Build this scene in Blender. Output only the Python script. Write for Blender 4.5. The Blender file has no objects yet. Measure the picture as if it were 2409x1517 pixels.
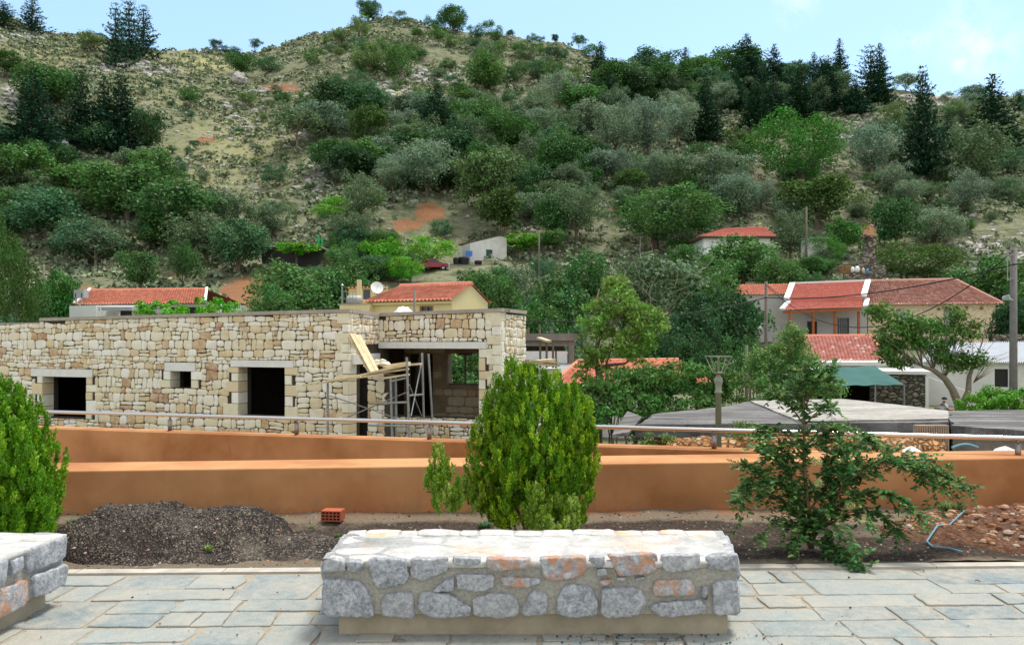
import bpy, bmesh, math, random
import numpy as np
from mathutils import Vector, noise as mnoise

# ------------------------------------------------------------------ camera, sky, sun, exposure
S = bpy.context.scene
C = S.collection
F = 1900.0; CX = 1204.5; HY = 800.0; CH = 1.6
cam_d = bpy.data.cameras.new("camera"); cam = bpy.data.objects.new("camera", cam_d); C.objects.link(cam)
cam.location = (0, 0, CH); cam.rotation_euler = (math.radians(90), 0, 0)
cam_d.sensor_width = 36.0; cam_d.lens = 36.0 * F / 2409.0
cam_d.shift_y = (HY - 758.5) / 2409.0
cam_d.clip_start = 0.1; cam_d.clip_end = 6000
S.camera = cam
S.view_settings.view_transform = 'Standard'; S.view_settings.look = 'None'
S.view_settings.exposure = 1.1; S.view_settings.gamma = 1.0
SUN_EL = math.radians(70); SUN_AZ = math.radians(55)     # azimuth measured from +Y towards +X
W = bpy.data.worlds.new("World"); S.world = W; W.use_nodes = True
wn = W.node_tree.nodes; wl = W.node_tree.links
bg = wn['Background']
sky = wn.new('ShaderNodeTexSky'); sky.sky_type = 'NISHITA'; sky.sun_disc = False
sky.sun_elevation = SUN_EL; sky.sun_rotation = SUN_AZ
sky.air_density = 1.1; sky.dust_density = 1.0; sky.ozone_density = 1.3
bg.inputs['Strength'].default_value = 0.13
def wnode(t, **k):
    n = wn.new(t)
    for a, b in k.items(): setattr(n, a, b)
    return n
tc = wnode('ShaderNodeTexCoord')
nz = wnode('ShaderNodeTexNoise'); nz.inputs['Scale'].default_value = 9; nz.inputs['Detail'].default_value = 8
nz.inputs['Roughness'].default_value = .68; nz.inputs['Distortion'].default_value = .35
wl.new(tc.outputs['Generated'], nz.inputs['Vector'])
mask = None
for (px, py, r) in ((2262, 85, .040), (2325, 105, .040), (2145, 95, .032), (2255, 40, .022), (2258, 148, .014), (1870, 15, .03)):
    d = Vector(((px-CX)/F, 1, (HY-py)/F)).normalized()
    v = wnode('ShaderNodeVectorMath', operation='DISTANCE'); wl.new(tc.outputs['Generated'], v.inputs[0]); v.inputs[1].default_value = d
    m = wnode('ShaderNodeMapRange'); wl.new(v.outputs['Value'], m.inputs['Value'])
    m.inputs['From Min'].default_value = 0; m.inputs['From Max'].default_value = r; m.inputs['To Min'].default_value = 1; m.inputs['To Max'].default_value = 0
    if mask is None: mask = m.outputs[0]
    else:
        mm = wnode('ShaderNodeMath', operation='MAXIMUM'); wl.new(mask, mm.inputs[0]); wl.new(m.outputs[0], mm.inputs[1]); mask = mm.outputs[0]
cr = wnode('ShaderNodeMapRange'); wl.new(nz.outputs['Fac'], cr.inputs['Value'])
cr.inputs['From Min'].default_value = .42; cr.inputs['From Max'].default_value = .75
cm = wnode('ShaderNodeMath', operation='MULTIPLY'); wl.new(cr.outputs[0], cm.inputs[0]); wl.new(mask, cm.inputs[1])
# thin high veil that pales the sky low down, all round the horizon
sp = wnode('ShaderNodeSeparateXYZ'); wl.new(tc.outputs['Generated'], sp.inputs[0])
vr = wnode('ShaderNodeMapRange'); wl.new(sp.outputs['Z'], vr.inputs['Value'])
vr.inputs['From Min'].default_value = 0.0; vr.inputs['From Max'].default_value = 0.55; vr.inputs['To Min'].default_value = .6; vr.inputs['To Max'].default_value = .35
mx0 = wnode('ShaderNodeMixRGB'); wl.new(vr.outputs[0], mx0.inputs['Fac']); wl.new(sky.outputs[0], mx0.inputs[1]); mx0.inputs[2].default_value = (1.75, 3.0, 4.2, 1)
# unseen cloud cover overhead and behind the viewer, added to neutralise the blue ambient
ov = wnode('ShaderNodeMapRange'); wl.new(sp.outputs['Z'], ov.inputs['Value']); ov.inputs['From Min'].default_value = .45; ov.inputs['From Max'].default_value = .75; ov.inputs['To Max'].default_value = .75
ob = wnode('ShaderNodeMapRange'); wl.new(sp.outputs['Y'], ob.inputs['Value']); ob.inputs['From Min'].default_value = .1; ob.inputs['From Max'].default_value = -.4; ob.inputs['To Max'].default_value = .75
om = wnode('ShaderNodeMath', operation='MAXIMUM'); wl.new(ov.outputs[0], om.inputs[0]); wl.new(ob.outputs[0], om.inputs[1])
mx1 = wnode('ShaderNodeMixRGB'); wl.new(om.outputs[0], mx1.inputs['Fac']); wl.new(mx0.outputs[0], mx1.inputs[1]); mx1.inputs[2].default_value = (4.3, 4.2, 4.0, 1)
mx0 = mx1
mx = wnode('ShaderNodeMixRGB'); wl.new(cm.outputs[0], mx.inputs['Fac']); wl.new(mx0.outputs[0], mx.inputs[1]); mx.inputs[2].default_value = (5.2, 5.3, 5.2, 1)
wl.new(mx.outputs[0], bg.inputs['Color'])
sd = bpy.data.lights.new("sun", 'SUN'); so = bpy.data.objects.new("sun", sd); C.objects.link(so)
sd.energy = 1.9; sd.angle = math.radians(16); sd.color = (1, .95, .87)
sv = Vector((math.sin(SUN_AZ)*math.cos(SUN_EL), math.cos(SUN_AZ)*math.cos(SUN_EL), math.sin(SUN_EL)))
so.rotation_euler = sv.to_track_quat('Z', 'Y').to_euler(); so.location = (0, 0, 50)

RNG = np.random.default_rng(7); random.seed(7)

# ------------------------------------------------------------------ helpers
def P(px, py, Y): return Vector(((px-CX)/F*Y, Y, CH + (HY-py)/F*Y))
def lerp(a, b, t): return a + (b-a)*t
def tag(o, label=None, cat=None, group=None, kind=None):
    if label: o['label'] = label
    if cat: o['category'] = cat
    if group: o['group'] = group
    if kind: o['kind'] = kind
    return o
def thing(name, loc, label, cat, group=None, rz=0):
    o = bpy.data.objects.new(name, None); C.objects.link(o); o.location = loc; o.rotation_euler = (0, 0, rz)
    o.empty_display_size = .2
    return tag(o, label, cat, group)
class MB:
    def __init__(s): s.v = []; s.f = []; s.m = []; s.uv = None
    def add(s, vs, fs, mi=0):
        b = len(s.v); s.v += [tuple(v) for v in vs]; s.f += [tuple(i+b for i in f) for f in fs]; s.m += [mi]*len(fs)
    def quad(s, a, b, c, d, mi=0): s.add((a, b, c, d), ((0, 1, 2, 3),), mi)
    def hexa(s, p, mi=0):   # p: 8 points bottom 4 ccw, top 4 ccw
        s.add(p, ((3, 2, 1, 0), (4, 5, 6, 7), (0, 1, 5, 4), (1, 2, 6, 5), (2, 3, 7, 6), (3, 0, 4, 7)), mi)
    def box(s, x0, x1, y0, y1, z0, z1, mi=0):
        s.hexa([(x0, y0, z0), (x1, y0, z0), (x1, y1, z0), (x0, y1, z0), (x0, y0, z1), (x1, y0, z1), (x1, y1, z1), (x0, y1, z1)], mi)
    def bar(s, a, b, w, h, mi=0, up=(0, 0, 1)):
        a = Vector(a); b = Vector(b); d = (b-a).normalized(); u = Vector(up)
        if abs(d.dot(u)) > .98: u = Vector((0, 1, 0))
        r = d.cross(u).normalized()*w/2; t = r.cross(d).normalized()*h/2
        s.hexa([a-r-t, a+r-t, b+r-t, b-r-t, a-r+t, a+r+t, b+r+t, b-r+t], mi)
    def tube(s, pts, r, n=8, mi=0, cap=True):
        pts = [Vector(p) for p in pts]; k = len(pts)
        rs = r if isinstance(r, (list, tuple)) else [r]*k
        b = len(s.v); u = None
        for i, p in enumerate(pts):
            d = (pts[min(i+1, k-1)] - pts[max(i-1, 0)]).normalized()
            if u is None:
                u = d.orthogonal().normalized()
            u = (u - d*u.dot(d))
            if u.length < 1e-5: u = d.orthogonal()
            u.normalize(); w = d.cross(u)
            for j in range(n):
                a = 2*math.pi*j/n; s.v.append(tuple(p + (u*math.cos(a) + w*math.sin(a))*rs[i]))
        for i in range(k-1):
            for j in range(n):
                s.f.append((b+i*n+j, b+i*n+(j+1) % n, b+(i+1)*n+(j+1) % n, b+(i+1)*n+j)); s.m.append(mi)
        if cap:
            s.f.append(tuple(b+j for j in range(n))[::-1]); s.f.append(tuple(b+(k-1)*n+j for j in range(n))); s.m += [mi]*2
    def lathe(s, c, prof, n=16, mi=0):
        c = Vector(c); s.tube_prof(c, prof, n, mi)
    def tube_prof(s, c, prof, n, mi):
        b = len(s.v)
        for r, z in prof:
            for j in range(n):
                a = 2*math.pi*j/n; s.v.append((c.x+r*math.cos(a), c.y+r*math.sin(a), c.z+z))
        for i in range(len(prof)-1):
            for j in range(n):
                s.f.append((b+i*n+j, b+i*n+(j+1) % n, b+(i+1)*n+(j+1) % n, b+(i+1)*n+j)); s.m.append(mi)
        s.f.append(tuple(b+j for j in range(n))[::-1]); s.f.append(tuple(b+(len(prof)-1)*n+j for j in range(n))); s.m += [mi]*2
    def build(s, name, mats, parent=None, smooth=False, loc=None):
        me = bpy.data.meshes.new(name); me.from_pydata(s.v, [], s.f)
        if not isinstance(mats, (list, tuple)): mats = [mats]
        for m in mats: me.materials.append(m)
        me.polygons.foreach_set('material_index', s.m)
        if smooth: me.polygons.foreach_set('use_smooth', [True]*len(s.f))
        if s.uv is not None:
            l = me.uv_layers.new(name='UVMap'); l.data.foreach_set('uv', np.array(s.uv, dtype=np.float32).ravel())
        me.update()
        o = bpy.data.objects.new(name, me); C.objects.link(o)
        if parent is not None:
            o.parent = parent
            o.matrix_parent_inverse = mat_inv(parent)
        return o
def mat_inv(p):
    from mathutils import Matrix, Euler
    m = Matrix.LocRotScale(p.location, p.rotation_euler, p.scale)
    return m.inverted()
def npmesh(name, V, Q, mat, smooth=False):
    me = bpy.data.meshes.new(name); nq = len(Q)
    me.vertices.add(len(V)); me.vertices.foreach_set('co', np.asarray(V, np.float32).ravel())
    me.loops.add(nq*4); me.loops.foreach_set('vertex_index', np.asarray(Q, np.int32).ravel())
    me.polygons.add(nq); me.polygons.foreach_set('loop_start', np.arange(0, nq*4, 4, dtype=np.int32))
    me.polygons.foreach_set('loop_total', np.full(nq, 4, np.int32))
    if smooth: me.polygons.foreach_set('use_smooth', np.ones(nq, bool))
    if mat: me.materials.append(mat)
    me.update(calc_edges=True); return me
def linkobj(name, me, parent=None):
    o = bpy.data.objects.new(name, me); C.objects.link(o)
    if parent is not None: o.parent = parent
    return o

# ------------------------------------------------------------------ materials
def srgb(r, g, b):
    f = lambda c: (c/255/12.92) if c/255 <= .04045 else ((c/255+.055)/1.055)**2.4
    return (f(r), f(g), f(b), 1)
class NT:
    def __init__(s, name):
        s.m = bpy.data.materials.new(name); s.m.use_nodes = True; s.t = s.m.node_tree; s.n = s.t.nodes; s.l = s.t.links
        s.b = s.n['Principled BSDF']
    def new(s, t, ins=None, **k):
        n = s.n.new(t)
        for a, b in k.items(): setattr(n, a, b)
        if ins:
            for a, b in ins.items():
                if hasattr(b, 'links') or isinstance(b, bpy.types.NodeSocket): s.l.new(b, n.inputs[a])
                else: n.inputs[a].default_value = b
        return n
    def noise(s, scale, detail=4, rough=.55, vec=None, dist=0):
        n = s.new('ShaderNodeTexNoise', {'Scale': scale, 'Detail': detail, 'Roughness': rough, 'Distortion': dist})
        if vec is not None: s.l.new(vec, n.inputs['Vector'])
        return n.outputs['Fac']
    def ramp(s, fac, stops, interp='LINEAR'):
        r = s.n.new('ShaderNodeValToRGB'); s.l.new(fac, r.inputs[0]); e = r.color_ramp.elements; r.color_ramp.interpolation = interp
        while len(e) > 1: e.remove(e[-1])
        e[0].position = stops[0][0]; e[0].color = stops[0][1]
        for p, c in stops[1:]:
            x = e.new(p); x.color = c
        return r.outputs[0]
    def mix(s, fac, a, b, mode='MIX'):
        n = s.n.new('ShaderNodeMixRGB'); n.blend_type = mode
        for i, v in ((0, fac), (1, a), (2, b)):
            if isinstance(v, bpy.types.NodeSocket): s.l.new(v, n.inputs[i])
            else: n.inputs[i].default_value = v
        return n.outputs[0]
    def math(s, op, a, b=0.0, clamp=False):
        n = s.n.new('ShaderNodeMath'); n.operation = op; n.use_clamp = clamp
        for i, v in ((0, a), (1, b)):
            if isinstance(v, bpy.types.NodeSocket): s.l.new(v, n.inputs[i])
            else: n.inputs[i].default_value = v
        return n.outputs[0]
    def mr(s, v, a, b, c=0., d=1.):
        return s.new('ShaderNodeMapRange', {'Value': v, 'From Min': a, 'From Max': b, 'To Min': c, 'To Max': d}).outputs[0]
    def bump(s, h, strength=.5, dist=.02):
        n = s.new('ShaderNodeBump', {'Strength': strength, 'Distance': dist, 'Height': h}); s.l.new(n.outputs[0], s.b.inputs['Normal'])
    def col(s, c):
        if isinstance(c, bpy.types.NodeSocket): s.l.new(c, s.b.inputs['Base Color'])
        else: s.b.inputs['Base Color'].default_value = c
    def obj(s): return s.new('ShaderNodeTexCoord').outputs['Object']
    def pos(s): return s.new('ShaderNodeNewGeometry').outputs['Position']
    def isl(s): return s.new('ShaderNodeNewGeometry').outputs['Random Per Island']
    def set(s, rough=.8, metal=0, spec=.3):
        s.b.inputs['Roughness'].default_value = rough; s.b.inputs['Metallic'].default_value = metal
        s.b.inputs['Specular IOR Level'].default_value = spec; return s.m
M = {}
def simple(name, c, rough=.8, metal=0, var=.18, scale=6, spec=.3, bump=0):
    t = NT(name); n = t.noise(scale, 5, .6, t.pos())
    lo = tuple(x*(1-var) for x in c[:3])+(1,); hi = tuple(min(1, x*(1+var)) for x in c[:3])+(1,)
    t.col(t.mix(t.mr(n, .3, .7), lo, hi))
    if bump: t.bump(t.noise(scale*8, 4, .6, t.pos()), .6, bump)
    M[name] = t.set(rough, metal, spec); return M[name]

def foliage(name, transl=.3):
    t = NT(name); oi = t.new('ShaderNodeObjectInfo'); r = t.isl()
    base = oi.outputs['Color']
    v = t.mr(r, 0, 1, .55, 1.5)
    c = t.mix(1.0, base, t.new('ShaderNodeCombineXYZ', {'X': v, 'Y': v, 'Z': v}).outputs[0], 'MULTIPLY')
    n = t.noise(.55, 2, .5, t.pos())
    hs = t.new('ShaderNodeHueSaturation', {'Color': c, 'Hue': t.mr(n, .3, .7, .475, .525), 'Value': t.mr(n, .25, .75, .8, 1.25)})
    t.n.remove(t.b)
    d = t.new('ShaderNodeBsdfDiffuse', {'Color': hs.outputs[0]}); tr = t.new('ShaderNodeBsdfTranslucent', {'Color': hs.outputs[0]})
    g = t.new('ShaderNodeBsdfGlossy', {'Color': (.9, .95, 1, 1), 'Roughness': .45})
    m1 = t.new('ShaderNodeMixShader', {0: transl}); t.l.new(d.outputs[0], m1.inputs[1]); t.l.new(tr.outputs[0], m1.inputs[2])
    m2 = t.new('ShaderNodeMixShader', {0: .016}); t.l.new(m1.outputs[0], m2.inputs[1]); t.l.new(g.outputs[0], m2.inputs[2])
    t.l.new(m2.outputs[0], t.n['Material Output'].inputs[0]); M[name] = t.m
foliage('leaves'); foliage('needles', .1)

# grass / soil / rock hillside
t = NT('hillside'); p = t.pos()
n1 = t.noise(.035, 4, .6, p); n2 = t.noise(.45, 6, .65, p); n3 = t.noise(2.2, 4, .7, p)
grass = t.ramp(n2, [(.3, srgb(84, 92, 62)), (.45, srgb(108, 112, 84)), (.58, srgb(140, 138, 114)), (.72, srgb(104, 112, 80))])
grass = t.mix(t.mr(n3, .35, .65, 0, .45), grass, srgb(84, 92, 66))
soil = t.mix(n3, srgb(120, 84, 60), srgb(160, 118, 86))
rock = t.mix(t.mr(n3, .35, .65), srgb(130, 126, 120), srgb(205, 200, 192))
at = t.new('ShaderNodeAttribute', attribute_name='cover'); sx = t.new('ShaderNodeSeparateColor', {0: at.outputs['Color']})
sm = t.mr(t.math('ADD', sx.outputs[0], t.math('MULTIPLY', n2, .9)), .95, 1.1)
rm = t.mr(t.math('ADD', sx.outputs[1], t.math('MULTIPLY', n2, 1.0)), 1.0, 1.12)
ym = t.math('MULTIPLY', sx.outputs[2], t.mr(n3, .2, .8, .5, 1))
c = t.mix(ym, grass, srgb(168, 164, 112)); c = t.mix(sm, c, soil); c = t.mix(rm, c, rock)
t.col(c); t.bump(t.math('ADD', n2, t.math('MULTIPLY', n3, .4)), 1.0, .6); M['hillside'] = t.set(.95, 0, .1)

t = NT('rubble_stone'); r = t.isl(); p = t.pos()
c = t.ramp(r, [(0, srgb(238, 230, 208)), (.16, srgb(228, 212, 176)), (.30, srgb(244, 240, 230)), (.46, srgb(218, 192, 146)), (.54, srgb(234, 224, 200)),
               (.68, srgb(196, 158, 112)), (.76, srgb(240, 234, 218)), (.88, srgb(178, 132, 94)), (.92, srgb(240, 233, 216)), (.98, srgb(206, 190, 158))], 'CONSTANT')
n = t.noise(7, 6, .65, p); n4 = t.noise(2.1, 3, .5, p)
c = t.mix(t.mr(n, .35, .7, .0, .6), c, srgb(240, 230, 206)); c = t.mix(t.mr(n4, .5, .75, 0, .35), c, srgb(190, 156, 112))
t.col(c); t.bump(t.noise(22, 6, .7, p), .7, .03); M['rubble_stone'] = t.set(.9, 0, .15)
t = NT('quoin_stone'); r = t.isl(); p = t.pos()
c = t.ramp(r, [(0, srgb(242, 236, 214)), (.4, srgb(232, 222, 194)), (.7, srgb(246, 242, 230)), (.9, srgb(226, 208, 172))], 'CONSTANT')
c = t.mix(t.mr(t.noise(6, 6, .65, p), .4, .7, 0, .3), c, srgb(196, 180, 148)); t.col(c); t.bump(t.noise(25, 5, .7, p), .5, .02); M['quoin_stone'] = t.set(.9, 0, .15)
simple('mortar', srgb(70, 64, 57), .95, var=.25, scale=5, bump=.01)
simple('lintel_concrete', srgb(226, 224, 218), .85, var=.08, scale=4, bump=.004)
simple('coping_concrete', srgb(168, 158, 144), .9, var=.16, scale=5, bump=.006)
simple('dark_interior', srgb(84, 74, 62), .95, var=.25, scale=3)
simple('formwork', srgb(150, 118, 84), .8, var=.2, scale=3)
simple('galvanised', srgb(150, 150, 148), .5, .5, var=.25, scale=14)
simple('rusty_steel', srgb(120, 88, 70), .7, .3, var=.3, scale=12)
simple('new_timber', srgb(205, 186, 148), .75, var=.22, scale=7, bump=.004)
simple('old_timber', srgb(120, 104, 88), .85, var=.25, scale=5)
simple('red_timber', srgb(170, 92, 48), .6, var=.15, scale=5)
simple('white_render', srgb(226, 224, 218), .85, var=.06, scale=2)
simple('white_wall_old', srgb(214, 212, 204), .9, var=.12, scale=1.3)
simple('cream_render', srgb(222, 204, 152), .85, var=.06, scale=1.2)
simple('grey_render', srgb(188, 186, 182), .85, var=.08, scale=1.5)
simple('white_paint', srgb(236, 236, 232), .5, var=.04)
simple('dark_opening', srgb(36, 34, 32), .4, var=.2)
simple('dark_glass', srgb(42, 50, 56), .15, var=.2, spec=.6)
simple('green_shutter', srgb(52, 86, 84), .6)
simple('grey_sheet', srgb(170, 172, 172), .6, var=.12, scale=3)
simple('white_sheet', srgb(176, 180, 186), .5, var=.1, scale=2)
simple('brown_metal', srgb(84, 70, 58), .6)
simple('lamp_green', srgb(140, 146, 128), .6, .0, var=.08)
simple('pole_wood', srgb(112, 102, 92), .85, var=.2, scale=5)
simple('pole_concrete', srgb(118, 114, 110), .85, var=.15, scale=4)
simple('black_cable', srgb(28, 28, 30), .6, var=.05)
simple('blue_plastic', srgb(104, 142, 154), .5, var=.08)
simple('blue_cloth', srgb(86, 136, 206), .8)
simple('black_plastic', srgb(38, 38, 42), .5)
simple('red_car', srgb(150, 34, 44), .3, var=.05, spec=.6)
simple('tyre', srgb(30, 30, 30), .9)
simple('chrome', srgb(190, 190, 190), .25, .9, var=.04)
simple('clay_chimney', srgb(190, 110, 80), .8)
simple('plastic_sheet', srgb(226, 226, 222), .55, var=.08, scale=4)
simple('green_net', srgb(54, 98, 92), .8, var=.14, scale=1.5)
simple('green_cloth', srgb(40, 150, 80), .8)
simple('shirt', srgb(196, 206, 214), .9, var=.05); simple('skin', srgb(150, 104, 80), .6, var=.05); simple('cap', srgb(30, 32, 44), .8)
simple('bark', srgb(104, 92, 80), .95, var=.3, scale=9, bump=.02)
simple('bark_pale', srgb(134, 122, 106), .95, var=.3, scale=9, bump=.02)
simple('twig', srgb(112, 92, 66), .8, var=.25, scale=20)
simple('old_slab', srgb(126, 124, 120), .95, var=.28, scale=1.4, bump=.01)
simple('pale_slab', srgb(184, 180, 172), .95, var=.18, scale=1.6, bump=.01)
simple('concrete_dark', srgb(128, 122, 112), .95, var=.22, scale=1.8)
simple('earth_wall', srgb(166, 118, 74), .95, var=.35, scale=2.6, bump=.05)
simple('field_stone', srgb(142, 134, 120), .95, var=.35, scale=2.5, bump=.05)
simple('limestone', srgb(186, 182, 176), .95, var=.25, scale=.8, bump=.1)
simple('wood_ends', srgb(160, 122, 84), .9, var=.4, scale=4)
simple('flowers', srgb(196, 60, 60), .8)
simple('clay_brick', srgb(168, 88, 62), .85, var=.15, scale=20, bump=.003)
simple('garage_door', srgb(160, 140, 122), .7)

# stainless rail
t = NT('stainless'); t.col(srgb(205, 200, 195)); M['stainless'] = t.set(.22, 1.0, .5)
t = NT('wall_tinted_post'); t.col(srgb(150, 136, 126)); M['wall_tinted_post'] = t.set(.42, 1.0, .5)  # post metal darkened and browned, the orange wall's reflection put into its colour

# orange render
t = NT('orange_render'); p = t.pos()
n = t.noise(.9, 4, .55, p); n2 = t.noise(2.6, 5, .6, p); n3 = t.noise(60, 3, .6, p)
c = t.mix(t.mr(n, .40, .60), srgb(158, 106, 64), srgb(194, 142, 96)); c = t.mix(t.mr(n2, .45, .7, 0, .6), c, srgb(188, 128, 86))
z = t.new('ShaderNodeSeparateXYZ', {0: p}).outputs['Z']
st = t.math('MULTIPLY', t.mr(z, .0, .09, 1, 0), t.mr(n2, .35, .6))
c = t.mix(t.math('MULTIPLY', st, .6), c, srgb(206, 118, 62))
# trowel strokes and runs of water down the face
mp = t.new('ShaderNodeMapping', {'Vector': p}); mp.inputs['Scale'].default_value = (5.5, 5.5, .5)
c = t.mix(t.mr(t.noise(1.0, 4, .6, mp.outputs[0]), .55, .8, 0, .22), c, srgb(150, 92, 58))
vc = t.new('ShaderNodeTexVoronoi', {'Scale': .55, 'Vector': t.new('ShaderNodeMixRGB', {0: .25, 1: p, 2: t.new('ShaderNodeTexNoise', {'Scale': 2.5, 'Detail': 6.0}).outputs['Color']}).outputs[0]}, feature='DISTANCE_TO_EDGE').outputs['Distance']
c = t.mix(t.math('MULTIPLY', t.mr(vc, 0, .004, .5, 0), t.mr(n2, .5, .6)), c, srgb(112, 70, 44))
spl = t.math('MULTIPLY', t.mr(z, .02, .22, 1, 0), t.mr(t.noise(9, 6, .75, p), .45, .62))
c = t.mix(t.math('MULTIPLY', spl, .55), c, srgb(140, 112, 88))
t.col(c); t.bump(t.math('ADD', t.math('MULTIPLY', n3, .3), n2), .35, .012); M['orange_render'] = t.set(.85, 0, .2)

# grey limestone of the benches
def bench_mat(name, orange):
    t = NT(name); p = t.pos(); r = t.isl()
    n = t.noise(15, 9, .78, p, .9); n2 = t.noise(48, 7, .75, p, .4); n3 = t.noise(12, 6, .7, p, 1.0)
    c = t.ramp(n, [(.30, srgb(118, 122, 130)), (.44, srgb(152, 156, 163)), (.55, srgb(182, 185, 190)), (.68, srgb(230, 230, 232))])
    c = t.mix(t.mr(n2, .5, .68, 0, .7), c, srgb(228, 228, 226)); c = t.mix(t.mr(n2, .5, .34, 0, .6), c, srgb(92, 94, 98))
    c = t.mix(t.mr(r, 0, 1, 0, .28), c, srgb(196, 192, 184))
    if orange:
        c = t.mix(t.mr(n3, .46, .56, 0, .85), c, t.mix(n2, srgb(176, 106, 62), srgb(226, 178, 142)))
    t.col(c); t.bump(t.math('ADD', n, t.math('MULTIPLY', n2, .5)), .9, .02); M[name] = t.set(.85, 0, .25)
bench_mat('bench_stone', False); bench_mat('bench_stone_rusty', True)
t = NT('bench_mortar'); p = t.pos(); n = t.noise(60, 6, .75, p); n2 = t.noise(5, 3, .5, p)
t.col(t.mix(t.mr(n, .3, .7), srgb(152, 148, 136), srgb(202, 198, 186))); t.bump(t.math('ADD', n, n2), 1, .015); M['bench_mortar'] = t.set(.95, 0, .1)
t = NT('bench_top'); p = t.pos(); n = t.noise(7, 7, .65, p, .4); n2 = t.noise(2.2, 3, .5, p); n3 = t.noise(45, 4, .6, p)
c = t.ramp(n, [(.3, srgb(164, 162, 156)), (.46, srgb(186, 184, 179)), (.62, srgb(206, 205, 202))]); c = t.mix(t.mr(n2, .58, .68, 0, .5), c, srgb(210, 178, 152)); c = t.mix(t.mr(n3, .35, .6, .35, 0), c, srgb(140, 136, 128))
t.col(c); t.bump(t.math('ADD', n, t.math('MULTIPLY', n3, .3)), .6, .012); M['bench_top'] = t.set(.9, 0, .2)
t = NT('bench_top_rusty'); p = t.pos(); n = t.noise(9, 7, .7, p, .5)
t.col(t.mix(t.mr(n, .42, .6), srgb(208, 204, 198), srgb(214, 168, 134))); t.bump(n, .7, .012); M['bench_top_rusty'] = t.set(.9, 0, .2)
t = NT('plinth'); p = t.pos(); n = t.noise(4, 6, .65, p)
t.col(t.mix(t.mr(n, .3, .7), srgb(150, 138, 116), srgb(182, 170, 148))); t.bump(t.noise(50, 4, .6, p), .5, .006); M['plinth'] = t.set(.9, 0, .2)

# flagstones and their sandy joints
t = NT('flagstone'); p = t.pos(); r = t.isl(); n = t.noise(2.2, 6, .7, p, .5); n2 = t.noise(14, 6, .7, p); n3 = t.noise(90, 5, .75, p)
c = t.ramp(r, [(0, srgb(128, 137, 135)), (.25, srgb(142, 149, 145)), (.5, srgb(118, 130, 131)), (.7, srgb(143, 146, 139)), (.85, srgb(108, 121, 124))], 'CONSTANT')
c = t.mix(t.mr(n2, .35, .7, 0, .35), c, srgb(168, 176, 178))
dust = t.mr(t.math('ADD', n, t.math('MULTIPLY', n2, .35)), .56, .84, 0, .8)
c = t.mix(dust, c, srgb(172, 164, 148))
c = t.mix(t.mr(n3, .56, .72, 0, .5), c, srgb(206, 204, 196)); c = t.mix(t.mr(n3, .44, .3, 0, .5), c, srgb(88, 92, 92))
t.col(c); t.bump(t.math('ADD', n2, t.math('MULTIPLY', n3, .5)), .7, .010); M['flagstone'] = t.set(.7, 0, .3)
t = NT('joint_sand'); p = t.pos(); n = t.noise(40, 5, .7, p)
t.col(t.mix(t.mr(n, .3, .7), srgb(136, 128, 114), srgb(168, 158, 142))); t.bump(n, .6, .006); M['joint_sand'] = t.set(.95, 0, .1)
simple('kerb_stone', srgb(178, 172, 160), .85, var=.2, scale=6, bump=.005)
# soil bed
t = NT('soil'); p = t.pos(); n = t.noise(1.1, 5, .6, p, .4); n2 = t.noise(38, 6, .75, p); n3 = t.noise(120, 3, .7, p)
y = t.new('ShaderNodeSeparateXYZ', {0: p}).outputs['Y']
c = t.ramp(n2, [(.3, srgb(50, 42, 38)), (.5, srgb(80, 69, 62)), (.68, srgb(122, 110, 96))])
edge = t.math('MAXIMUM', t.mr(y, 7.0, 7.25), t.mr(y, 5.95, 5.72))
pale = t.mr(t.math('ADD', n, t.math('MULTIPLY', edge, .38)), .52, .66, 0, .85)
c = t.mix(pale, c, t.mix(n2, srgb(112, 98, 84), srgb(176, 160, 136)))
c = t.mix(t.math('MULTIPLY', t.mr(y, 7.22, 7.4), t.mr(n, .42, .6)), c, srgb(176, 124, 90))
t.col(c); t.bump(t.math('ADD', n2, n3), 1, .02); M['soil'] = t.set(1, 0, .05)
t = NT('gravel'); p = t.pos(); n2 = t.noise(75, 5, .8, p); n = t.noise(2.4, 6, .7, p)
v = t.new('ShaderNodeTexVoronoi', {'Scale': 95.0, 'Vector': p})
sc = t.new('ShaderNodeSeparateColor', {0: v.outputs['Color']})
c = t.ramp(sc.outputs[0], [(0, srgb(50, 44, 42)), (.45, srgb(74, 66, 62)), (.7, srgb(100, 92, 84)), (.9, srgb(136, 126, 112)), (1, srgb(176, 168, 150))])
c = t.mix(t.mr(n, .45, .62, .0, .6), c, srgb(52, 44, 42)); c = t.mix(t.mr(n, .48, .36, 0, .4), c, srgb(146, 134, 118)); t.col(c); t.bump(t.math('ADD', v.outputs['Distance'], n2), 1, .02); M['gravel'] = t.set(.95, 0, .1)
t = NT('brown_rubble'); p = t.pos(); n2 = t.noise(22, 5, .75, p)
t.col(t.ramp(n2, [(.3, srgb(78, 54, 42)), (.5, srgb(112, 80, 62)), (.7, srgb(146, 114, 92))])); t.bump(n2, 1, .04); M['brown_rubble'] = t.set(.95, 0, .1)
t = NT('clod'); p = t.pos(); r = t.isl()
c = t.ramp(r, [(0, srgb(150, 108, 80)), (.3, srgb(180, 148, 120)), (.55, srgb(124, 86, 64)), (.75, srgb(176, 164, 146)), (.9, srgb(122, 112, 100))], 'CONSTANT')
t.col(t.mix(t.mr(t.noise(30, 5, .7, p), .3, .7, 0, .4), c, srgb(120, 72, 46))); t.bump(t.noise(30, 5, .7, p), .7, .01); M['clod'] = t.set(.95, 0, .1)
t = NT('pebble'); p = t.pos(); r = t.isl()
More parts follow.
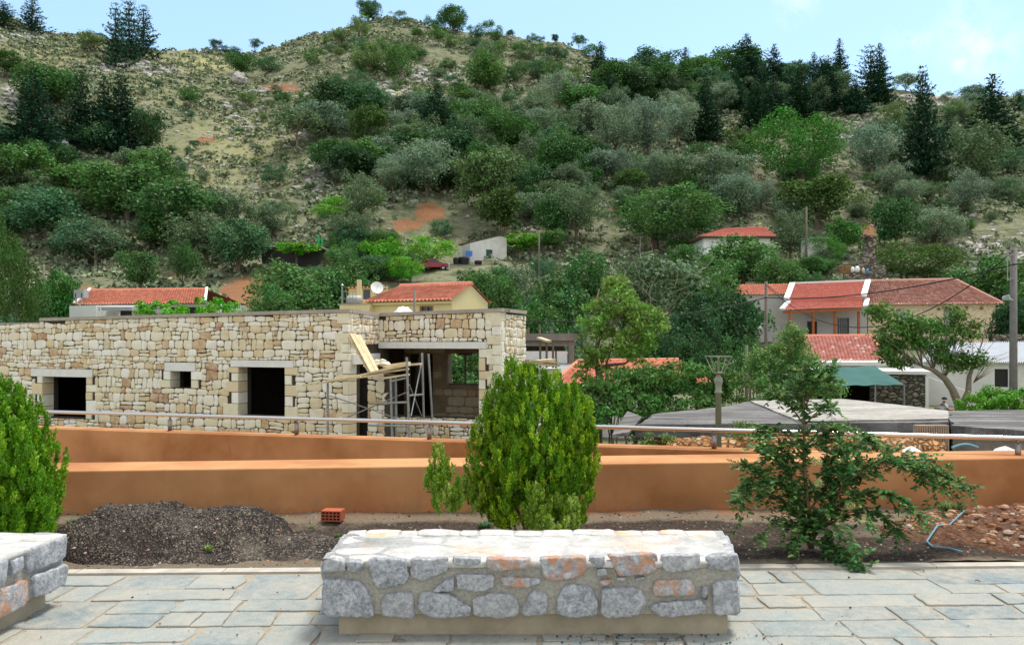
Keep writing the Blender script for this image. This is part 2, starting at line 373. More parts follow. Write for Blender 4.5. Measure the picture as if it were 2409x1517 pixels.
t.col(t.ramp(r, [(0, srgb(62, 58, 58)), (.3, srgb(96, 90, 86)), (.55, srgb(134, 126, 116)), (.78, srgb(176, 166, 150)), (.92, srgb(190, 130, 96))], 'CONSTANT')); M['pebble'] = t.set(.9, 0, .2)
# roof tiles; uv = (tile column, tile row)
def tile_mat(name, a, b, c3, pale=.0):
    t = NT(name); uv = t.new('ShaderNodeUVMap').outputs[0]; p = t.pos()
    fl = t.new('ShaderNodeVectorMath', {0: uv}, operation='FLOOR').outputs[0]
    w = t.new('ShaderNodeTexWhiteNoise', {'Vector': fl}, noise_dimensions='2D').outputs['Value']
    c = t.ramp(w, [(0, a), (.4, b), (.75, c3), (1, a)])
    c = t.mix(t.mr(t.noise(.6, 4, .6, p), .4, .75, 0, .4), c, tuple(x*.62 for x in a[:3])+(1,))
    if pale: c = t.mix(t.mr(w, 1-pale, 1-pale+.01), c, srgb(226, 206, 196))
    t.col(c); M[name] = t.set(.8, 0, .2)
tile_mat('clay_tiles', srgb(212, 130, 104), srgb(196, 114, 92), srgb(222, 148, 122))
tile_mat('old_tiles', srgb(188, 134, 118), srgb(160, 108, 96), srgb(208, 160, 142))
tile_mat('red_tiles', srgb(204, 116, 100), srgb(194, 106, 92), srgb(212, 130, 112))
tile_mat('patched_tiles', srgb(206, 134, 120), srgb(190, 116, 104), srgb(220, 154, 138), .05)
def stone_wall_mat(name, cols, mort, sc=4.2, bs=1.0):
    t = NT(name); p = t.pos()
    mp = t.new('ShaderNodeMapping', {'Vector': p}); mp.inputs['Scale'].default_value = (1, 1, 1.7)
    v = t.new('ShaderNodeTexVoronoi', {'Scale': sc, 'Vector': mp.outputs[0]}); e = t.new('ShaderNodeTexVoronoi', {'Scale': sc, 'Vector': mp.outputs[0]}, feature='DISTANCE_TO_EDGE')
    s1 = t.new('ShaderNodeSeparateColor', {0: v.outputs['Color']})
    k = len(cols); c = t.ramp(s1.outputs[0], [(i/k, q) for i, q in enumerate(cols)], 'CONSTANT')
    c = t.mix(t.mr(t.noise(9, 5, .7, p), .35, .7, 0, .4), c, mort)
    t.col(t.mix(t.mr(e.outputs['Distance'], .03, .09, 1, 0), c, mort)); t.bump(t.mr(e.outputs['Distance'], 0, .2), bs, .08); M[name] = t.set(.95, 0, .1)
stone_wall_mat('old_masonry', [srgb(220, 196, 160), srgb(196, 170, 134), srgb(214, 192, 156), srgb(200, 174, 138)], srgb(226, 210, 184), 3.4, .25)
stone_wall_mat('grey_masonry', [srgb(130, 124, 108), srgb(152, 146, 128), srgb(112, 108, 96), srgb(164, 156, 138)], srgb(72, 68, 60), 3.4)
stone_wall_mat('dry_wall', [srgb(138, 130, 116), srgb(166, 158, 144), srgb(112, 104, 92), srgb(184, 174, 158)], srgb(70, 62, 52), 2.4)
stone_wall_mat('earthy_masonry', [srgb(176, 126, 80), srgb(196, 150, 104), srgb(150, 104, 66), srgb(184, 160, 128)], srgb(158, 114, 74), 8.5)
# ------------------------------------------------------------------ terrain
SKY_PX = [-1500, -900, -300, 0, 60, 100, 200, 300, 370, 480, 590, 640, 720, 800, 850, 900, 950, 1040, 1100, 1200, 1330, 1380, 1480, 1600, 1700, 1800, 1900, 2000, 2100, 2200, 2300, 2409, 2800, 3400, 3900]
SKY_PY = [-260, -150, -60, 25, 55, 70, 90, 106, 113, 125, 132, 118, 92, 68, 50, 42, 48, 66, 74, 82, 102, 130, 150, 178, 190, 196, 200, 210, 218, 230, 232, 228, 260, 330, 380]
YC_PX = [-1500, 0, 200, 400, 600, 850, 1040, 1330, 1480, 1700, 2000, 2409, 3900]
YC_V = [210, 235, 240, 262, 285, 300, 300, 290, 270, 245, 230, 230, 215]
PR_Y = [0, 12, 50, 75, 118]; PR_Z = [-2.0, -2.0, -1.6, 1.0, 13.0]
def H(x, y):
    px = CX + F*x/max(y, 1.0)
    yc = float(np.interp(px, YC_PX, YC_V)); sk = float(np.interp(px, SKY_PX, SKY_PY)); zc = CH + (HY-sk)/F*yc
    if y <= 118: z = float(np.interp(y, PR_Y, PR_Z))
    elif y <= yc:
        s = (y-118)/(yc-118); z = 13 + (zc-13)*s
        z -= 2.5*math.exp(-((s-1)/.06)**2)*0
    else: z = zc - .30*(y-yc) - .002*(y-yc)**2
    if y > 50:
        k = min(1, (y-50)/40)
        z += k*(1.7*mnoise.noise(Vector((x*.045, y*.045, 3))) + .75*mnoise.noise(Vector((x*.16, y*.16, 9))) + .4*mnoise.noise(Vector((x*.5, y*.5, 1))))
    return z
def hit(px, py):
    y = 52.0; prev = None
    yc = float(np.interp(px, YC_PX, YC_V))
    while y < yc + 3:
        z = H((px-CX)/F*y, y); q = HY - (z-CH)*F/y
        if q <= py:
            return y
        y += .8
    return yc
SOILS = [(485, 330, 30, 10, 1), (660, 208, 75, 18, .8), (1010, 500, 45, 30, 1), (960, 530, 60, 25, .8), (590, 690, 90, 45, 1), (200, 680, 60, 40, .6), (1440, 490, 30, 40, .6),
         (1620, 470, 60, 30, .5), (2040, 540, 40, 30, .8), (790, 620, 30, 60, .9), (1050, 450, 30, 15, .6), (1395, 185, 30, 12, .7), (400, 650, 60, 20, .6), (1570, 485, 60, 15, .7), (700, 290, 25, 8, .8), (1720, 330, 60, 30, .5), (2130, 440, 60, 15, .4)]
ROCKS = [(60, 85, 90, 15, .8), (260, 160, 90, 18, .8), (370, 165, 50, 20, .9), (850, 210, 110, 30, .9), (1020, 180, 120, 30, .7), (980, 240, 80, 20, .5), (150, 370, 25, 40, 1), (1250, 300, 40, 40, 1), (1330, 340, 30, 25, .6),
         (2180, 235, 160, 15, 1), (2330, 600, 120, 50, .8), (2000, 310, 70, 40, .7), (700, 310, 60, 30, .6), (560, 300, 60, 40, .5), (740, 420, 40, 60, .7), (1370, 190, 30, 25, .8), (2050, 260, 60, 15, .6), (20, 230, 25, 40, .9), (1500, 170, 60, 15, .6), (640, 215, 80, 20, .5), (560, 250, 40, 15, .4)]
YELS = [(480, 150, 120, 18, 1), (900, 230, 90, 40, 1), (450, 110, 80, 14, 1), (150, 120, 160, 40, .5), (560, 340, 130, 80, .55), (1390, 175, 60, 20, .9), (300, 210, 200, 40, .35), (480, 420, 120, 60, .35)]  # yellower ground; on the saddle this paints in the sunlight between clouds
def blob(L, px, py):
    m = 0
    for x, y, a, b, w in L:
        m = max(m, w*math.exp(-(((px-x)/a)**2 + ((py-y)/b)**2)*.9))
    return m
cols = np.arange(-1500, 3901, 11.0); rows = np.concatenate([np.linspace(9, 48, 10), np.arange(50, 312, 1.5), np.linspace(316, 620, 14)])
V = []; CV = []
for y in rows:
    for px in cols:
        x = (px-CX)/F*y; z = H(x, y); V.append((x, y, z)); py = HY-(z-CH)*F/y
        CV.append((blob(SOILS, px, py), blob(ROCKS, px, py), blob(YELS, px, py), 1.0) if y > 50 else (0.35, 0, 0, 1))
nc = len(cols); Q = []
for i in range(len(rows)-1):
    for j in range(nc-1):
        a = i*nc+j; Q.append((a, a+1, a+nc+1, a+nc))
me = npmesh('hills', V, Q, M['hillside'], True)
ca = me.color_attributes.new('cover', 'FLOAT_COLOR', 'POINT'); ca.data.foreach_set('color', np.array(CV, np.float32).ravel())
tag(linkobj('hills', me), kind='structure')
g = MB(); g.quad((-2500, -300, -2.35), (2500, -300, -2.35), (2500, 3000, -2.35), (-2500, 3000, -2.35))
simple('valley_ground', srgb(150, 140, 110), .95, var=.2, scale=.5)
tag(g.build('ground', M['valley_ground']), kind='structure')

# ------------------------------------------------------------------ plaza
def rot2(x, y, a): return (x*math.cos(a)-y*math.sin(a), x*math.sin(a)+y*math.cos(a))
KA = math.radians(1.6)   # the kerb line runs slightly away to the right
def KY(x): return 5.62 + .028*x
g = MB(); g.hexa([(-14, -9, -2.3), (14, -9, -2.3), (14, KY(14), -2.3), (-14, KY(-14), -2.3), (-14, -9, -.012), (14, -9, -.012), (14, KY(14), -.012), (-14, KY(-14), -.012)])
tag(g.build('pavement_base', M['joint_sand']), kind='structure')
def chaikin(p, k=1, cf_=.16):
    for _ in range(k):
        q = []
        n = len(p)
        for i in range(n):
            a = p[i]; b = p[(i+1) % n]; q.append((a[0]*(1-cf_)+b[0]*cf_, a[1]*(1-cf_)+b[1]*cf_)); q.append((a[0]*cf_+b[0]*(1-cf_), a[1]*cf_+b[1]*(1-cf_)))
        p = q
    return p
def rough_poly(p, amp, seg, rng):
    q = []
    for i in range(len(p)):
        a = p[i]; b = p[(i+1) % len(p)]; L = math.hypot(b[0]-a[0], b[1]-a[1]); k = max(1, int(L/seg))
        for j in range(k):
            t = j/k; nx, ny = -(b[1]-a[1])/(L+1e-6), (b[0]-a[0])/(L+1e-6); d = rng.uniform(-amp, amp)
            q.append((a[0]+(b[0]-a[0])*t+nx*d, a[1]+(b[1]-a[1])*t+ny*d))
    return q
fl = MB(); rng = random.Random(12)
def flag(x0, x1, y0, y1, sk):
    gp = rng.uniform(.006, .014); j = lambda: rng.uniform(-.010, .010)
    base = [(x0+gp+j(), y0+gp+j()), (x1-gp+sk+j(), y0+gp+j()), (x1-gp+j(), y1-gp+j()), (x0+gp-sk*.3+j(), y1-gp+j())]
    if rng.random() < .3: base[2] = (base[2][0]-rng.uniform(.03, .10), base[2][1]); base.insert(2, (x1-gp, y0+(y1-y0)*rng.uniform(.5, .7)))
    poly = rough_poly(chaikin(base, 1, .04), .005, .05, rng)
    zt = rng.uniform(-.006, .001); tilt = rng.uniform(-.002, .002); k = len(poly); cx = sum(q[0] for q in poly)/k; cy = sum(q[1] for q in poly)/k; vs = []
    for (qx, qy) in poly: vs.append((qx, qy+.028*qx, -.02))
    for (qx, qy) in poly: vs.append((qx, qy+.028*qx, zt-.004))
    for (qx, qy) in poly: ix = cx+(qx-cx)*.98; iy = cy+(qy-cy)*.97; vs.append((ix, iy+.028*ix, zt+tilt*(qx-cx)*4))
    fs = []
    for i in range(k): j2 = (i+1) % k; fs.append((i, j2, k+j2, k+i)); fs.append((k+i, k+j2, 2*k+j2, 2*k+i))
    fs.append(tuple(range(2*k, 3*k))); fl.add(vs, fs)
yy = 5.58
while yy > 1.4:
    dpt = rng.choice([.46, .54, .62]); x = -7.5 + rng.uniform(0, .5)
    while x < 7.5:
        w = rng.choice([.38, .5, .6, .72, .85]); r_ = rng.random(); sk = rng.uniform(-.03, .03); m_ = yy-dpt*rng.uniform(.38, .62)
        if r_ < .35: flag(x, x+w, m_, yy, sk); flag(x, x+w, yy-dpt, m_, sk)
        elif r_ < .6: h_ = x+w*rng.uniform(.4, .62); flag(x, h_, m_, yy, sk); flag(h_, x+w, m_, yy, -sk); flag(x, x+w, yy-dpt, m_, sk)
        elif r_ < .82: h_ = x+w*rng.uniform(.4, .62); flag(x, x+w, m_, yy, sk); flag(x, h_, yy-dpt, m_, sk); flag(h_, x+w, yy-dpt, m_, sk)
        else: w = w*.62; flag(x, x+w, yy-dpt, yy, sk)
        x += w
    yy -= dpt
tag(fl.build('pavement', M['flagstone']), kind='structure')
# kerb
kb = MB(); x = -9.0
while x < 9:
    L = 1.0; z1 = .004
    kb.hexa([(x+.003, KY(x), -.2), (x+L-.003, KY(x+L), -.2), (x+L-.003, KY(x+L)+.1, -.2), (x+.003, KY(x)+.1, -.2), (x+.003, KY(x), z1), (x+L-.003, KY(x+L), z1), (x+L-.003, KY(x+L)+.1, z1), (x+.003, KY(x)+.1, z1)])
    x += L
tag(kb.build('kerb', M['kerb_stone']), kind='structure')
# soil bed
def WY(x): return 7.42 + .03*x       # foot of the front wall
def soilz(x, y):
    z = .0 + .03*mnoise.noise(Vector((x*1.3, y*1.3, 0))) + .012*mnoise.noise(Vector((x*6, y*6, 4)))
    z += .05*max(0, (y-7.0)/.4)*(.6+.6*mnoise.noise(Vector((x*2, 0, 7))))
    return z
V = []; Q = []; nx, ny = 420, 60
for i in range(ny+1):
    for j in range(nx+1):
        x = -9+18*j/nx; y = KY(x)+.1 + (WY(x)+.02-KY(x)-.1)*i/ny; V.append((x, y, soilz(x, y)))
for i in range(ny):
    for j in range(nx):
        a = i*(nx+1)+j; Q.append((a, a+1, a+nx+2, a+nx+1))
tag(linkobj('soil_bed', npmesh('soil_bed', V, Q, M['soil'], True)), kind='structure')

# ------------------------------------------------------------------ orange walls, ramp, handrail
def wall_strip(p0, p1, thick, z0a, z0b, z1a, z1b, mb, bev=.012, n=40):
    p0 = Vector(p0); p1 = Vector(p1); d = (p1-p0).normalized(); nrm = Vector((-d.y, d.x))
    prof = []
    rows_ = []
    for i in range(n+1):
        t = i/n; q = p0.lerp(p1, t); za = lerp(z0a, z0b, t); zb = lerp(z1a, z1b, t); w = .003*mnoise.noise(Vector((t*9, 1, 0)))
        f = q + nrm*w; b = q+nrm*thick
        rows_.append([(f.x, f.y, za), (f.x, f.y, zb-bev), ((f+nrm*bev*.3).x, (f+nrm*bev*.3).y, zb-bev*.3), ((f+nrm*bev).x, (f+nrm*bev).y, zb), ((b-nrm*bev).x, (b-nrm*bev).y, zb), (b.x, b.y, zb-bev), (b.x, b.y, za)])
    vs = [v for r in rows_ for v in r]; k = 7; fs = []
    for i in range(n):
        for j in range(k-1): fs.append((i*k+j, (i+1)*k+j, (i+1)*k+j+1, i*k+j+1))
    fs.append(tuple(range(k))[::-1]); fs.append(tuple(n*k+j for j in range(k)))
    mb.add(vs, fs)
# front wall: foot py 1212 at px 140, 1195 at px 2409; top-front edge 1105 / 1072
def ztop1(x, y, py): return CH + (HY-py)/F*y
xa, xb = -7.5, 10.5
za = lerp(.418, .497, (xa+4.15)/(4.88+4.15)); zb = lerp(.418, .497, (xb+4.15)/(4.88+4.15))
w = MB(); wall_strip((xa, WY(xa)), (xb, WY(xb)), .52, -2.2, -2.2, za, zb, w)
o = w.build('garden_wall', M['orange_render']); tag(o, 'low wide orange rendered wall directly behind the planting bed', 'wall')
# rear wall (line fitted through its own foot points)
def RY(x): return 8.93 - .262*x
xa, xb = -11, 3.1
w = MB(); wall_strip((xa, RY(xa)), (xb, RY(xb)), .27, -2.2, -2.2, .45, .46, w)
o = w.build('ramp_wall', M['orange_render']); tag(o, 'slanting orange wall under the steel handrail, meeting the front wall at the right', 'wall')
g = MB(); g.add([(-14, WY(-14)+.5, -.42), (3.2, WY(3.2)+.5, -.42), (2.6, RY(2.6), -.42), (-14, RY(-14), -.42)], ((0, 1, 2, 3),))
tag(g.build('ramp', M['joint_sand']), kind='structure')
rail = thing('handrail', (0, RY(0)+.14, .45), 'polished steel handrail on short posts along the orange wall tops', 'handrail')
def RAILY(x): return RY(x)+.13 if x < 3 else RY(3)+.13 - .262*(x-3)
def railz(x): return .655
r = MB(); pts = [(x, RAILY(x), railz(x)) for x in np.linspace(-10.9, 6.4, 60)]
r.tube(pts, .0235, 14); r.build('rail', M['stainless'], rail, True)
for pxp in (-190, 115, 400, 698, 1010, 1338, 1680, 2030, 2395):
    lo, hi = -11., 6.
    for _ in range(50):
        m_ = (lo+hi)/2
        if CX+F*m_/RAILY(m_) < pxp: lo = m_
        else: hi = m_
    x = lo; y = RAILY(x); r = MB()
    r.tube([(x, y, .44), (x, y, .60)], .027, 12); r.tube([(x, y, .60), (x, y, .64)], .012, 8); r.tube([(x, y, .452), (x, y, .458)], .04, 16)
    r.build('post', M['wall_tinted_post'], rail, True)

# ------------------------------------------------------------------ benches
def stone_prism(mb, poly, to3, nrm, depth, rng, dome=.5, mi=0, rough=.006, seg=.05, facets=False):
    """poly in plane coords -> irregular, slightly domed stone standing proud of the plane"""
    q = rough_poly(poly, rough, seg, rng); k = len(q)
    cx = sum(a for a, b in q)/k; cy = sum(b for a, b in q)/k
    rings = [(1.0, -.03), (1.0, depth*.4), (.975, depth*.85), (.93, depth*1.0), (.8, depth*(1+dome*.2)), (.64, depth*(1+dome*.3)), (.46, depth*(1+dome*.4)), (.28, depth*(1+dome*.45)), (.12, depth*(1+dome*.45))] if facets else [(1.0, -.03), (1.0, depth*.45), (.965, depth*.8), (.86, depth*1.0), (.55, depth*(1+dome*.35)), (.25, depth*(1+dome*.45))]
    R_ = max(abs(a-cx) for a, b in q)+1e-4; pl = [(rng.uniform(-1, 1), rng.uniform(-1, 1), rng.uniform(.15, .6)) for _ in range(4)]
    b = len(mb.v); ph = rng.uniform(0, 99)
    for s, dz in rings:
        for (a, c) in q:
            u = cx+(a-cx)*s; v = cy+(c-cy)*s; pt = to3(u, v)
            nz_ = mnoise.fractal(Vector((u*9, v*9, ph)), 1.0, 2.0, 3)*depth*.42 if dz > depth*.5 else 0
            if facets and dz > depth*.5:
                nz_ = nz_*.9 + min(0, min(w_-(g1*(u-cx)+g2*(v-cy))/R_ for g1, g2, w_ in pl))*depth*.8
            mb.v.append(tuple(pt + nrm*(dz+nz_)))
    for i in range(len(rings)-1):
        for j in range(k):
            mb.f.append((b+i*k+j, b+i*k+(j+1) % k, b+(i+1)*k+(j+1) % k, b+(i+1)*k+j)); mb.m.append(mi)
    mb.f.append(tuple(b+(len(rings)-1)*k+j for j in range(k))); mb.m.append(mi)
Z6 = [[(200,560),(385,570),(390,660),(205,668)], [(405,570),(540,575),(530,660),(410,665)], [(565,560),(880,560),(905,700),(860,765),(665,805),(610,745)],
 [(920,560),(1215,555),(1220,650),(1130,695),(1000,740),(915,700)], [(1260,550),(1485,550),(1480,590),(1380,615),(1265,600)], [(1530,550),(1885,555),(1885,635),(1560,658),(1525,610)],
 [(1955,550),(2335,545),(2335,650),(2270,715),(2050,740),(1985,690)], [(1085,825),(1150,760),(1230,715),(1275,720),(1260,815)], [(1280,680),(1595,690),(1590,790),(1500,825),(1295,805)],
 [(1630,705),(1960,715),(1965,765),(1850,790),(1660,775)], [(205,720),(400,725),(500,740),(590,850),(620,1030),(215,1025)], [(680,900),(730,845),(930,825),(950,1040),(690,1030)],
 [(960,930),(1000,835),(1110,830),(1240,850),(1400,950),(1400,1020),(1160,1045),(1020,1020)], [(1420,880),(1560,840),(1700,840),(1785,890),(1785,1020),(1650,1045),(1430,1020)], [(1810,1000),(1870,860),(1910,808),(2025,850),(2010,1010),(1860,1030)]]
Z7 = [[(750,630),(895,625),(890,715),(830,735),(755,715)], [(920,620),(1380,600),(1390,760),(1260,810),(1010,810),(965,700)], [(1430,620),(1790,610),(1785,740),(1600,770),(1480,785),(1440,740)],
 [(1850,650),(1950,610),(2150,600),(2150,740),(2040,755),(1870,745)], [(810,750),(900,745),(930,800),(820,820)], [(1000,830),(1090,825),(1080,855),(1005,850)], [(1180,840),(1280,825),(1190,860)],
 [(850,860),(960,845),(920,895),(855,890)], [(1340,950),(1365,860),(1700,840),(1740,920),(1740,990),(1560,1000),(1350,1000)], [(1810,920),(1860,905),(1855,1040),(1800,1030)],
 [(1900,900),(1960,860),(2145,855),(2155,1180),(1920,1190)], [(1310,1110),(1420,1060),(1790,1040),(1840,1090),(1830,1160),(1600,1195),(1400,1200)],
 [(860,930),(1030,920),(1230,930),(1285,1030),(1280,1090),(1200,1190),(910,1215),(855,1170)], [(440,1050),(480,950),(550,895),(740,910),(790,970),(825,1050),(815,1190),(560,1210),(450,1180)]]
rusty = {('a', 5), ('a', 6), ('b', 1), ('b', 7), ('b', 8), ('a', 9)}
rng = random.Random(5)
YF = 4.36
bench = thing('stone_bench', (.05, 4.75, 0), 'long grey limestone masonry bench in the middle foreground with rust stained stones', 'bench')
bx0, bx1 = (762-CX)/F*YF, (1733-CX)/F*YF; zt = CH+(HY-1318)/F*YF; zb0 = CH+(HY-1449)/F*YF
YB = 5.04; bk0, bk1 = (822-CX)/F*YB, (1700-CX)/F*YB
mb = MB()
mb.hexa([(bx0+.01, YF+.012, zb0+.01), (bx1-.01, YF+.012, zb0+.01), (bk1-.01, YB, zb0+.01), (bk0+.01, YB, zb0+.01), (bx0+.01, YF+.012, zt-.008), (bx1-.01, YF+.012, zt-.008), (bk1-.01, YB, zt-.002), (bk0+.01, YB, zt-.002)])
mb.build('mortar_core', M['bench_mortar'], bench)
# masonry face
mb = MB()
def to3f(u, v): return Vector((u, YF, v))
for zi, (lst, sc, ox) in enumerate(((Z6, 3.44, 700), (Z7, 4.013, 1200))):
    for i, pl in enumerate(lst):
        q = []
        for (a, b) in pl:
            sx_, sy_ = a/sc+ox, b/sc+1150; q.append(((sx_-CX)/F*YF, CH+(HY-sy_)/F*YF))
        q = q[::-1]; q = chaikin(q, 1, .09)
        stone_prism(mb, q, to3f, Vector((0, -1, 0)), rng.uniform(.016, .028), rng, dome=.15, mi=1 if ('ab'[zi], i) in rusty else 0, seg=.022, rough=.004, facets=True)
# ends
for (xe, s, yb_) in ((bx0, -1, 0), (bx1, 1, 0)):
    xk = bk0 if s < 0 else bk1
    def to3e(u, v, xe=xe, xk=xk): return Vector((lerp(xe, xk, (u-YF)/(YB-YF)), u, v))
    y_ = YF+.02
    while y_ < YB-.1:
        wd = rng.uniform(.16, .24)
        for (za_, zc_) in ((zb0, zb0+.16), (zb0+.18, zt)):
            q = [(y_, za_), (min(y_+wd, YB)-.015, za_), (min(y_+wd, YB)-.015, zc_), (y_, zc_-.01)]
            if s > 0: q = q
            else: q = q[::-1]
            stone_prism(mb, chaikin(q, 1), to3e, Vector((s, 0, 0)), .022, rng, seg=.05)
        y_ += wd
mb.build('masonry', [M['bench_stone'], M['bench_stone_rusty']], bench, True)
def voronoi(Wd, Ht, size, aspect, rng, relax=1, holes=(), var=.5, xs=None):
    """Laguerre cells in a Wd x Ht rectangle, elongated along u; returns convex polygons"""
    pts = []; rad = []
    A = Wd*aspect**-1
    tries = int(45*Wd*Ht/(size*size)/aspect)+200
    arr = np.zeros((0, 3))
    P_ = []
    for _ in range(tries):
        u = rng.uniform(0, Wd/aspect); v = rng.uniform(0, Ht); rr = size*rng.choice([1-var*1.15, 1-var, 1-var*.4, 1, 1+var*.5, 1+var*.8])*.5
        ok = True
        for (h0, h1, h2, h3) in holes:
            if h0-.02 < u*aspect < h1+.02 and h2-.02 < v < h3+.02: ok = False
        if not ok: continue
        if len(P_):
            a_ = np.array(P_); d = np.hypot(a_[:, 0]-u, a_[:, 1]-v)
            if (d < (a_[:, 2]+rr)*.86).any(): continue
        P_.append((u, v, rr))
    a_ = np.array(P_)
    cells = []
    Wx = Wd/aspect
    for i, (u, v, rr) in enumerate(P_):
        R = size*2.2; poly = [(max(0, u-R), max(0, v-R)), (min(Wx, u+R), max(0, v-R)), (min(Wx, u+R), min(Ht, v+R)), (max(0, u-R), min(Ht, v+R))]
        d = np.hypot(a_[:, 0]-u, a_[:, 1]-v); idx = np.argsort(d)[1:34]
        for j in idx:
            if d[j] > 2*R: break
            u2, v2, r2 = P_[j]; nx_, ny_ = u2-u, v2-v; L2 = nx_*nx_+ny_*ny_
            k_ = (L2 + rr*rr - r2*r2)/2
            out = []
            for q in range(len(poly)):
                a, b = poly[q], poly[(q+1) % len(poly)]
                da = (a[0]-u)*nx_+(a[1]-v)*ny_-k_; db = (b[0]-u)*nx_+(b[1]-v)*ny_-k_
                if da <= 0: out.append(a)
                if da*db < 0:
                    t_ = da/(da-db); out.append((a[0]+(b[0]-a[0])*t_, a[1]+(b[1]-a[1])*t_))
            poly = out
            if len(poly) < 3: break
        if len(poly) >= 3: cells.append([(a*aspect, b) for a, b in poly])
    return cells
def inset(poly, d):
    n = len(poly); cx = sum(a for a, b in poly)/n; cy = sum(b for a, b in poly)/n
    out = []
    for a, b in poly:
        L = math.hypot(a-cx, b-cy)
        if L < d*1.6: return None
        out.append((a+(cx-a)*d/L, b+(cy-b)*d/L))
    return out
def bench_top(mb, to3, Wd, Dp, rng, mi=0):
    for c in voronoi(Wd, Dp, .24, 1.5, rng):
        c = inset(c, .006 if rng.random() < .7 else .02)
        if not c: continue
        stone_prism(mb, chaikin(c, 1), to3, Vector((0, 0, 1)), rng.uniform(.001, .004), rng, dome=.0, mi=mi, seg=.05, rough=.005)
mb = MB()
def to3t(u, v):
    t_ = v/(YB-YF); return Vector((lerp(bx0, bk0, t_)+u/(bx1-bx0)*(lerp(bx1, bk1, t_)-lerp(bx0, bk0, t_)), YF-.012+v*1.02, zt-.004))
mb.hexa([(bx0-.012, YF-.008, zt-.03), (bx1+.012, YF-.008, zt-.03), (bk1, YB, zt-.03), (bk0, YB, zt-.03), (bx0-.012, YF-.008, zt-.003), (bx1+.012, YF-.008, zt-.003), (bk1, YB+.01, zt-.001), (bk0, YB+.01, zt-.001)])
bench_top(mb, to3t, bx1-bx0, YB-YF, rng)
u_ = 0.0
while u_ < bx1-bx0-.05:
    wd = rng.uniform(.10, .26); d_ = rng.uniform(.07, .13); e_ = rng.uniform(-.02, .015); Lv = (YB-YF)/1.02
    stone_prism(mb, chaikin([(u_+.006, Lv-d_), (u_+wd*.5, Lv-d_-rng.uniform(0, .03)), (u_+wd-.006, Lv-d_), (u_+wd-.006, Lv+.025+e_), (u_+.006, Lv+.02+e_)], 1, .1), to3t, Vector((0, 0, 1)), rng.uniform(.006, .014), rng, dome=.1, mi=1 if rng.random() < .3 else 0, seg=.03, rough=.006, facets=True); u_ += wd
mb.build('seat_top', [M['bench_top'], M['bench_top_rusty']], bench, True)
mb = MB(); pz = (797-CX)/F*4.41; pz1 = (1712-CX)/F*4.41
mb.box(pz, pz1, 4.415, YB-.08, -.02, zb0+.012); mb.build('plinth', M['plinth'], bench)
# second bench, turned end-on at the left edge of the frame
ax = Vector((.073, 1, 0)).normalized(); nx3 = Vector((ax.y, -ax.x, 0)); far = Vector((-2.73, 4.93, 0)); near = far-ax*2.3
bench2 = thing('stone_bench', tuple((far+near)/2-nx3*.35), 'grey limestone bench cut off by the left edge of the picture, pointing at the viewer', 'bench')
zt2 = .422; zb2 = .105; L2 = 2.3
def cor(a, b, z): v = near+ax*a-nx3*b; return (v.x, v.y, z)
mb = MB(); mb.hexa([cor(0, .7, zb2+.01), cor(0, .012, zb2+.01), cor(L2, .012, zb2+.01), cor(L2, .7, zb2+.01), cor(0, .7, zt2-.008), cor(0, .012, zt2-.008), cor(L2, .012, zt2-.008), cor(L2, .7, zt2-.008)])
mb.build('mortar_core', M['bench_mortar'], bench2)
mb = MB()
def to3s(u, v): q = near+ax*u; return Vector((q.x, q.y, v))
def to3b(u, v): q = near+ax*L2-nx3*u; return Vector((q.x, q.y, v))
u0 = 0.0; k = 0
specs = [(L2-.36, L2, .27, .422, 0), (L2-.50, L2-.38, .31, .40, 0), (L2-.30, L2, .115, .25, 0), (L2-.72, L2-.53, .27, .422, 0), (L2-.62, L2-.34, .10, .26, 1), (L2-.90, L2-.66, .105, .25, 0), (L2-1.0, L2-.75, .27, .422, 1)]
u_ = L2-1.02
while u_ > .1:
    wd = rng.uniform(.18, .3); specs.append((u_-wd+.02, u_, .27, .422, 0)); u_ -= wd
u_ = L2-.92
while u_ > .1:
    wd = rng.uniform(.18, .3); specs.append((u_-wd+.02, u_, .105, .25, 0)); u_ -= wd
for (a, b, c, d, r_) in specs:
    q = [(a+rng.uniform(0, .03), c), (b-rng.uniform(0, .03), c+rng.uniform(0, .01)), (b, d-.01), (a, d-rng.uniform(0, .01))]
    stone_prism(mb, chaikin(q, 1, .08), to3s, nx3, rng.uniform(.018, .03), rng, dome=.15, mi=r_, seg=.022, rough=.004, facets=True)
for (a, b) in ((0, .22), (.24, .45), (.47, .7)):
    for (c, d) in ((.11, .25), (.27, .42)):
        stone_prism(mb, chaikin([(a, c), (a, d), (b, d), (b, c)], 1), to3b, ax, .02, rng, seg=.05)
mb.build('masonry', [M['bench_stone'], M['bench_stone_rusty']], bench2, True)
mb = MB()
def to3u(u, v): q = near+ax*v-nx3*(.7-u)+nx3*.01; return Vector((q.x, q.y, zt2-.004))
mb.hexa([cor(0, .7, zt2-.03), cor(0, -.012, zt2-.03), cor(L2, -.012, zt2-.03), cor(L2, .7, zt2-.03), cor(0, .7, zt2-.003), cor(0, -.012, zt2-.003), cor(L2, -.012, zt2-.003), cor(L2, .7, zt2-.003)])
bench_top(mb, to3u, .7, L2, rng); mb.build('seat_top', M['bench_top'], bench2, True)
mb = MB(); mb.hexa([cor(.1, .6, -.02), cor(.1, .07, -.02), cor(L2-.08, .07, -.02), cor(L2-.08, .6, -.02), cor(.1, .6, zb2+.012), cor(.1, .07, zb2+.012), cor(L2-.08, .07, zb2+.012), cor(L2-.08, .6, zb2+.012)])
mb.build('plinth', M['plinth'], bench2)

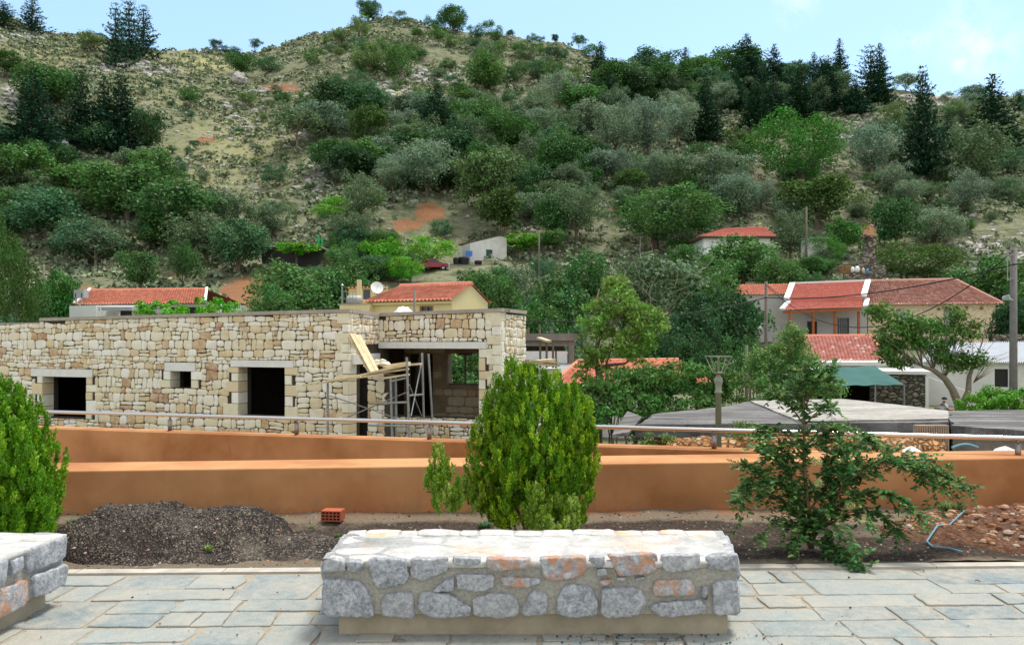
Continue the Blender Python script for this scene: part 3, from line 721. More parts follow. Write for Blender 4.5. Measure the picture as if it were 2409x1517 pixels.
# ------------------------------------------------------------------ heaps, brick, hose, small litter
def rock_mesh(mb, c, r, rng, sq=(1, 1, .7), mi=0):
    n1, n2 = 6, 4; b = len(mb.v); ph = rng.uniform(0, 99)
    for i in range(n2+1):
        th = math.pi*i/n2
        for j in range(n1):
            a = 2*math.pi*j/n1; d = Vector((math.sin(th)*math.cos(a), math.sin(th)*math.sin(a), math.cos(th)))
            k = r*(1+.45*mnoise.noise(d*1.7+Vector((ph, 0, 0))))
            mb.v.append((c[0]+d.x*k*sq[0], c[1]+d.y*k*sq[1], c[2]+d.z*k*sq[2]))
    for i in range(n2):
        for j in range(n1): mb.f.append((b+i*n1+j, b+(i+1)*n1+j, b+(i+1)*n1+(j+1) % n1, b+i*n1+(j+1) % n1)); mb.m.append(mi)
def heap(x0, x1, y0, y1, fn, mat, name, nx=150, ny=70):
    V = []; Q = []
    for i in range(ny+1):
        for j in range(nx+1):
            x = lerp(x0, x1, j/nx); y = lerp(y0, y1, i/ny); V.append((x, y, fn(x, y)))
    for i in range(ny):
        for j in range(nx): a = i*(nx+1)+j; Q.append((a, a+1, a+nx+2, a+nx+1))
    return linkobj(name, npmesh(name, V, Q, mat, True))
def bump2(x, y, cx, cy, a, b, h, p=2): 
    r = ((x-cx)/a)**2+((y-cy)/b)**2; return h*max(0, 1-r)**p if r < 1 else 0
def gh(x, y):
    z = max(bump2(x, y, -3.0, 6.5, .72, .70, .245, .75), bump2(x, y, -2.5, 6.5, .72, .66, .22, .75), bump2(x, y, -2.25, 6.5, .46, .6, .25, .75), bump2(x, y, -2.5, 6.3, 1.6, .64, .05, 1))
    k = min(1, z/.1)
    z += k*(.06*mnoise.noise(Vector((x*3.2, y*3.2, 2)))+.03*mnoise.noise(Vector((x*9, y*9, 5)))+.018*mnoise.noise(Vector((x*26, y*26, 5))))
    return soilz(x, y)-.035+z*1.0+(.035 if z > .01 else 0)*min(1, z/.03)
o = heap(-4.2, -.55, KY(-2)+.14, 7.33, gh, M['gravel'], 'gravel_heap', 260, 110); tag(o, 'dark grey heap of fine gravel and soil in front of the orange wall', 'gravel heap')
def rh(x, y):
    z = max(bump2(x, y, 4.35, 6.7, 1.35, .75, .13, 1), bump2(x, y, 4.9, 6.8, 1.0, .6, .18, 1))
    z += min(1, z/.08)*(.05*mnoise.noise(Vector((x*5, y*5, 8)))+.025*mnoise.noise(Vector((x*17, y*17, 5))))
    return soilz(x, y)-.03+z+(.03 if z > .01 else 0)*min(1, z/.03)
hp = thing('rubble_heap', (4.4, 6.7, 0), 'reddish brown heap of earth and broken stone at the right edge of the bed', 'rubble heap')
o = heap(2.8, 6.3, 5.98, 7.45, rh, M['brown_rubble'], 'earth', 180, 90); o.parent = hp; o.matrix_parent_inverse = mat_inv(hp)
mb = MB()
for _ in range(1100):
    x = random.uniform(3.0, 6.0); y = random.uniform(6.1, 7.3)
    if rh(x, y)-soilz(x, y) > .02:
        rock_mesh(mb, (x, y, rh(x, y)), random.choice([.007, .009, .012, .012, .016, .024, .036]), random, (1.2, 1, .6))
o = mb.build('broken_stone', M['clod'], hp); tag(o, kind='stuff')
mb = MB()
for _ in range(2600):
    x = random.uniform(-5, 6); y = random.uniform(KY(x)+.12, 7.4); z = max(soilz(x, y), gh(x, y) if -4.2 < x < -.55 else -9)
    rock_mesh(mb, (x, y, z), random.choice([.004, .006, .008, .012]), random, (1, 1, .7))
for _ in range(140):
    x = random.uniform(-4, 5); y = random.uniform(4.0, KY(x)-.05)
    if y < 4.9 and abs(x) < 1.35 and y > 4.3: continue
    rock_mesh(mb, (x, y, .004), random.choice([.003, .004, .006, .008]), random, (1, 1, .6))
for _ in range(160):
    rock_mesh(mb, (random.gauss(.75, .35), random.uniform(4.2, 4.4), .004), random.choice([.003, .004, .007]), random, (1, 1, .6))
tag(mb.build('pebbles', M['pebble']), 'small pebbles and crumbs scattered over the bed and pavement', 'pebbles', kind='stuff')
# hollow brick: outer shell with a grid of square cells
bc = P(778, 1211, 7.0); bk = thing('hollow_brick', (bc.x, bc.y, .03), 'red hollow clay brick with square holes lying by the wall', 'brick', rz=math.radians(-6))
mb = MB(); wI, hI, dI = .175, .09, .13; cw, chh = 4, 2.6
def lb(x0, x1, z0, z1, y0=0, y1=dI): mb.box(x0, x1, y0, y1, z0, z1)
cells_x = 5; cells_z = 3; tk = .009
for i in range(cells_x+1): x = -wI/2+i*(wI-tk)/cells_x; lb(x, x+tk, 0, hI)
for i in range(cells_z+1):
    z = i*(hI-tk)/cells_z
    for j in range(cells_x):
        x = -wI/2+j*(wI-tk)/cells_x+tk; lb(x, x+(wI-tk)/cells_x-tk, z, z+tk)
mb.box(-wI/2+tk, wI/2-tk, dI-.02, dI-.01, tk, hI-tk)
me_o = mb.build('brick_body', M['clay_brick']); me_o.parent = bk
mb = MB(); pts = [P(x, y, Y) for x, y, Y in ((2268, 1238, 6.95), (2235, 1250, 6.75), (2205, 1262, 6.55), (2180, 1278, 6.3), (2195, 1288, 6.15), (2235, 1294, 6.08), (2262, 1303, 5.98))]
pts = [Vector((p.x, p.y, max(rh(p.x, p.y), soilz(p.x, p.y))+.018)) for p in pts]
sm_ = []
for i in range(len(pts)-1):
    for t_ in (0, .33, .66): sm_.append(pts[i].lerp(pts[i+1], t_))
mb.tube(sm_+[pts[-1]], .008, 8); tag(mb.build('water_hose', M['blue_plastic'], None, True), 'pale blue plastic hose half buried in the brown rubble', 'hose')
mb = MB()
for (x, y, L_, a) in ((940, 1508, .06, .2), (1560, 1505, .05, 1.9), (2300, 1368, .03, 2.5), (1600, 1500, .07, .6)):
    Y = CH*F/(y-HY); p = P(x, y, Y); d = Vector((math.cos(a), math.sin(a), 0))*L_/2
    mb.tube([p-d+Vector((0, 0, .006)), p+Vector((0, .006, .012)), p+d+Vector((0, 0, .006))], .004, 5)
tag(mb.build('dry_twigs', M['twig']), 'tiny dry twigs and scraps lying on the pavement', 'twigs', kind='stuff')
# ------------------------------------------------------------------ vertical plane helper (a facade between two plan points)
class Face:
    def __init__(s, A, B):
        s.A = Vector((A[0], A[1], 0)); s.B = Vector((B[0], B[1], 0)); s.L = (s.B-s.A).length; s.d = (s.B-s.A).normalized()
        s.n = Vector((s.d.y, -s.d.x, 0))     # outward (towards the viewer when A is left of B)
    def uz(s, px, py):
        k = (px-CX)/F; u = (k*s.A.y - s.A.x)/(s.d.x - k*s.d.y); Y = s.A.y+u*s.d.y
        return u, CH+(HY-py)/F*Y
    def p(s, u, z, off=0.): q = s.A+s.d*u+s.n*off; return Vector((q.x, q.y, z))
    def rect(s, x0, y0, x1, y1):   # pixel rect -> (u0,u1,z0,z1)
        a = s.uz(x0, y1); b = s.uz(x1, y0); return a[0], b[0], a[1], b[1]
    def box(s, mb, u0, u1, z0, z1, o0, o1, mi=0):
        mb.hexa([s.p(u0, z0, o1), s.p(u1, z0, o1), s.p(u1, z0, o0), s.p(u0, z0, o0), s.p(u0, z1, o1), s.p(u1, z1, o1), s.p(u1, z1, o0), s.p(u0, z1, o0)], mi)
    def slab(s, mb, u0, u1, z0, z1, thick, holes=(), mi=0, off=0., ztop=None):
        us = sorted(set([u0, u1]+[h[0] for h in holes if u0 < h[0] < u1]+[h[1] for h in holes if u0 < h[1] < u1])); zs = sorted(set([z0, z1]+[h[2] for h in holes if z0 < h[2] < z1]+[h[3] for h in holes if z0 < h[3] < z1]))
        zt = ztop or (lambda u: z1)
        solid = {}
        for i in range(len(us)-1):
            for j in range(len(zs)-1):
                cu = (us[i]+us[i+1])/2; cz = (zs[j]+zs[j+1])/2
                solid[i, j] = not any(h[0] < cu < h[1] and h[2] < cz < h[3] for h in holes)
        f = lambda u, z, o: s.p(u, zt(u) if z == z1 else z, o)
        for (i, j), ok in solid.items():
            if not ok: continue
            a, b, c, d = us[i], us[i+1], zs[j], zs[j+1]; o0, o1 = off, off-thick
            mb.quad(f(a, c, o0), f(b, c, o0), f(b, d, o0), f(a, d, o0), mi); mb.quad(f(b, c, o1), f(a, c, o1), f(a, d, o1), f(b, d, o1), mi)
            if not solid.get((i-1, j)): mb.quad(f(a, c, o1), f(a, c, o0), f(a, d, o0), f(a, d, o1), mi)
            if not solid.get((i+1, j)): mb.quad(f(b, c, o0), f(b, c, o1), f(b, d, o1), f(b, d, o0), mi)
            if not solid.get((i, j-1)): mb.quad(f(a, c, o1), f(b, c, o1), f(b, c, o0), f(a, c, o0), mi)
            if not solid.get((i, j+1)): mb.quad(f(a, d, o0), f(b, d, o0), f(b, d, o1), f(a, d, o1), mi)
def courses(Wd, Ht, size, aspect, rng):
    """rough courses: wavy beds, stones of very different width, thin packers"""
    out = []; z = 0; ph = rng.uniform(0, 99); k = 0
    beds = [0]
    while z < Ht+.1: z += size*rng.choice([.45, .6, .8, .95, 1.1, 1.25]); beds.append(z)
    bed = lambda i, u: beds[i]+(.30*size*mnoise.noise(Vector((u*1.1, i*3.7+ph, 0)))+.22*size*mnoise.noise(Vector((u*3.4, i*5.1+ph, 4))))
    for i in range(len(beds)-1):
        h = beds[i+1]-beds[i]; u = -rng.uniform(0, .3); js = rng.uniform(-.03, .03)
        while u < Wd:
            w = max(h*.6, size*aspect*rng.choice([.4, .6, .8, 1.0, 1.25, 1.5]))*(.8 if h < size*.6 else 1); jn = rng.uniform(-.12, .12)*h; a, b = u, u+w; u = b
            if b <= .02 or a >= Wd-.02: js = jn; continue
            m = (a+b)/2; lo = lambda x: bed(i, x); hi = lambda x: bed(i+1, x); a2, b2 = max(a, 0), min(b, Wd)
            if h > size*.78 and rng.random() < .30:
                s = rng.uniform(.35, .65); mid_ = lambda x: lo(x)+(hi(x)-lo(x))*s
                out.append([(a2, lo(a)), (m, lo(m)), (b2, lo(b)), (b2, mid_(b)), (m, mid_(m)), (a2, mid_(a))])
                if rng.random() < .5: out.append([(a2, mid_(a)), (b2, mid_(b)), (b2+(jn if b < Wd else 0), hi(b)), (a2+(js if a > 0 else 0), hi(a))])
                else: q = lerp(a2, b2, rng.uniform(.35, .65)); out.append([(a2, mid_(a)), (q, mid_(q)), (q, hi(q)), (a2+(js if a > 0 else 0), hi(a))]); out.append([(q, mid_(q)), (b2, mid_(b)), (b2+(jn if b < Wd else 0), hi(b)), (q, hi(q))])
            else:
                out.append([(a2, lo(a)), (m, lo(m)-.01), (b2, lo(b)), (b2+(jn if b < Wd else 0), hi(b)), (m, hi(m)+.01), (a2+(js if a > 0 else 0), hi(a))])
            js = jn
    return [[(p, min(max(q, 0), Ht)) for p, q in c] for c in out if min(q for p, q in c) < Ht-.03]
def inset2(poly, d):
    n = len(poly); cx = sum(a for a, b in poly)/n; cy = sum(b for a, b in poly)/n; hx_ = (max(a for a, b in poly)-min(a for a, b in poly))/2; hy_ = (max(b for a, b in poly)-min(b for a, b in poly))/2
    if hx_ < d*2.2 or hy_ < d*2.2: return None
    return [(cx+(a-cx)*(1-d/hx_), cy+(b-cy)*(1-d/hy_)) for a, b in poly]
def masonry(mb, fc, u0, u1, z0, ztop, size, aspect, holes, rng, depth=.030, gap=.010, dome=.4, seg=.07):
    zmax = max(ztop(u0), ztop(u1)); hl = [(h[0]-u0, h[1]-u0, h[2]-z0, h[3]-z0) for h in holes]
    for c in courses(u1-u0, zmax-z0, size, aspect, rng):
        for (h0, h1, h2, h3) in hl:
            xs = [a for a, b in c]; ys = [b for a, b in c]
            if len(c) < 3 or max(xs) <= h0 or min(xs) >= h1 or max(ys) <= h2 or min(ys) >= h3: continue
            best = None
            for ax_, lim, sg in ((0, h0, 1), (0, h1, -1), (1, h2, 1), (1, h3, -1)):
                out = []
                for q in range(len(c)):
                    a, b = c[q], c[(q+1) % len(c)]; da = (a[ax_]-lim)*sg; db = (b[ax_]-lim)*sg
                    if da <= 0: out.append(a)
                    if da*db < 0: t_ = da/(da-db); out.append((a[0]+(b[0]-a[0])*t_, a[1]+(b[1]-a[1])*t_))
                if len(out) >= 3:
                    A = abs(sum(out[q][0]*out[(q+1) % len(out)][1]-out[(q+1) % len(out)][0]*out[q][1] for q in range(len(out))))/2
                    if best is None or A > best[0]: best = (A, out)
            c = best[1] if best and best[0] > .004 else []
        if len(c) < 3: continue
        zc = sum(b for a, b in c)/len(c)+z0; uc = sum(a for a, b in c)/len(c)+u0
        lim = ztop(uc)-z0
        if zc > ztop(uc)-.02: continue
        c = [(a, min(b, lim)) for a, b in c]
        c = inset2(c, gap)
        if not c: continue
        q = chaikin([(a+u0, b+z0) for a, b in c], 1, rng.uniform(.12, .24))
        stone_prism(mb, q, lambda u, v: fc.p(u, v, 0), fc.n, depth*rng.uniform(.7, 1.3), rng, dome=dome, seg=seg, rough=.008)
def quoins(mb, fc, u, z0, z1, side, rng, w0=.22, w1=.42, hmin=.2, hmax=.34, off=.045, back=.34):
    z = z0; k = rng.randint(0, 1)
    while z < z1-.05:
        h = min(rng.uniform(hmin, hmax), z1-z)
        if z1-z-h < .1: h = z1-z
        w = (w0 if k % 2 else w1)*rng.uniform(.85, 1.15); a, b = (u-w, u+.012) if side < 0 else (u-.012, u+w)
        mbq = [(a+.008, z+.007), (b-.008 if side < 0 else b-.008, z+.007), (b-.008, z+h-.007), (a+.008, z+h-.007)]
        e = .012
        o = off*rng.uniform(.8, 1.15)
        # bevelled block
        P8 = [fc.p(mbq[0][0], mbq[0][1], -back), fc.p(mbq[1][0], mbq[1][1], -back), fc.p(mbq[2][0], mbq[2][1], -back), fc.p(mbq[3][0], mbq[3][1], -back),
              fc.p(mbq[0][0], mbq[0][1], o-e), fc.p(mbq[1][0], mbq[1][1], o-e), fc.p(mbq[2][0], mbq[2][1], o-e), fc.p(mbq[3][0], mbq[3][1], o-e),
              fc.p(mbq[0][0]+e, mbq[0][1]+e, o), fc.p(mbq[1][0]-e, mbq[1][1]+e, o), fc.p(mbq[2][0]-e, mbq[2][1]-e, o), fc.p(mbq[3][0]+e, mbq[3][1]-e, o)]
        fs = [(8, 9, 10, 11)]+[(i, (i+1) % 4, 4+(i+1) % 4, 4+i) for i in range(4)]+[(4+i, 4+(i+1) % 4, 8+(i+1) % 4, 8+i) for i in range(4)]
        mb.add(P8, fs); z += h; k += 1

# ------------------------------------------------------------------ the stone building under construction
dX, dY = .9414, -.3372
A0 = Vector((-15.2, 24.0)); B0 = Vector((-4.03, 20.0)); dirF = (B0-A0).normalized(); per = Vector((-dirF.y, dirF.x))
Aex = A0-dirF*2.2
C0 = B0+per*1.48; D0 = C0+dirF*3.46; E0 = D0+per*1.85
F1 = Face(Aex, B0); F2 = Face(C0, D0); R1 = Face(B0, C0); R2 = Face(D0, E0)
bld = thing('stone_building', (-6, 23, -2), 'unfinished single storey building of cream and tan rubble stone with empty window openings', 'building')
rng = random.Random(21)
ZB = -2.0
simple('inner_render', srgb(176, 156, 128), .95, var=.2, scale=4)
uA = F1.uz(100, 755); uB = F1.uz(820, 735); uL = F1.uz(0, 762)
def zt1(u): return uL[1] if u < uA[0]-.3 else lerp(uA[1], uB[1], (u-uA[0])/(uB[0]-uA[0]))
zt2v = F2.uz(900, 744)[1]; zt2w = F2.uz(1178, 733)[1]
def zt2f(u): return lerp(zt2v, zt2w, u/F2.L)
h1 = F1.rect(102, 887, 205, 981); h2 = F1.rect(402, 873, 452, 912); h3 = F1.rect(562, 864, 672, 977)
holes1 = [h1, h2, h3]
lin1 = [F1.rect(76, 869, 220, 889), F1.rect(390, 853, 461, 873), F1.rect(545, 848, 692, 866)]
for L_, h_ in zip(lin1, holes1): pass
mb = MB(); F1.slab(mb, 0, F1.L, ZB, zt1(F1.L), .5, holes1, ztop=zt1)
# facade 2 with the wide opening
h4 = F2.rect(897, 820, 1128, 977); h4 = (h4[0], h4[1], h4[2], h4[3])
F2.slab(mb, -.3, F2.L, ZB, zt2w, .4, [h4], ztop=zt2f)
hr = (.30, 1.0, ZB, F1.uz(820, 858)[1]-.05)
R1.slab(mb, .02, R1.L, ZB, uB[1], .35, [hr], off=-.01)
R2.slab(mb, .02, R2.L, ZB, zt2w-.05, .35, off=-.01)
mb.build('wall_core', M['mortar'], bld)
mb = MB()
mz = [h1, h2, h3]+[(l[0], l[1], l[2], l[3]) for l in lin1]
q1 = .36
hx = []
for h_ in holes1: hx.append((h_[0]-.30, h_[1]+.30, h_[2], h_[3]))
masonry(mb, F1, 0, F1.L-.17, ZB+.3, zt1, .235, 1.25, hx+[(l[0], l[1], l[2], l[3]) for l in lin1], rng)
lin2 = F2.rect(893, 803, 1146, 819)
lin2 = (lin2[0], lin2[1], h4[3], h4[3]+.17)
masonry(mb, F2, .0, F2.L-.15, ZB+.6, zt2f, .20, 1.3, [(h4[0]-.05, h4[1]+.25, h4[2], h4[3]), lin2], rng)
masonry(mb, R1, .05, R1.L, F1.uz(820, 835)[1]+.25, lambda u: uB[1], .2, .5, [], rng)
masonry(mb, R1, 1.0, R1.L, ZB+.4, lambda u: F1.uz(820, 858)[1]-.3, .30, 1.0, [], rng)
masonry(mb, R2, .25, R2.L, ZB+.4, lambda u: zt2w-.05, .2, .6, [], rng)
mb.build('rubble_masonry', M['rubble_stone'], bld, True)
mb = MB()
for h_ in holes1:
    for u_, s_ in ((h_[0], -1), (h_[1], 1)): mb = MB(); quoins(mb, F1, u_, h_[2], h_[3], s_, rng); mb.build('dressed_quoins', M['quoin_stone'], bld)
mb = MB()
quoins(mb, F1, F1.L, ZB+.3, zt1(F1.L), -1, rng, .2, .36, .18, .34); mb.build('dressed_quoins', M['quoin_stone'], bld); mb = MB()
quoins(mb, F2, F2.L, ZB+.3, zt2f(F2.L), -1, rng, .22, .4, .2, .3); mb.build('dressed_quoins', M['quoin_stone'], bld); mb = MB()
quoins(mb, R2, 0, ZB+.3, zt2w-.02, 1, rng, .18, .3, .2, .3, .02, .2); mb.build('dressed_quoins', M['quoin_stone'], bld); mb = MB()
quoins(mb, F2, h4[1], h4[2], h4[3], 1, rng, .2, .32)
mb.build('dressed_quoins', M['quoin_stone'], bld)
for l_, h_ in zip(lin1, holes1):
    mb = MB(); F1.box(mb, l_[0], l_[1], h_[3], max(l_[3], h_[3]+.17), -.4, .05); mb.build('lintel', M['lintel_concrete'], bld)
mb = MB(); F2.box(mb, lin2[0], lin2[1], lin2[2], lin2[3], -.38, .05); mb.build('lintel', M['lintel_concrete'], bld)
mb = MB(); zl = F1.uz(820, 835)[1]; R1.box(mb, .1, R1.L-.03, zl-.24, zl+.02, -.3, .06); mb.build('lintel', M['lintel_concrete'], bld)
# coping
mb = MB()
def cope(fc, u0, u1, zf, oo=.07, oi=-.5, n=12):
    for i in range(n):
        a, b = lerp(u0, u1, i/n), lerp(u0, u1, (i+1)/n); w = .006*mnoise.noise(Vector((a, 3, 0)))
        za_, zb_ = zf(a), zf(b)
        mb.hexa([fc.p(a, za_-.005, oo), fc.p(b, zb_-.005, oo), fc.p(b, zb_-.005, oi), fc.p(a, za_-.005, oi), fc.p(a, za_+.085+w, oo), fc.p(b, zb_+.085+w, oo), fc.p(b, zb_+.085, oi), fc.p(a, za_+.085, oi)])
cope(F1, uA[0]-.05, F1.L+.05, zt1, n=1); cope(R1, .07, R1.L+.0, lambda u: lerp(zt1(F1.L), zt2f(0), u/R1.L), .062, -.3, n=1)
cope(F2, .062, F2.L+.06, zt2f, n=1); cope(R2, .075, R2.L, lambda u: zt2f(F2.L)-.002, .06, -.3, n=1)
F1.box(mb, 0, uA[0]-.06, zt1(0)-.02, zt1(0)+.03, -.5, .02)
mb.build('coping', M['coping_concrete'], bld)
# roof slab, rear walls, inner walls
mb = MB()
def pp(v2, z): return (v2.x, v2.y, z)
G0 = A0-dirF*2.2+per*5.5; E1 = D0+per*4.2-dirF*.95
zr = 2.12
mb.add([pp(Aex+per*.5, 1.85), pp(B0+per*.5-dirF*.05, 1.85), pp(C0+per*.38, 1.85), pp(D0+per*.4-dirF*.3, 1.85), pp(E1-dirF*.3, 1.85), pp(G0, 1.85),
        pp(Aex+per*.5, 2.0), pp(B0+per*.5-dirF*.05, 2.0), pp(C0+per*.38, 2.0), pp(D0+per*.4-dirF*.3, 2.0), pp(E1-dirF*.3, 2.0), pp(G0, 2.0)],
       [(5, 4, 3, 2, 1, 0), (6, 7, 8, 9, 10, 11)]+[(i, (i+1) % 6, 6+(i+1) % 6, 6+i) for i in range(6)])
mb.build('roof_slab', M['formwork'], bld)
BK = Face(C0+per*2.9-dirF*.6, E1-per*1.2); 
BK = Face(C0+per*2.9-dirF*.8, D0+per*2.9-dirF*.62)
hw = BK.rect(1053, 832, 1127, 905); hd = BK.rect(956, 833, 1018, 990)
mb = MB(); BK.slab(mb, -.2, BK.L, ZB, 1.84, .3, [hw, (hd[0], hd[1], ZB, hd[3])])
mb.build('inner_wall', M['inner_render'], bld)
mb = MB(); 
t = NT('inner_stone'); p_ = t.pos(); r_ = t.isl()
t.col(t.mix(t.noise(7, 5, .6, p_), t.ramp(r_, [(0, srgb(240, 226, 196)), (.4, srgb(226, 204, 164)), (.7, srgb(246, 236, 212))], 'CONSTANT'), srgb(206, 184, 146))); M['inner_stone'] = t.set(.95, 0, .1)
zz = ZB+.4; 
while zz < 1.8:
    u = 0.05; hh = rng.uniform(.2, .3)
    while u < BK.L-.1:
        ww = rng.uniform(.25, .6); a, b = u+.012, min(u+ww, BK.L)-.012; c_, d_ = zz+.012, min(zz+hh, 1.83)-.012
        if not any(a < h_[1]+.0 and b > h_[0]-.0 and c_ < h_[3]+.02 and d_ > h_[2]-.02 for h_ in (hw, (hd[0], hd[1], ZB, hd[3]))) and b-a > .08:
            stone_prism(mb, chaikin([(a, c_), (b, c_), (b, d_), (a, d_)], 1), lambda u_, v_: BK.p(u_, v_), BK.n, .03, rng, seg=.2)
        u += ww
    zz += hh
mb.build('inner_masonry', M['inner_stone'], bld, True)
mb = MB(); Rr = Face(G0, E1); 
# closed dark rooms behind; the window bay stays open to the trees
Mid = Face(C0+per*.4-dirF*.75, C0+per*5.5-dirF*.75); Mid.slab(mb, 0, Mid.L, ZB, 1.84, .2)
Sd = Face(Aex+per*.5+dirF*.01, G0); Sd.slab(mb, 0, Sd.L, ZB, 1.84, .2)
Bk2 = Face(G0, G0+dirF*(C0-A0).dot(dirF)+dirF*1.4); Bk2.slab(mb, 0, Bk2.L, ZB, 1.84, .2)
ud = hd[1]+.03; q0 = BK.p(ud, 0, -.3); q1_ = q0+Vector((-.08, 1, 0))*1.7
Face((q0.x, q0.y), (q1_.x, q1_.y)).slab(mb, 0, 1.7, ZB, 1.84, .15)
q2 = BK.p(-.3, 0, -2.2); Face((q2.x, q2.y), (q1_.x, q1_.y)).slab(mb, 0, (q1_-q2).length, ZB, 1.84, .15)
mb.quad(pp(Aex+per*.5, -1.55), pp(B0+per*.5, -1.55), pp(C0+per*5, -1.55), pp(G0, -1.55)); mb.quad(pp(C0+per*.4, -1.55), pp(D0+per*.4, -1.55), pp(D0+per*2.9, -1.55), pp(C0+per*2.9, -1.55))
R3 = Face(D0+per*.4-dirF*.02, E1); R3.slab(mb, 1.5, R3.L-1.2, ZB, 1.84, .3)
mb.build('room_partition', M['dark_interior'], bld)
mb = MB(); cu = (hw[0]+hw[1])/2; BK.box(mb, cu-.02, cu+.02, hw[2]-.2, hw[3], -.2, -.14); BK.box(mb, hw[0]-.0, hw[1], hw[2], hw[2]+.04, -.2, -.1); mb.build('window_prop', M['old_timber'], bld)
mb = MB(); BK.box(mb, hw[0]+.35, hw[1]-.2, hw[3]-.05, hw[3]+.02, .02, .06); mb.build('formwork_board', M['old_timber'], bld)
# scaffold : tube frames, braces, planks, leaning timbers
sc = thing('scaffold', (-2.6, 19, -2), 'rusty steel tube scaffold with cross braces in front of the recessed corner', 'scaffold')
def PS(px, py, Y=18.9): return P(px, py, Y)
fr = [((771, 893), (771, 1075), 19.1), ((919, 888), (924, 1075), 18.5), ((931, 888), (933, 1075), 19.3), ((957, 840), (964, 1075), 18.4)]
for a, b, Y in fr: mb = MB(); mb.tube([P(*a, Y), P(*b, Y)], .028, 8); mb.build('upright', M['galvanised'], sc)
for a, b, Y in [((993, 830), (997, 985), 19.8), ((1008, 832), (1017, 985), 20.0)]: mb = MB(); mb.tube([P(*a, Y), P(*b, Y)], .028, 8); mb.build('upright', M['galvanised'], sc)
for (a, b, Y0, Y1) in [((868, 949), (961, 946), 18.6, 18.4), ((867, 1000), (964, 1002), 18.6, 18.4), ((919, 897), (960, 888), 18.5, 18.4), ((964, 930), (996, 928), 18.4, 19.6)]:
    mb = MB(); mb.tube([P(*a, Y0), P(*b, Y1)], .024, 8); mb.build('crossbar', M['galvanised'], sc)
for (a, b, Y0, Y1) in [((775, 930), (940, 986), 19.05, 18.5), ((815, 982), (958, 922), 19.05, 18.5), ((963, 905), (992, 978), 18.4, 19.3), ((967, 978), (990, 860), 18.4, 19.4)]:
    mb = MB(); mb.tube([P(*a, Y0), P(*b, Y1)], .014, 6); mb.build('brace', M['galvanised'], sc)
rngp = random.Random(3)
pl_ = thing('plank_platform', (-3, 18.9, .2), 'pale sawn planks laid across the scaffold, tilting towards the corner', 'planks')
for (a, b, Y0, Y1, w_) in [((716, 906), (905, 879), 18.9, 18.7, .24), ((800, 890), (958, 868), 19.0, 18.6, .26), ((842, 884), (962, 858), 18.8, 18.5, .22), ((905, 889), (960, 881), 18.6, 18.5, .24), ((872, 878), (962, 853), 19.15, 18.9, .2),
                          ((905, 862), (990, 856), 19.3, 19.2, .3), ((925, 858), (960, 853), 19.4, 19.3, .3), ((770, 896), (850, 886), 18.7, 18.6, .2)]:
    mb = MB(); mb.bar(P(*a, Y0), P(*b, Y1), w_, .045); mb.build('plank', M['new_timber'], pl_)
lt = thing('leaning_boards', (-3.5, 19.5, 0), 'bundle of long sawn boards leaning against the corner wall above the scaffold', 'boards')
for i, (a, b) in enumerate([((826, 785), (876, 876)), ((832, 787), (880, 876)), ((838, 788), (884, 875)), ((845, 790), (887, 872)), ((822, 789), (872, 878))]):
    mb = MB(); mb.bar(P(*a, 20.0-i*.0), P(*b, 18.95+.03*i), .085, .035); mb.build('board', M['new_timber'], lt)
# bits of loose stone on the pillar top
mb = MB()
ZP = F1.uz(820, 858)[1]-.1
for (x, y, s_) in ((868, 861, .09), (880, 858, .11), (893, 856, .1), (905, 857, .12), (886, 850, .08), (873, 869, .08), (900, 848, .07)):
    q = P(x, y, 19.9); rock_mesh(mb, q, s_, rngp, (1.5, 1, .6))
tag(mb.build('loose_stones', M['quoin_stone']), 'few loose stones left on top of the low pillar in the recess', 'stones')
pil = Face(C0-per*.75-dirF*.02, C0-per*.6+dirF*.62)
mb = MB(); pa = P(866, 880, 19.6); pb = P(905, 880, 19.3); PF = Face((pa.x, pa.y), (pb.x, pb.y)); PF.slab(mb, 0, PF.L, ZB, PF.uz(866, 880)[1], .4)
po = mb.build('stone_pillar', M['mortar']); tag(po, 'low square rubble pillar standing in the recess behind the scaffold', 'pillar')
mb = MB(); masonry(mb, PF, 0, PF.L, ZB+.4, lambda u: PF.uz(866, 880)[1], .26, 1.2, [], rng)
o = mb.build('pillar_stones', M['rubble_stone'], po, True)
# white bag heap on the roof
mb = MB(); c = P(950, 726, 22.3)
b = 0; nseg = 22
for i in range(9):
    th = math.pi/2*i/8
    for j in range(nseg):
        a = 2*math.pi*j/nseg; k = 1+.22*mnoise.noise(Vector((math.cos(a)*2, math.sin(a)*2, th*2+5)))
        mb.v.append((c.x+.36*math.cos(a)*math.cos(th)*k, c.y+.3*math.sin(a)*math.cos(th)*k, 2.0+.5*math.sin(th)*k))
for i in range(8):
    for j in range(nseg): mb.f.append((i*nseg+j, i*nseg+(j+1) % nseg, (i+1)*nseg+(j+1) % nseg, (i+1)*nseg+j)); mb.m.append(0)
tag(mb.build('covered_pile', M['plastic_sheet'], None, True), 'white plastic covered pile on the roof of the stone building', 'covered pile')

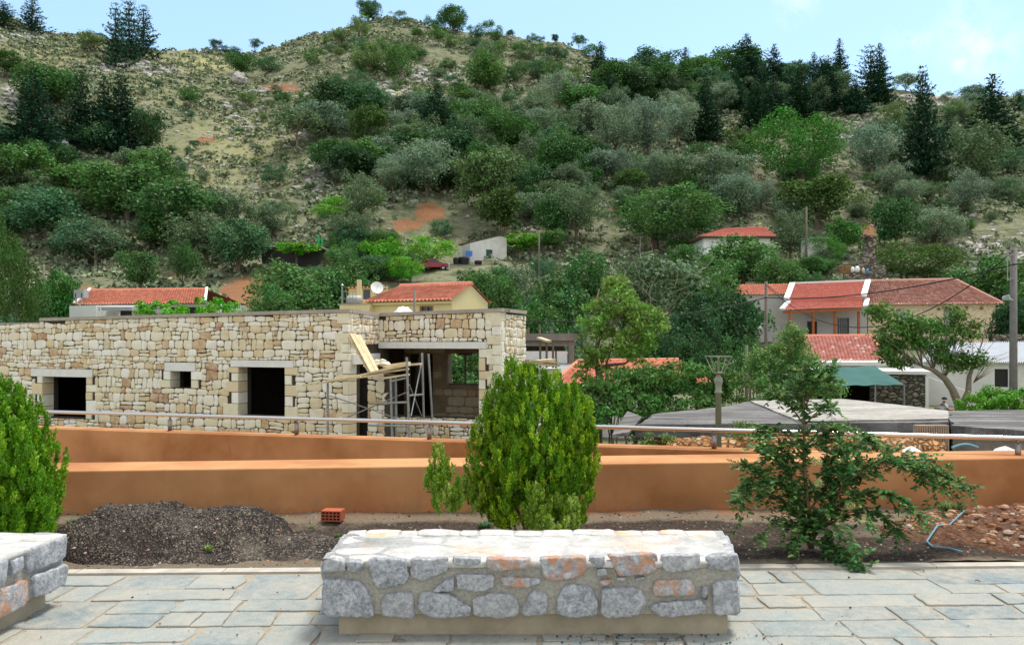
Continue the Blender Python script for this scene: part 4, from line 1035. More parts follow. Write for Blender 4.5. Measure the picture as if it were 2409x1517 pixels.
# ------------------------------------------------------------------ tiled roofs
def tiles(mb_list, bl, br, tr, tl, mat, name, parent, tw=.22, rl=.36, amp=.035, kind='barrel'):
    bl, br, tr, tl = map(Vector, (bl, br, tr, tl)); W_ = (br-bl).length; Ls = max((tl-bl).length, (tr-br).length)
    nu = max(4, int(W_/tw)); nr = max(2, int(Ls/rl)); sub = 6; nrm = (br-bl).cross(tl-bl).normalized()
    if nrm.z < 0: nrm = -nrm
    V = []; Q = []; UV = []
    U = nu*sub
    for r in range(nr):
        for e in (0, 1):
            v = (r+e)/nr
            for i in range(U+1):
                u = i/U; base = bl.lerp(br, u).lerp(tl.lerp(tr, u), v); ph = (i % sub)/sub
                if kind == 'barrel': h = amp*(1.0-abs(2*ph-1)**2*1.6)
                else: h = amp*.5*(1-abs(2*ph-1)**6*1.3)
                h += (1-e)*.03 + .008*mnoise.noise(Vector((i//sub*1.7, r*1.3, 0)))
                V.append(base+nrm*h); 
        a = r*2*(U+1)
        for i in range(U):
            Q.append((a+i, a+i+1, a+U+1+i+1, a+U+1+i)); UV += [(i/sub, r), ((i+1)/sub-.001, r), ((i+1)/sub-.001, r+.99), (i/sub, r+.99)]
        if r > 0:
            p_ = a-(U+1)
            for i in range(U): Q.append((p_+i, p_+i+1, a+i+1, a+i)); UV += [(i/sub, r)]*4
    me = npmesh(name, V, Q, mat, False); l = me.uv_layers.new(name='UVMap'); l.data.foreach_set('uv', np.array(UV, np.float32).ravel())
    o = linkobj(name, me)
    if parent is not None: o.parent = parent; o.matrix_parent_inverse = mat_inv(parent)
    return o
def ridge(a, b, mat, parent, r=.11):
    mb = MB(); mb.tube([a, b], r, 8); return mb.build('ridge_cap', mat, parent)
def body(parent, A, B, depth, z0, z1, mat, holes=(), gables=(0, 0), name='wall', thick=.3):
    """four walls with window holes in the front; A,B plan points of the front"""
    f = Face(A, B); mb = MB(); f.slab(mb, 0, f.L, z0, z1, thick, holes)
    back = -depth
    mb.quad(f.p(0, z0, back), f.p(0, z0, -thick), f.p(0, z1, -thick), f.p(0, z1, back)); mb.quad(f.p(f.L, z0, -thick), f.p(f.L, z0, back), f.p(f.L, z1, back), f.p(f.L, z1, -thick))
    mb.quad(f.p(f.L, z0, back), f.p(0, z0, back), f.p(0, z1, back), f.p(f.L, z1, back))
    for u, g_ in ((0, gables[0]), (f.L, gables[1])):
        if g_: mb.add([f.p(u, z1, 0), f.p(u, z1, back), f.p(u, z1+g_, back/2)], ((0, 1, 2),))
    mb.build(name, mat, parent); return f
def pane(parent, f, h, mat, name='window', off=-.12, frame=None, bars=0):
    mb = MB(); f.box(mb, h[0]-.02, h[1]+.02, h[2]-.02, h[3]+.02, off-.03, off); w = mb.build(name, mat, parent)
    if frame:
        mb = MB(); t_ = .07
        for (a, b, c, d) in ((h[0]-t_, h[0], h[2]-t_, h[3]+t_), (h[1], h[1]+t_, h[2]-t_, h[3]+t_), (h[0], h[1], h[2]-t_, h[2]), (h[0], h[1], h[3], h[3]+t_)): f.box(mb, a, b, c, d, -.06, .02)
        for i in range(bars): u = lerp(h[0], h[1], (i+1)/(bars+1)); f.box(mb, u-.02, u+.02, h[2], h[3], -.08, -.02)
        fo = mb.build('frame', frame); fo.parent = w

# --- cream house behind the stone building (eaves py ~705, ridge ~683) Y ~ 46
def XY(px, Y): return ((px-CX)/F*Y, Y)
ch = thing('cream_house', (*XY(950, 47), -1.5), 'cream rendered cottage with clay tile roof and roof terrace behind the stone building', 'house')
A = XY(862, 46.5); B = XY(1063, 44)
f = Face(A, B); zE = f.uz(960, 707)[1]; hA = f.rect(990, 722, 1017, 740)
f = body(ch, A, B, 4.2, -1.6, zE, M['cream_render'], [(hA[0], hA[1], hA[2]-.5, hA[3])], gables=(0, .95))
pane(ch, f, (hA[0], hA[1], hA[2]-.5, hA[3]), M['dark_glass'], frame=M['formwork'], bars=1)
mb = MB(); # right end wall window
bl = f.p(-.15, zE-.05, .3); br = f.p(f.L+.1, zE-.05, .3); tr_ = f.p(f.L+.1, zE+1.0, -2.1); tl_ = f.p(.9, zE+1.0, -2.1)
tiles(None, bl, br, tr_, tl_, M['clay_tiles'], 'roof', ch, .24, .34, .05)
tiles(None, f.p(f.L+.1, zE-.05, -4.5), f.p(0, zE-.05, -4.5), f.p(.9, zE+1.0, -2.1), tr_, M['clay_tiles'], 'roof', ch, .24, .34, .05)
ridge(tl_, tr_, M['clay_tiles'], ch, .12)
mb = MB(); f.box(mb, -.1, f.L, zE-.22, zE-.12, 0, .18); mb.build('eaves_board', M['cream_render'], ch)
# terrace block left with tower and parapet
A2 = XY(799, 46.6); B2 = XY(868, 45.8); zT = f.uz(830, 716)[1]-.05
f2 = body(ch, A2, B2, 3.8, -1.6, zT, M['cream_render'], name='terrace_block')
mb = MB(); f2.box(mb, .0, f2.L, zT, zT+.06, -3.8, .03); mb.build('terrace_slab', M['coping_concrete'], ch)
A3 = XY(820, 49.0); B3 = XY(880, 48.6); zW = P(850, 677, 48.8).z
f3 = body(ch, A3, B3, 2.2, zT, zW, M['cream_render'], name='stair_tower')
mb = MB(); h_ = f3.rect(855, 681, 871, 704); f3.box(mb, h_[0], h_[1], h_[2], h_[3], .0, .03); mb.build('door', M['dark_glass'], ch)
tiles(None, f3.p(-.15, zW-.02, .2), f3.p(f3.L+.15, zW-.02, .2), f3.p(f3.L+.15, zW+.1, -1.9), f3.p(-.15, zW+.1, -1.9), M['clay_tiles'], 'roof', ch, .24, .34, .05)
mb = MB(); c = P(845, 708, 47.5); mb.box(c.x-.12, c.x+.12, c.y-.12, c.y+.12, zT, P(845, 658, 47.5).z); mb.build('chimney', M['cream_render'], ch)
# railing of the terrace
mb = MB()
for px in (807, 815, 823, 830, 838): q = P(px, 716, 46.5); mb.tube([(q.x, q.y, zT), (q.x, q.y, zT+.75)], .015, 5)
a_ = P(807, 700, 46.5); b_ = P(838, 700, 46.4); mb.tube([(a_.x, a_.y, zT+.75), (b_.x, b_.y, zT+.75)], .018, 5); mb.tube([(a_.x, a_.y, zT+.35), (b_.x, b_.y, zT+.35)], .012, 5); mb.build('terrace_railing', M['galvanised'], ch)
# solar heater tank, stack, dish
sh = thing('solar_water_heater', (*XY(832, 46.8), zT), 'silver hot water tank on a stand on the terrace of the cream cottage', 'water tank')
mb = MB(); c = P(834, 706, 46.9); mb.tube([c+Vector((-.42, 0, 0)), c+Vector((-.38, 0, 0)), c+Vector((.38, 0, 0)), c+Vector((.42, 0, 0))], [.2, .27, .27, .2], 14); mb.build('tank', M['grey_sheet'], sh, True)
mb = MB()
for dx in (-.3, .3): mb = MB(); mb.tube([(c.x+dx, c.y, zT), (c.x+dx, c.y, c.z)], .02, 5); mb.build('leg', M['galvanised'], sh)
mb = MB(); a_ = P(805, 690, 46.6); mb.tube([(a_.x, a_.y, zT), (a_.x, a_.y, P(805, 672, 46.6).z)], .05, 8); mb.lathe((a_.x, a_.y, P(805, 672, 46.6).z), [(.05, 0), (.11, .02), (.02, .12)], 10)
tag(mb.build('flue_pipe', M['galvanised']), 'thin metal flue pipe at the left edge of the cottage terrace', 'flue pipe')
def dish(name, px, py, Y, r, label, base_z):
    t_ = thing(name, (*XY(px, Y), base_z), label, 'satellite dish')
    c = P(px, py, Y); mb = MB(); n_ = Vector((.35, -.9, .35)).normalized(); u = n_.orthogonal().normalized(); w_ = n_.cross(u)
    k = 20; b = len(mb.v); mb.v.append(tuple(c-n_*.12*r))
    for rr, off in ((.5, -.09), (1, 0.0)):
        for j in range(k): a = 2*math.pi*j/k; mb.v.append(tuple(c+(u*math.cos(a)+w_*math.sin(a))*r*rr+n_*off*r*2))
    for j in range(k): mb.f.append((0, 1+j, 1+(j+1) % k)); mb.m.append(0); mb.f.append((1+j, 1+k+j, 1+k+(j+1) % k, 1+(j+1) % k)); mb.m.append(0)
    mb.build('reflector', M['white_paint'], t_, True)
    mb = MB(); mb.tube([c+n_*r*.9, c-n_*.1*r-w_*r*0], .015, 5); mb.tube([c-n_*.15, Vector((c.x, c.y+.15, base_z))], .03, 6); mb.build('mount', M['galvanised'], t_)
dish('satellite_dish', 887, 676, 46.2, .36, 'white satellite dish on the roof edge of the cream cottage', zE)

# --- left house with long tile roof and white box room
lh = thing('tile_roof_house', (*XY(330, 70), 0), 'long low house with red tile roof at the left behind the stone building', 'house')
A = XY(190, 70); B = XY(487, 67); f = Face(A, B); zE = f.uz(330, 714)[1]
hd1 = f.rect(243, 722, 268, 748); hd2 = f.rect(282, 722, 310, 748); hd3 = f.rect(400, 722, 480, 748)
hs = [(h[0], h[1], h[2]-1.2, h[3]) for h in (hd2, hd3)]
f = body(lh, A, B, 6, -.5, zE, M['white_wall_old'], hs)
pane(lh, f, hs[0], M['dark_opening'], 'door'); pane(lh, f, hs[1], M['dark_opening'], 'window')
tl_ = P(215, 682, 73.5); tr_ = P(484, 680, 71); tiles(None, f.p(-.1, zE-.05, .5), f.p(f.L+.1, zE-.05, .5), tr_, tl_, M['clay_tiles'], 'roof', lh, .26, .4, .06)
ridge(tl_, tr_, M['clay_tiles'], lh, .12); mb = MB(); mb.bar(f.p(-.2, zE+.05, .55), tl_+Vector((-.1, 0, .12)), .2, .16); mb.build('verge', M['white_paint'], lh); mb = MB(); mb.bar(f.p(f.L+.2, zE+.05, .55), tr_+Vector((.1, 0, .12)), .2, .16); mb.build('verge', M['white_paint'], lh)
mb = MB(); mb.add([f.p(-.1, zE, -6), f.p(f.L+.1, zE, -6), tr_, tl_], ((0, 1, 2, 3),)); mb.build('rear_roof', M['red_tiles'], lh)
A2 = XY(163, 68.5); B2 = XY(226, 67.5); zz = P(190, 719, 68).z; f2 = body(lh, A2, B2, 3, -.5, zz, M['white_paint'], name='side_room')
# striped awning with posts
mb = MB(); a_ = P(228, 722, 66.5); b_ = P(310, 722, 65.8); mb.hexa([a_+Vector((0, 0, -.3)), b_+Vector((0, 0, -.3)), b_+Vector((0, 1.8, .1)), a_+Vector((0, 1.8, .1)), a_, b_, b_+Vector((0, 1.8, .2)), a_+Vector((0, 1.8, .2))])
mb.build('awning', M['grey_sheet'], lh)
mb = MB()
for px in (230, 237, 281): q = P(px, 724, 66.4); mb = MB(); mb.tube([(q.x, q.y, -.5), (q.x, q.y, q.z)], .06, 6); mb.build('awning_post', M['white_paint'], lh)
mb = MB(); c = P(191, 690, 69); mb.box(c.x-.42, c.x+.42, 68.6, 69.4, P(191, 701, 69).z, P(191, 682, 69).z); mb.box(c.x-.3, c.x-.22, 68.6, 68.7, zE, c.z); mb.box(c.x+.22, c.x+.3, 68.6, 68.7, zE, c.z)
tag(mb.build('water_cistern', M['grey_sheet']), 'grey box cistern raised at the left end of the red roof', 'water tank')

# --- shack on the slope with flat grey roof
sk = thing('hillside_shack', (*XY(680, 112), 8), 'low dark shack with flat sheet roof half covered by a vine on the slope', 'shed')
Yk = 110; A = XY(616, Yk); B = XY(752, Yk); zR = P(680, 582, Yk).z; f = body(sk, A, B, 4, zR-3.0, zR, M['dark_opening'])
mb = MB(); f.box(mb, -.2, f.L+.2, zR+.003, zR+.15, -4.2, .4); mb.build('roof', M['white_sheet'], sk)
mb = MB(); c = P(752, 563, 112); mb.add([c+Vector((-.4, 0, .7)), c+Vector((.1, .1, .1)), c+Vector((.6, .2, .3)), c+Vector((.3, 0, -.9)), c+Vector((-.2, -.1, -.9)), c+Vector((.1, .5, -.3))], ((0, 1, 5, 4), (1, 2, 3, 5), (5, 3, 4))); tag(mb.build('green_tarpaulin', M['green_cloth']), 'bright green cloth snagged on the slope above the shack', 'cloth')

# --- white hillside house with mono-pitch roof
Yw = 117
wh = thing('white_house', (*XY(1150, Yw), 12), 'small white house with a slanting roof on the terrace halfway up the hill', 'house')
A = XY(1106, Yw-1); B = XY(1192, Yw+1); f = Face(A, B); zb_ = f.uz(1150, 618)[1]; za1 = f.uz(1106, 572)[1]; za2 = f.uz(1190, 552)[1]
hw1 = f.rect(1144, 588, 1158, 607)
mb = MB(); f.slab(mb, 0, f.L, zb_-1, za2, .3, [hw1], ztop=lambda u: lerp(za1, za2, u/f.L))
mb.add([f.p(0, zb_-1, 0), f.p(0, zb_-1, -5), f.p(0, za1-.5, -5), f.p(0, za1, 0)], ((0, 1, 2, 3),)); mb.add([f.p(f.L, zb_-1, 0), f.p(f.L, zb_-1, -5), f.p(f.L, za2, -5), f.p(f.L, za2, 0)], ((0, 1, 2, 3),)); mb.quad(f.p(0, zb_-1, -5), f.p(f.L, zb_-1, -5), f.p(f.L, za2, -5), f.p(0, za1-.5, -5))
mb.build('wall', M['white_wall_old'], wh); pane(wh, f, hw1, M['green_shutter'], 'window', frame=M['grey_sheet'])
A2 = XY(1088, Yw+.5); f2 = Face(A2, A); z1_ = f2.uz(1090, 577)[1]; mb = MB(); f2.slab(mb, 0, f2.L, zb_-1, za1, .2, ztop=lambda u: lerp(z1_, za1, u/f2.L)); mb.build('lean_to_wall', M['grey_render'], wh)
mb = MB(); mb.hexa([f2.p(-.3, z1_+.0, .5), f.p(f.L+.2, za2+.02, .5), f.p(f.L+.2, za2+.02, -5.3), f2.p(-.3, z1_-.3, -5), f2.p(-.3, z1_+.16, .5), f.p(f.L+.2, za2+.18, .5), f.p(f.L+.2, za2+.18, -5.3), f2.p(-.3, z1_-.14, -5)]); mb.build('roof', M['brown_metal'], wh)
an = thing('tv_antenna', (*XY(1182, Yw), za2), 'yellowish television aerial on the roof of the white hillside house', 'antenna')
mb = MB(); c = P(1185, 545, Yw); mb.tube([P(1188, 553, Yw), P(1183, 537, Yw)], .035, 5); mb.tube([P(1175, 540, Yw), P(1198, 536, Yw)], .05, 5)
for px, h in ((1175, 5), (1179, 3), (1184, 3), (1190, 3), (1197, 5)): mb.tube([P(px, 538-h, Yw+.3), P(px, 539+h, Yw-.3)], .03, 5)
mb.build('aerial', M['brown_metal'], an)
mb = MB(); f4 = Face(XY(1056, 113.5), XY(1245, 115)); zT = f4.uz(1150, 619)[1]; f4.box(mb, 0, f4.L, zT-.55, zT-.25, -5, 0)
tag(mb.build('terrace_slab', M['concrete_dark']), 'long weathered concrete terrace slab in front of the white hillside house', 'terrace')
rw = Face(XY(1010, 112), XY(1130, 113)); mb = MB(); zr_ = rw.uz(1070, 640)[1]; rw.slab(mb, 0, rw.L, zr_-3.5, zr_, .8); tag(mb.build('retaining_wall', M['dry_wall']), 'dry stone retaining wall below the red pickup truck', 'wall')
# red pickup
c = P(1021, 637, 111.8); car = thing('pickup_truck', (c.x, c.y, c.z), 'dark red pickup truck parked by the hedge beside the white hillside house', 'pickup truck')
k_ = 1.0
def side(poly, y0, y1, name, mat, par):
    mb = MB(); n = len(poly); vs = [(c.x+a, c.y+y0, c.z+b) for a, b in poly]+[(c.x+a, c.y+y1, c.z+b) for a, b in poly]
    mb.add(vs, [tuple(range(n)), tuple(range(n, 2*n))[::-1]]+[(i, n+i, n+(i+1) % n, (i+1) % n) for i in range(n)]); return mb.build(name, mat, par)
side([(-2.2, .45), (-2.25, 1.0), (-.75, 1.05), (-.7, 1.62), (.35, 1.65), (.95, 1.05), (2.0, .95), (2.1, .45)], -.8, .8, 'body', M['red_car'], car)
side([(-.6, 1.08), (-.58, 1.54), (.3, 1.56), (.82, 1.08)], -.815, -.80, 'window', M['dark_glass'], car)
for dx in (-1.4, 1.35):
    for dy in (.62, -.82):
        mb = MB(); mb.tube([(c.x+dx, c.y+dy, c.z+.36), (c.x+dx, c.y+dy+.2, c.z+.36)], .36, 16); wo = mb.build('wheel', M['tyre'], car)
    mb = MB(); mb.tube([(c.x+dx, c.y-.83, c.z+.36), (c.x+dx, c.y-.8, c.z+.36)], .2, 12); h = mb.build('rim', M['grey_sheet']); h.parent = wo
for (px, lab) in ((1041, 'grey oil drum standing just right of the red pickup truck'), (1053, 'white topped drum between the pickup truck and the terrace')):
    q = P(px, 634, 111.5); mb = MB(); mb.lathe((q.x, q.y, q.z), [(.3, 0), (.32, .05), (.3, .3), (.32, .33), (.3, .6), (.32, .63), (.3, .88), (.28, .9)], 14); tag(mb.build('oil_drum', M['galvanised'] if px < 1050 else M['grey_sheet'], None), lab, 'drum')
for (px, w_, h_, lab) in ((1074, .5, 1.0, 'black plastic tub leftmost on the terrace of the white hillside house'), (1092, .7, 1.1, 'large black water butt below the blue laundry on the terrace'), (1125, .55, .6, 'small black bin under the window of the white hillside house')):
    q = P(px, 617, 114.5); mb = MB(); mb.lathe((q.x, q.y, zT-.25), [(w_*.85, 0), (w_, h_*.8), (w_*.9, h_), (w_*.6, h_+.05)], 14); tag(mb.build('water_butt', M['black_plastic']), lab, 'barrel')
mb = MB(); q = P(1103, 598, 114.8); nx_ = 8
for i in range(nx_+1):
    for j in range(2): mb.v.append((q.x-.45+i*.12, q.y+.08*math.sin(i*1.9), q.z+.45-(.75+.15*math.sin(i*2.3))*j))
for i in range(nx_): mb.f.append((2*i, 2*i+2, 2*i+3, 2*i+1)); mb.m.append(0)
mb.tube([(q.x-.5, q.y, zT-.3), (q.x-.5, q.y, q.z+.5)], .02, 5); mb.tube([(q.x-.5, q.y, q.z+.47), (q.x+.6, q.y, q.z+.47)], .012, 5)
tag(mb.build('blue_laundry', M['blue_cloth']), 'blue cloth hung to dry beside the white hillside house', 'laundry')
mb = MB(); c1 = P(918, 650, 108); b_ = MB(); rock_mesh(b_, (c1.x, c1.y, c1.z), 1.5, random.Random(1), (1.3, .8, .55)); tag(b_.build('tarped_mound', M['coping_concrete'], None, True), 'rounded beige mound under the hedge left of the red truck', 'mound')

# --- upper right: white house with red hip roof and small white flat-roofed hut
Yu = 112
uh = thing('hip_roof_house', (*XY(1735, Yu), 10), 'white house with red hipped roof half hidden by trees above the village', 'house')
A = XY(1655, Yu); B = XY(1812, Yu); f = Face(A, B); zE = f.uz(1735, 557)[1]; f = body(uh, A, B, 8, zE-5, zE, M['white_paint'])
e = .7; a1, a2, a3, a4 = f.p(-e, zE, e), f.p(f.L+e, zE, e), f.p(f.L+e, zE, -8-e), f.p(-e, zE, -8-e); r1, r2 = P(1705, 538, Yu+4), P(1795, 533, Yu+4)
tiles(None, a1, a2, r2, r1, M['red_tiles'], 'roof', uh, .3, .5, .05); tiles(None, a4, a1, r1, r1+Vector((0, .05, 0)), M['red_tiles'], 'roof', uh, .3, .5, .05); tiles(None, a2, a3, r2+Vector((0, .05, 0)), r2, M['red_tiles'], 'roof', uh, .3, .5, .05)
mb = MB(); f.box(mb, -e, f.L+e, zE-.22, zE-.02, -8-e, e); mb.build('eaves_board', M['brown_metal'], uh)
hu = thing('white_hut', (*XY(1925, 112), 10), 'small white flat roofed hut behind the tall wooden pole', 'hut')
A = XY(1903, 112); B = XY(1946, 112); f = Face(A, B); zE = f.uz(1925, 562)[1]; f = body(hu, A, B, 3, zE-3, zE, M['white_render']); mb = MB(); 
mb.hexa([f.p(-.1, zE, .4), f.p(f.L+.2, zE, .4), f.p(f.L+.2, zE+.25, -3), f.p(-.1, zE+.25, -3), f.p(-.1, zE+.1, .4), f.p(f.L+.2, zE+.1, .4), f.p(f.L+.2, zE+.35, -3), f.p(-.1, zE+.35, -3)]); mb.build('roof', M['white_sheet'], hu)
# ruined stone stack
mb = MB(); rr = random.Random(8); st = thing('stone_chimney_ruin', (*XY(2036, 98), 5), 'tapering rubble chimney stack of a ruin above the tiled roofs', 'ruin')
for i in range(15):
    z0 = P(2036, 640-i*5.4, 98).z; w_ = lerp(2.6, .75, min(1, i/9))*.5; cxx = P(2041, 0, 98).x-(w_-.6)*.8
    mb.box(cxx-w_+rr.uniform(-.05, .05), cxx+w_+rr.uniform(-.05, .05), 97.4-w_*.3, 98.4, z0, z0+.274)
mb.build('stack', M['dry_wall'], st); mb = MB(); q = P(2038, 556, 98); mb.box(q.x-.65, q.x+.65, 97.0, 98.6, P(0, 561, 98).z, P(0, 557, 98).z); rock_mesh(mb, (q.x, 97.8, q.z+.1), .35, rr, (1.3, 1, .5)); mb.build('cap_slab', M['dry_wall'], st)
fw = Face(XY(1990, 95), XY(2085, 96)); mb = MB(); zr_ = fw.uz(2040, 622)[1]; fw.slab(mb, 0, fw.L, zr_-3, zr_, .6); tag(mb.build('ruined_wall', M['dry_wall']), 'low ruined stone wall at the foot of the rubble chimney stack', 'wall')
mb = MB(); 
for i in range(14):
    for j in range(6): q = P(1979+i*2, 641-j*3, 92.5); mb.tube([(q.x, q.y, q.z), (q.x, q.y+.6, q.z)], .07, 6)
tag(mb.build('woodpile', M['wood_ends']), 'stacked firewood with pale ends below the ruined chimney', 'woodpile')
for (px, py, w_, h_, mt, lab) in ((2006, 634, .38, .6, 'white_paint', 'left of two white sacks beside the firewood'), (2017, 633, .45, .7, 'white_paint', 'right of two white sacks beside the firewood'), (2031, 636, .3, .55, 'new_timber', 'yellowish crate right of the white sacks'), (2040, 638, .3, .6, 'blue_cloth', 'blue sack at the foot of the ruined wall')):
    q = P(px, py, 92); mb = MB(); mb.lathe((q.x, q.y, q.z-h_*.5), [(w_*.5, 0), (w_*.58, h_*.4), (w_*.45, h_*.85), (w_*.15, h_)], 10); tag(mb.build('sack' if mt != 'new_timber' else 'crate', M[mt], None, True), lab, 'sack' if mt != 'new_timber' else 'crate')

# --- right: veranda house, old stone house, part roof at left, patched tile roof in front
Yv = 74
vh = thing('veranda_house', (*XY(1940, Yv), 0), 'white house with red double roof, white verges and a timber veranda', 'house')
A = XY(1862, Yv+2); B = XY(2040, Yv+.5); f = Face(A, B)
zE = f.uz(1950, 706)[1]; hd_ = f.rect(1899, 756, 1922, 800); hw_ = f.rect(1970, 748, 1997, 787)
f = body(vh, A, B, 7, f.uz(1950, 812)[1], zE+.3, M['grey_render'], [hd_, hw_], name='wall')
pane(vh, f, hd_, M['dark_opening'], 'door', frame=M['grey_sheet']); pane(vh, f, hw_, M['dark_glass'], 'window', frame=M['grey_sheet'], bars=5)
# upper roof
bl = P(1853, 705, Yv+.2); br = P(2028, 698, Yv-.6); tr_ = P(2040, 662, Yv+4); tl_ = P(1868, 669, Yv+4.8)
tiles(None, bl, br, tr_, tl_, M['red_tiles'], 'upper_roof', vh, .2, .34, .04)
mb = MB(); mb.bar(bl+Vector((-.1, 0, .08)), tl_+Vector((-.15, 0, .12)), .5, .18); mb.build('verge', M['white_paint'], vh); mb = MB(); mb.bar(br+Vector((.15, 0, .08)), tr_+Vector((.1, 0, .12)), .5, .18); mb.bar(tl_+Vector((-.3, .1, .12)), tr_+Vector((.3, .1, .12)), .3, .16); mb.build('ridge_verge', M['white_paint'], vh); mb = MB()
bl2 = P(1842, 729, Yv-1.8); br2 = P(2032, 722, Yv-2.4); tr2 = P(2038, 706, Yv-.2); tl2 = P(1856, 711, Yv+.3)
mb.bar(bl2+Vector((-.1, 0, .08)), tl2+Vector((0, 0, .1)), .4, .16); mb.build('verge', M['white_paint'], vh); mb = MB(); mb.bar(br2+Vector((.15, 0, .08)), tr2+Vector((.1, 0, .1)), .4, .16); mb.build('verge', M['white_paint'], vh)
tiles(None, bl2, br2, tr2, tl2, M['red_tiles'], 'veranda_roof', vh, .2, .34, .04)
mb = MB(); mb.add([tl_, tr_, tr_+Vector((0, 4, -2.5)), tl_+Vector((0, 4, -2.5))], ((0, 1, 2, 3),)); mb.add([bl, br, br+Vector((0, 0, -.6)), bl+Vector((0, 0, -.6))], ((0, 1, 2, 3),)); mb.build('roof_back', M['red_tiles'], vh)
mb = MB(); mb.bar(bl2+Vector((.1, .25, -.2)), br2+Vector((-.1, .25, -.2)), .16, .22); mb.build('beam', M['red_timber'], vh)
for px in (1859, 1913, 1964, 2020):
    q = P(px, 735, Yv-1.7); mb = MB(); mb.box(q.x-.09, q.x+.09, q.y-.09, q.y+.09, P(0, 812, Yv).z, q.z+.1); mb.build('post', M['red_timber'], vh)
mb = MB(); f.box(mb, -.3, f.L+.3, P(0, 812, Yv).z-1.5, P(0, 800, Yv).z-.5, -.1, 3.3); mb.build('porch_floor', M['coping_concrete'], vh)

oh = thing('old_stone_house', (*XY(2190, Yv), 0), 'old rendered stone house with a weathered brown tile hipped roof on the right', 'house')
A = XY(2042, Yv+.8); B = XY(2342, Yv-1.5); f = Face(A, B); zE = f.uz(2190, 715)[1]
ha = f.rect(2110, 730, 2138, 775); hb = f.rect(2222, 726, 2245, 775)
f = body(oh, A, B, 8, -1.0, zE, M['old_masonry'], [ha, hb]); pane(oh, f, ha, M['grey_sheet'], 'window', frame=M['old_timber']); pane(oh, f, hb, M['grey_sheet'], 'window', frame=M['old_timber'])
bl = f.p(-.2, zE-.05, .5); br = f.p(f.L+.5, zE-.05, .5); tl_ = P(2038, 661, Yv+4.5); tr_ = P(2247, 657, Yv+3.2)
tiles(None, bl, br, tr_, tl_, M['old_tiles'], 'roof', oh, .24, .36, .05); tiles(None, br, f.p(f.L+.5, zE-.05, -8.5), tr_+Vector((0, .05, 0)), tr_, M['old_tiles'], 'roof', oh, .24, .36, .05)
tiles(None, f.p(f.L+.5, zE-.05, -8.5), f.p(-.2, zE-.05, -8.5), tl_, tr_, M['old_tiles'], 'roof', oh, .24, .36, .05)
ridge(br, tr_, M['old_tiles'], oh, .13); ridge(tl_, tr_, M['old_tiles'], oh, .13)
mb = MB()
for px, py in ((2208, 727), (2274, 724), (2309, 725)): h_ = f.rect(px-3, py-3, px+3, py+3); f.box(mb, h_[0], h_[1], h_[2], h_[3], 0, .12)
mb.build('beam_end', M['old_timber'], oh)
ph = thing('partly_hidden_house', (*XY(1800, Yv+3), 0), 'pale house with a plain tiled roof mostly hidden behind trees, left of the veranda house', 'house')
A = XY(1725, Yv+3); B = XY(1858, Yv+2.5); f = Face(A, B); zE = f.uz(1800, 693)[1]; f = body(ph, A, B, 5, -1, zE, M['grey_render'])
tiles(None, f.p(-.2, zE, .3), f.p(f.L, zE, .3), P(1864, 668, Yv+6), P(1740, 670, Yv+6.5), M['clay_tiles'], 'roof', ph, .24, .36, .05)
fh = thing('patched_roof_house', (*XY(1960, 52), -2), 'low house whose pink tile roof is spotted with white mortar patches', 'house')
Yf = 50; A = XY(1885, Yf); B = XY(2070, Yf); f = Face(A, B); zE = f.uz(1980, 848)[1]; f = body(fh, A, B, 6, -2, zE, M['white_render'])
bl = f.p(-.1, zE, .4); br = f.p(f.L, zE, .4); tiles(None, bl, br, P(2058, 791, Yf+4), P(1872, 792, Yf+4), M['patched_tiles'], 'roof', fh, .22, .3, .045); tiles(None, f.p(f.L+.2, zE, -6.5), f.p(0, zE, -6.5), P(1872, 792, Yf+4), P(2058, 791, Yf+4), M['patched_tiles'], 'roof', fh, .22, .3, .045)
ridge(P(1872, 791, Yf+4), P(2058, 790, Yf+4), M['clay_tiles'], fh, .12); ridge(br, P(2058, 791, Yf+4), M['clay_tiles'], fh, .12)
# white flat eave slab in front
mb = MB(); f5 = Face(XY(1905, 44), XY(2150, 44)); zs = f5.uz(2020, 860)[1]; f5.box(mb, 0, f5.L, zs, zs+.2, -3.2, 0); f5.slab(mb, .2, f5.L-1.0, -2.3, zs, .3, off=-2.4)
tag(mb.build('white_porch', M['white_render']), 'long white concrete porch slab below the patched tile roof', 'porch')
gm = Face(XY(2030, 38.5), XY(2178, 37.5)); mb = MB(); zg = gm.uz(2100, 880)[1]; gw = gm.rect(2035, 906, 2075, 960); gm.slab(mb, -2.5, gm.L, -2.3, zg, .3, [(-2.0, .3, -2.3, gw[3])]); go = mb.build('grey_stone_hut', M['grey_masonry'])
tag(go, 'small grey stone hut with dark doorway under the green net awning', 'hut')
mb = MB(); gm.box(mb, -2.7, gm.L+.2, zg, zg+.15, -4, .1); o = mb.build('roof', M['white_render'], go)
mb = MB(); gm.box(mb, -2.5, gm.L, -2.3, zg-.1, -4, -3.8); gm.box(mb, -2.4, -2.2, -2.3, zg, -3.8, -.3); gm.box(mb, gm.L-.2, gm.L, -2.3, zg, -3.8, -.3); mb.build('back_wall', M['dark_interior'], go)
mb = MB(); gm.box(mb, gm.L-.02, gm.L+.12, -2.3, zg-.05, -.1, .04); mb.build('corner_post', M['white_paint'], go)
aw = thing('green_awning', (*XY(2050, 36), -2), 'dark green shade net stretched on poles in front of the grey stone hut', 'awning')
mb = MB(); n_ = 14; c4 = [P(1900, 868, 38.6), P(2058, 860, 38.6), P(2130, 905, 34.5), P(1975, 907, 34.5)]; 
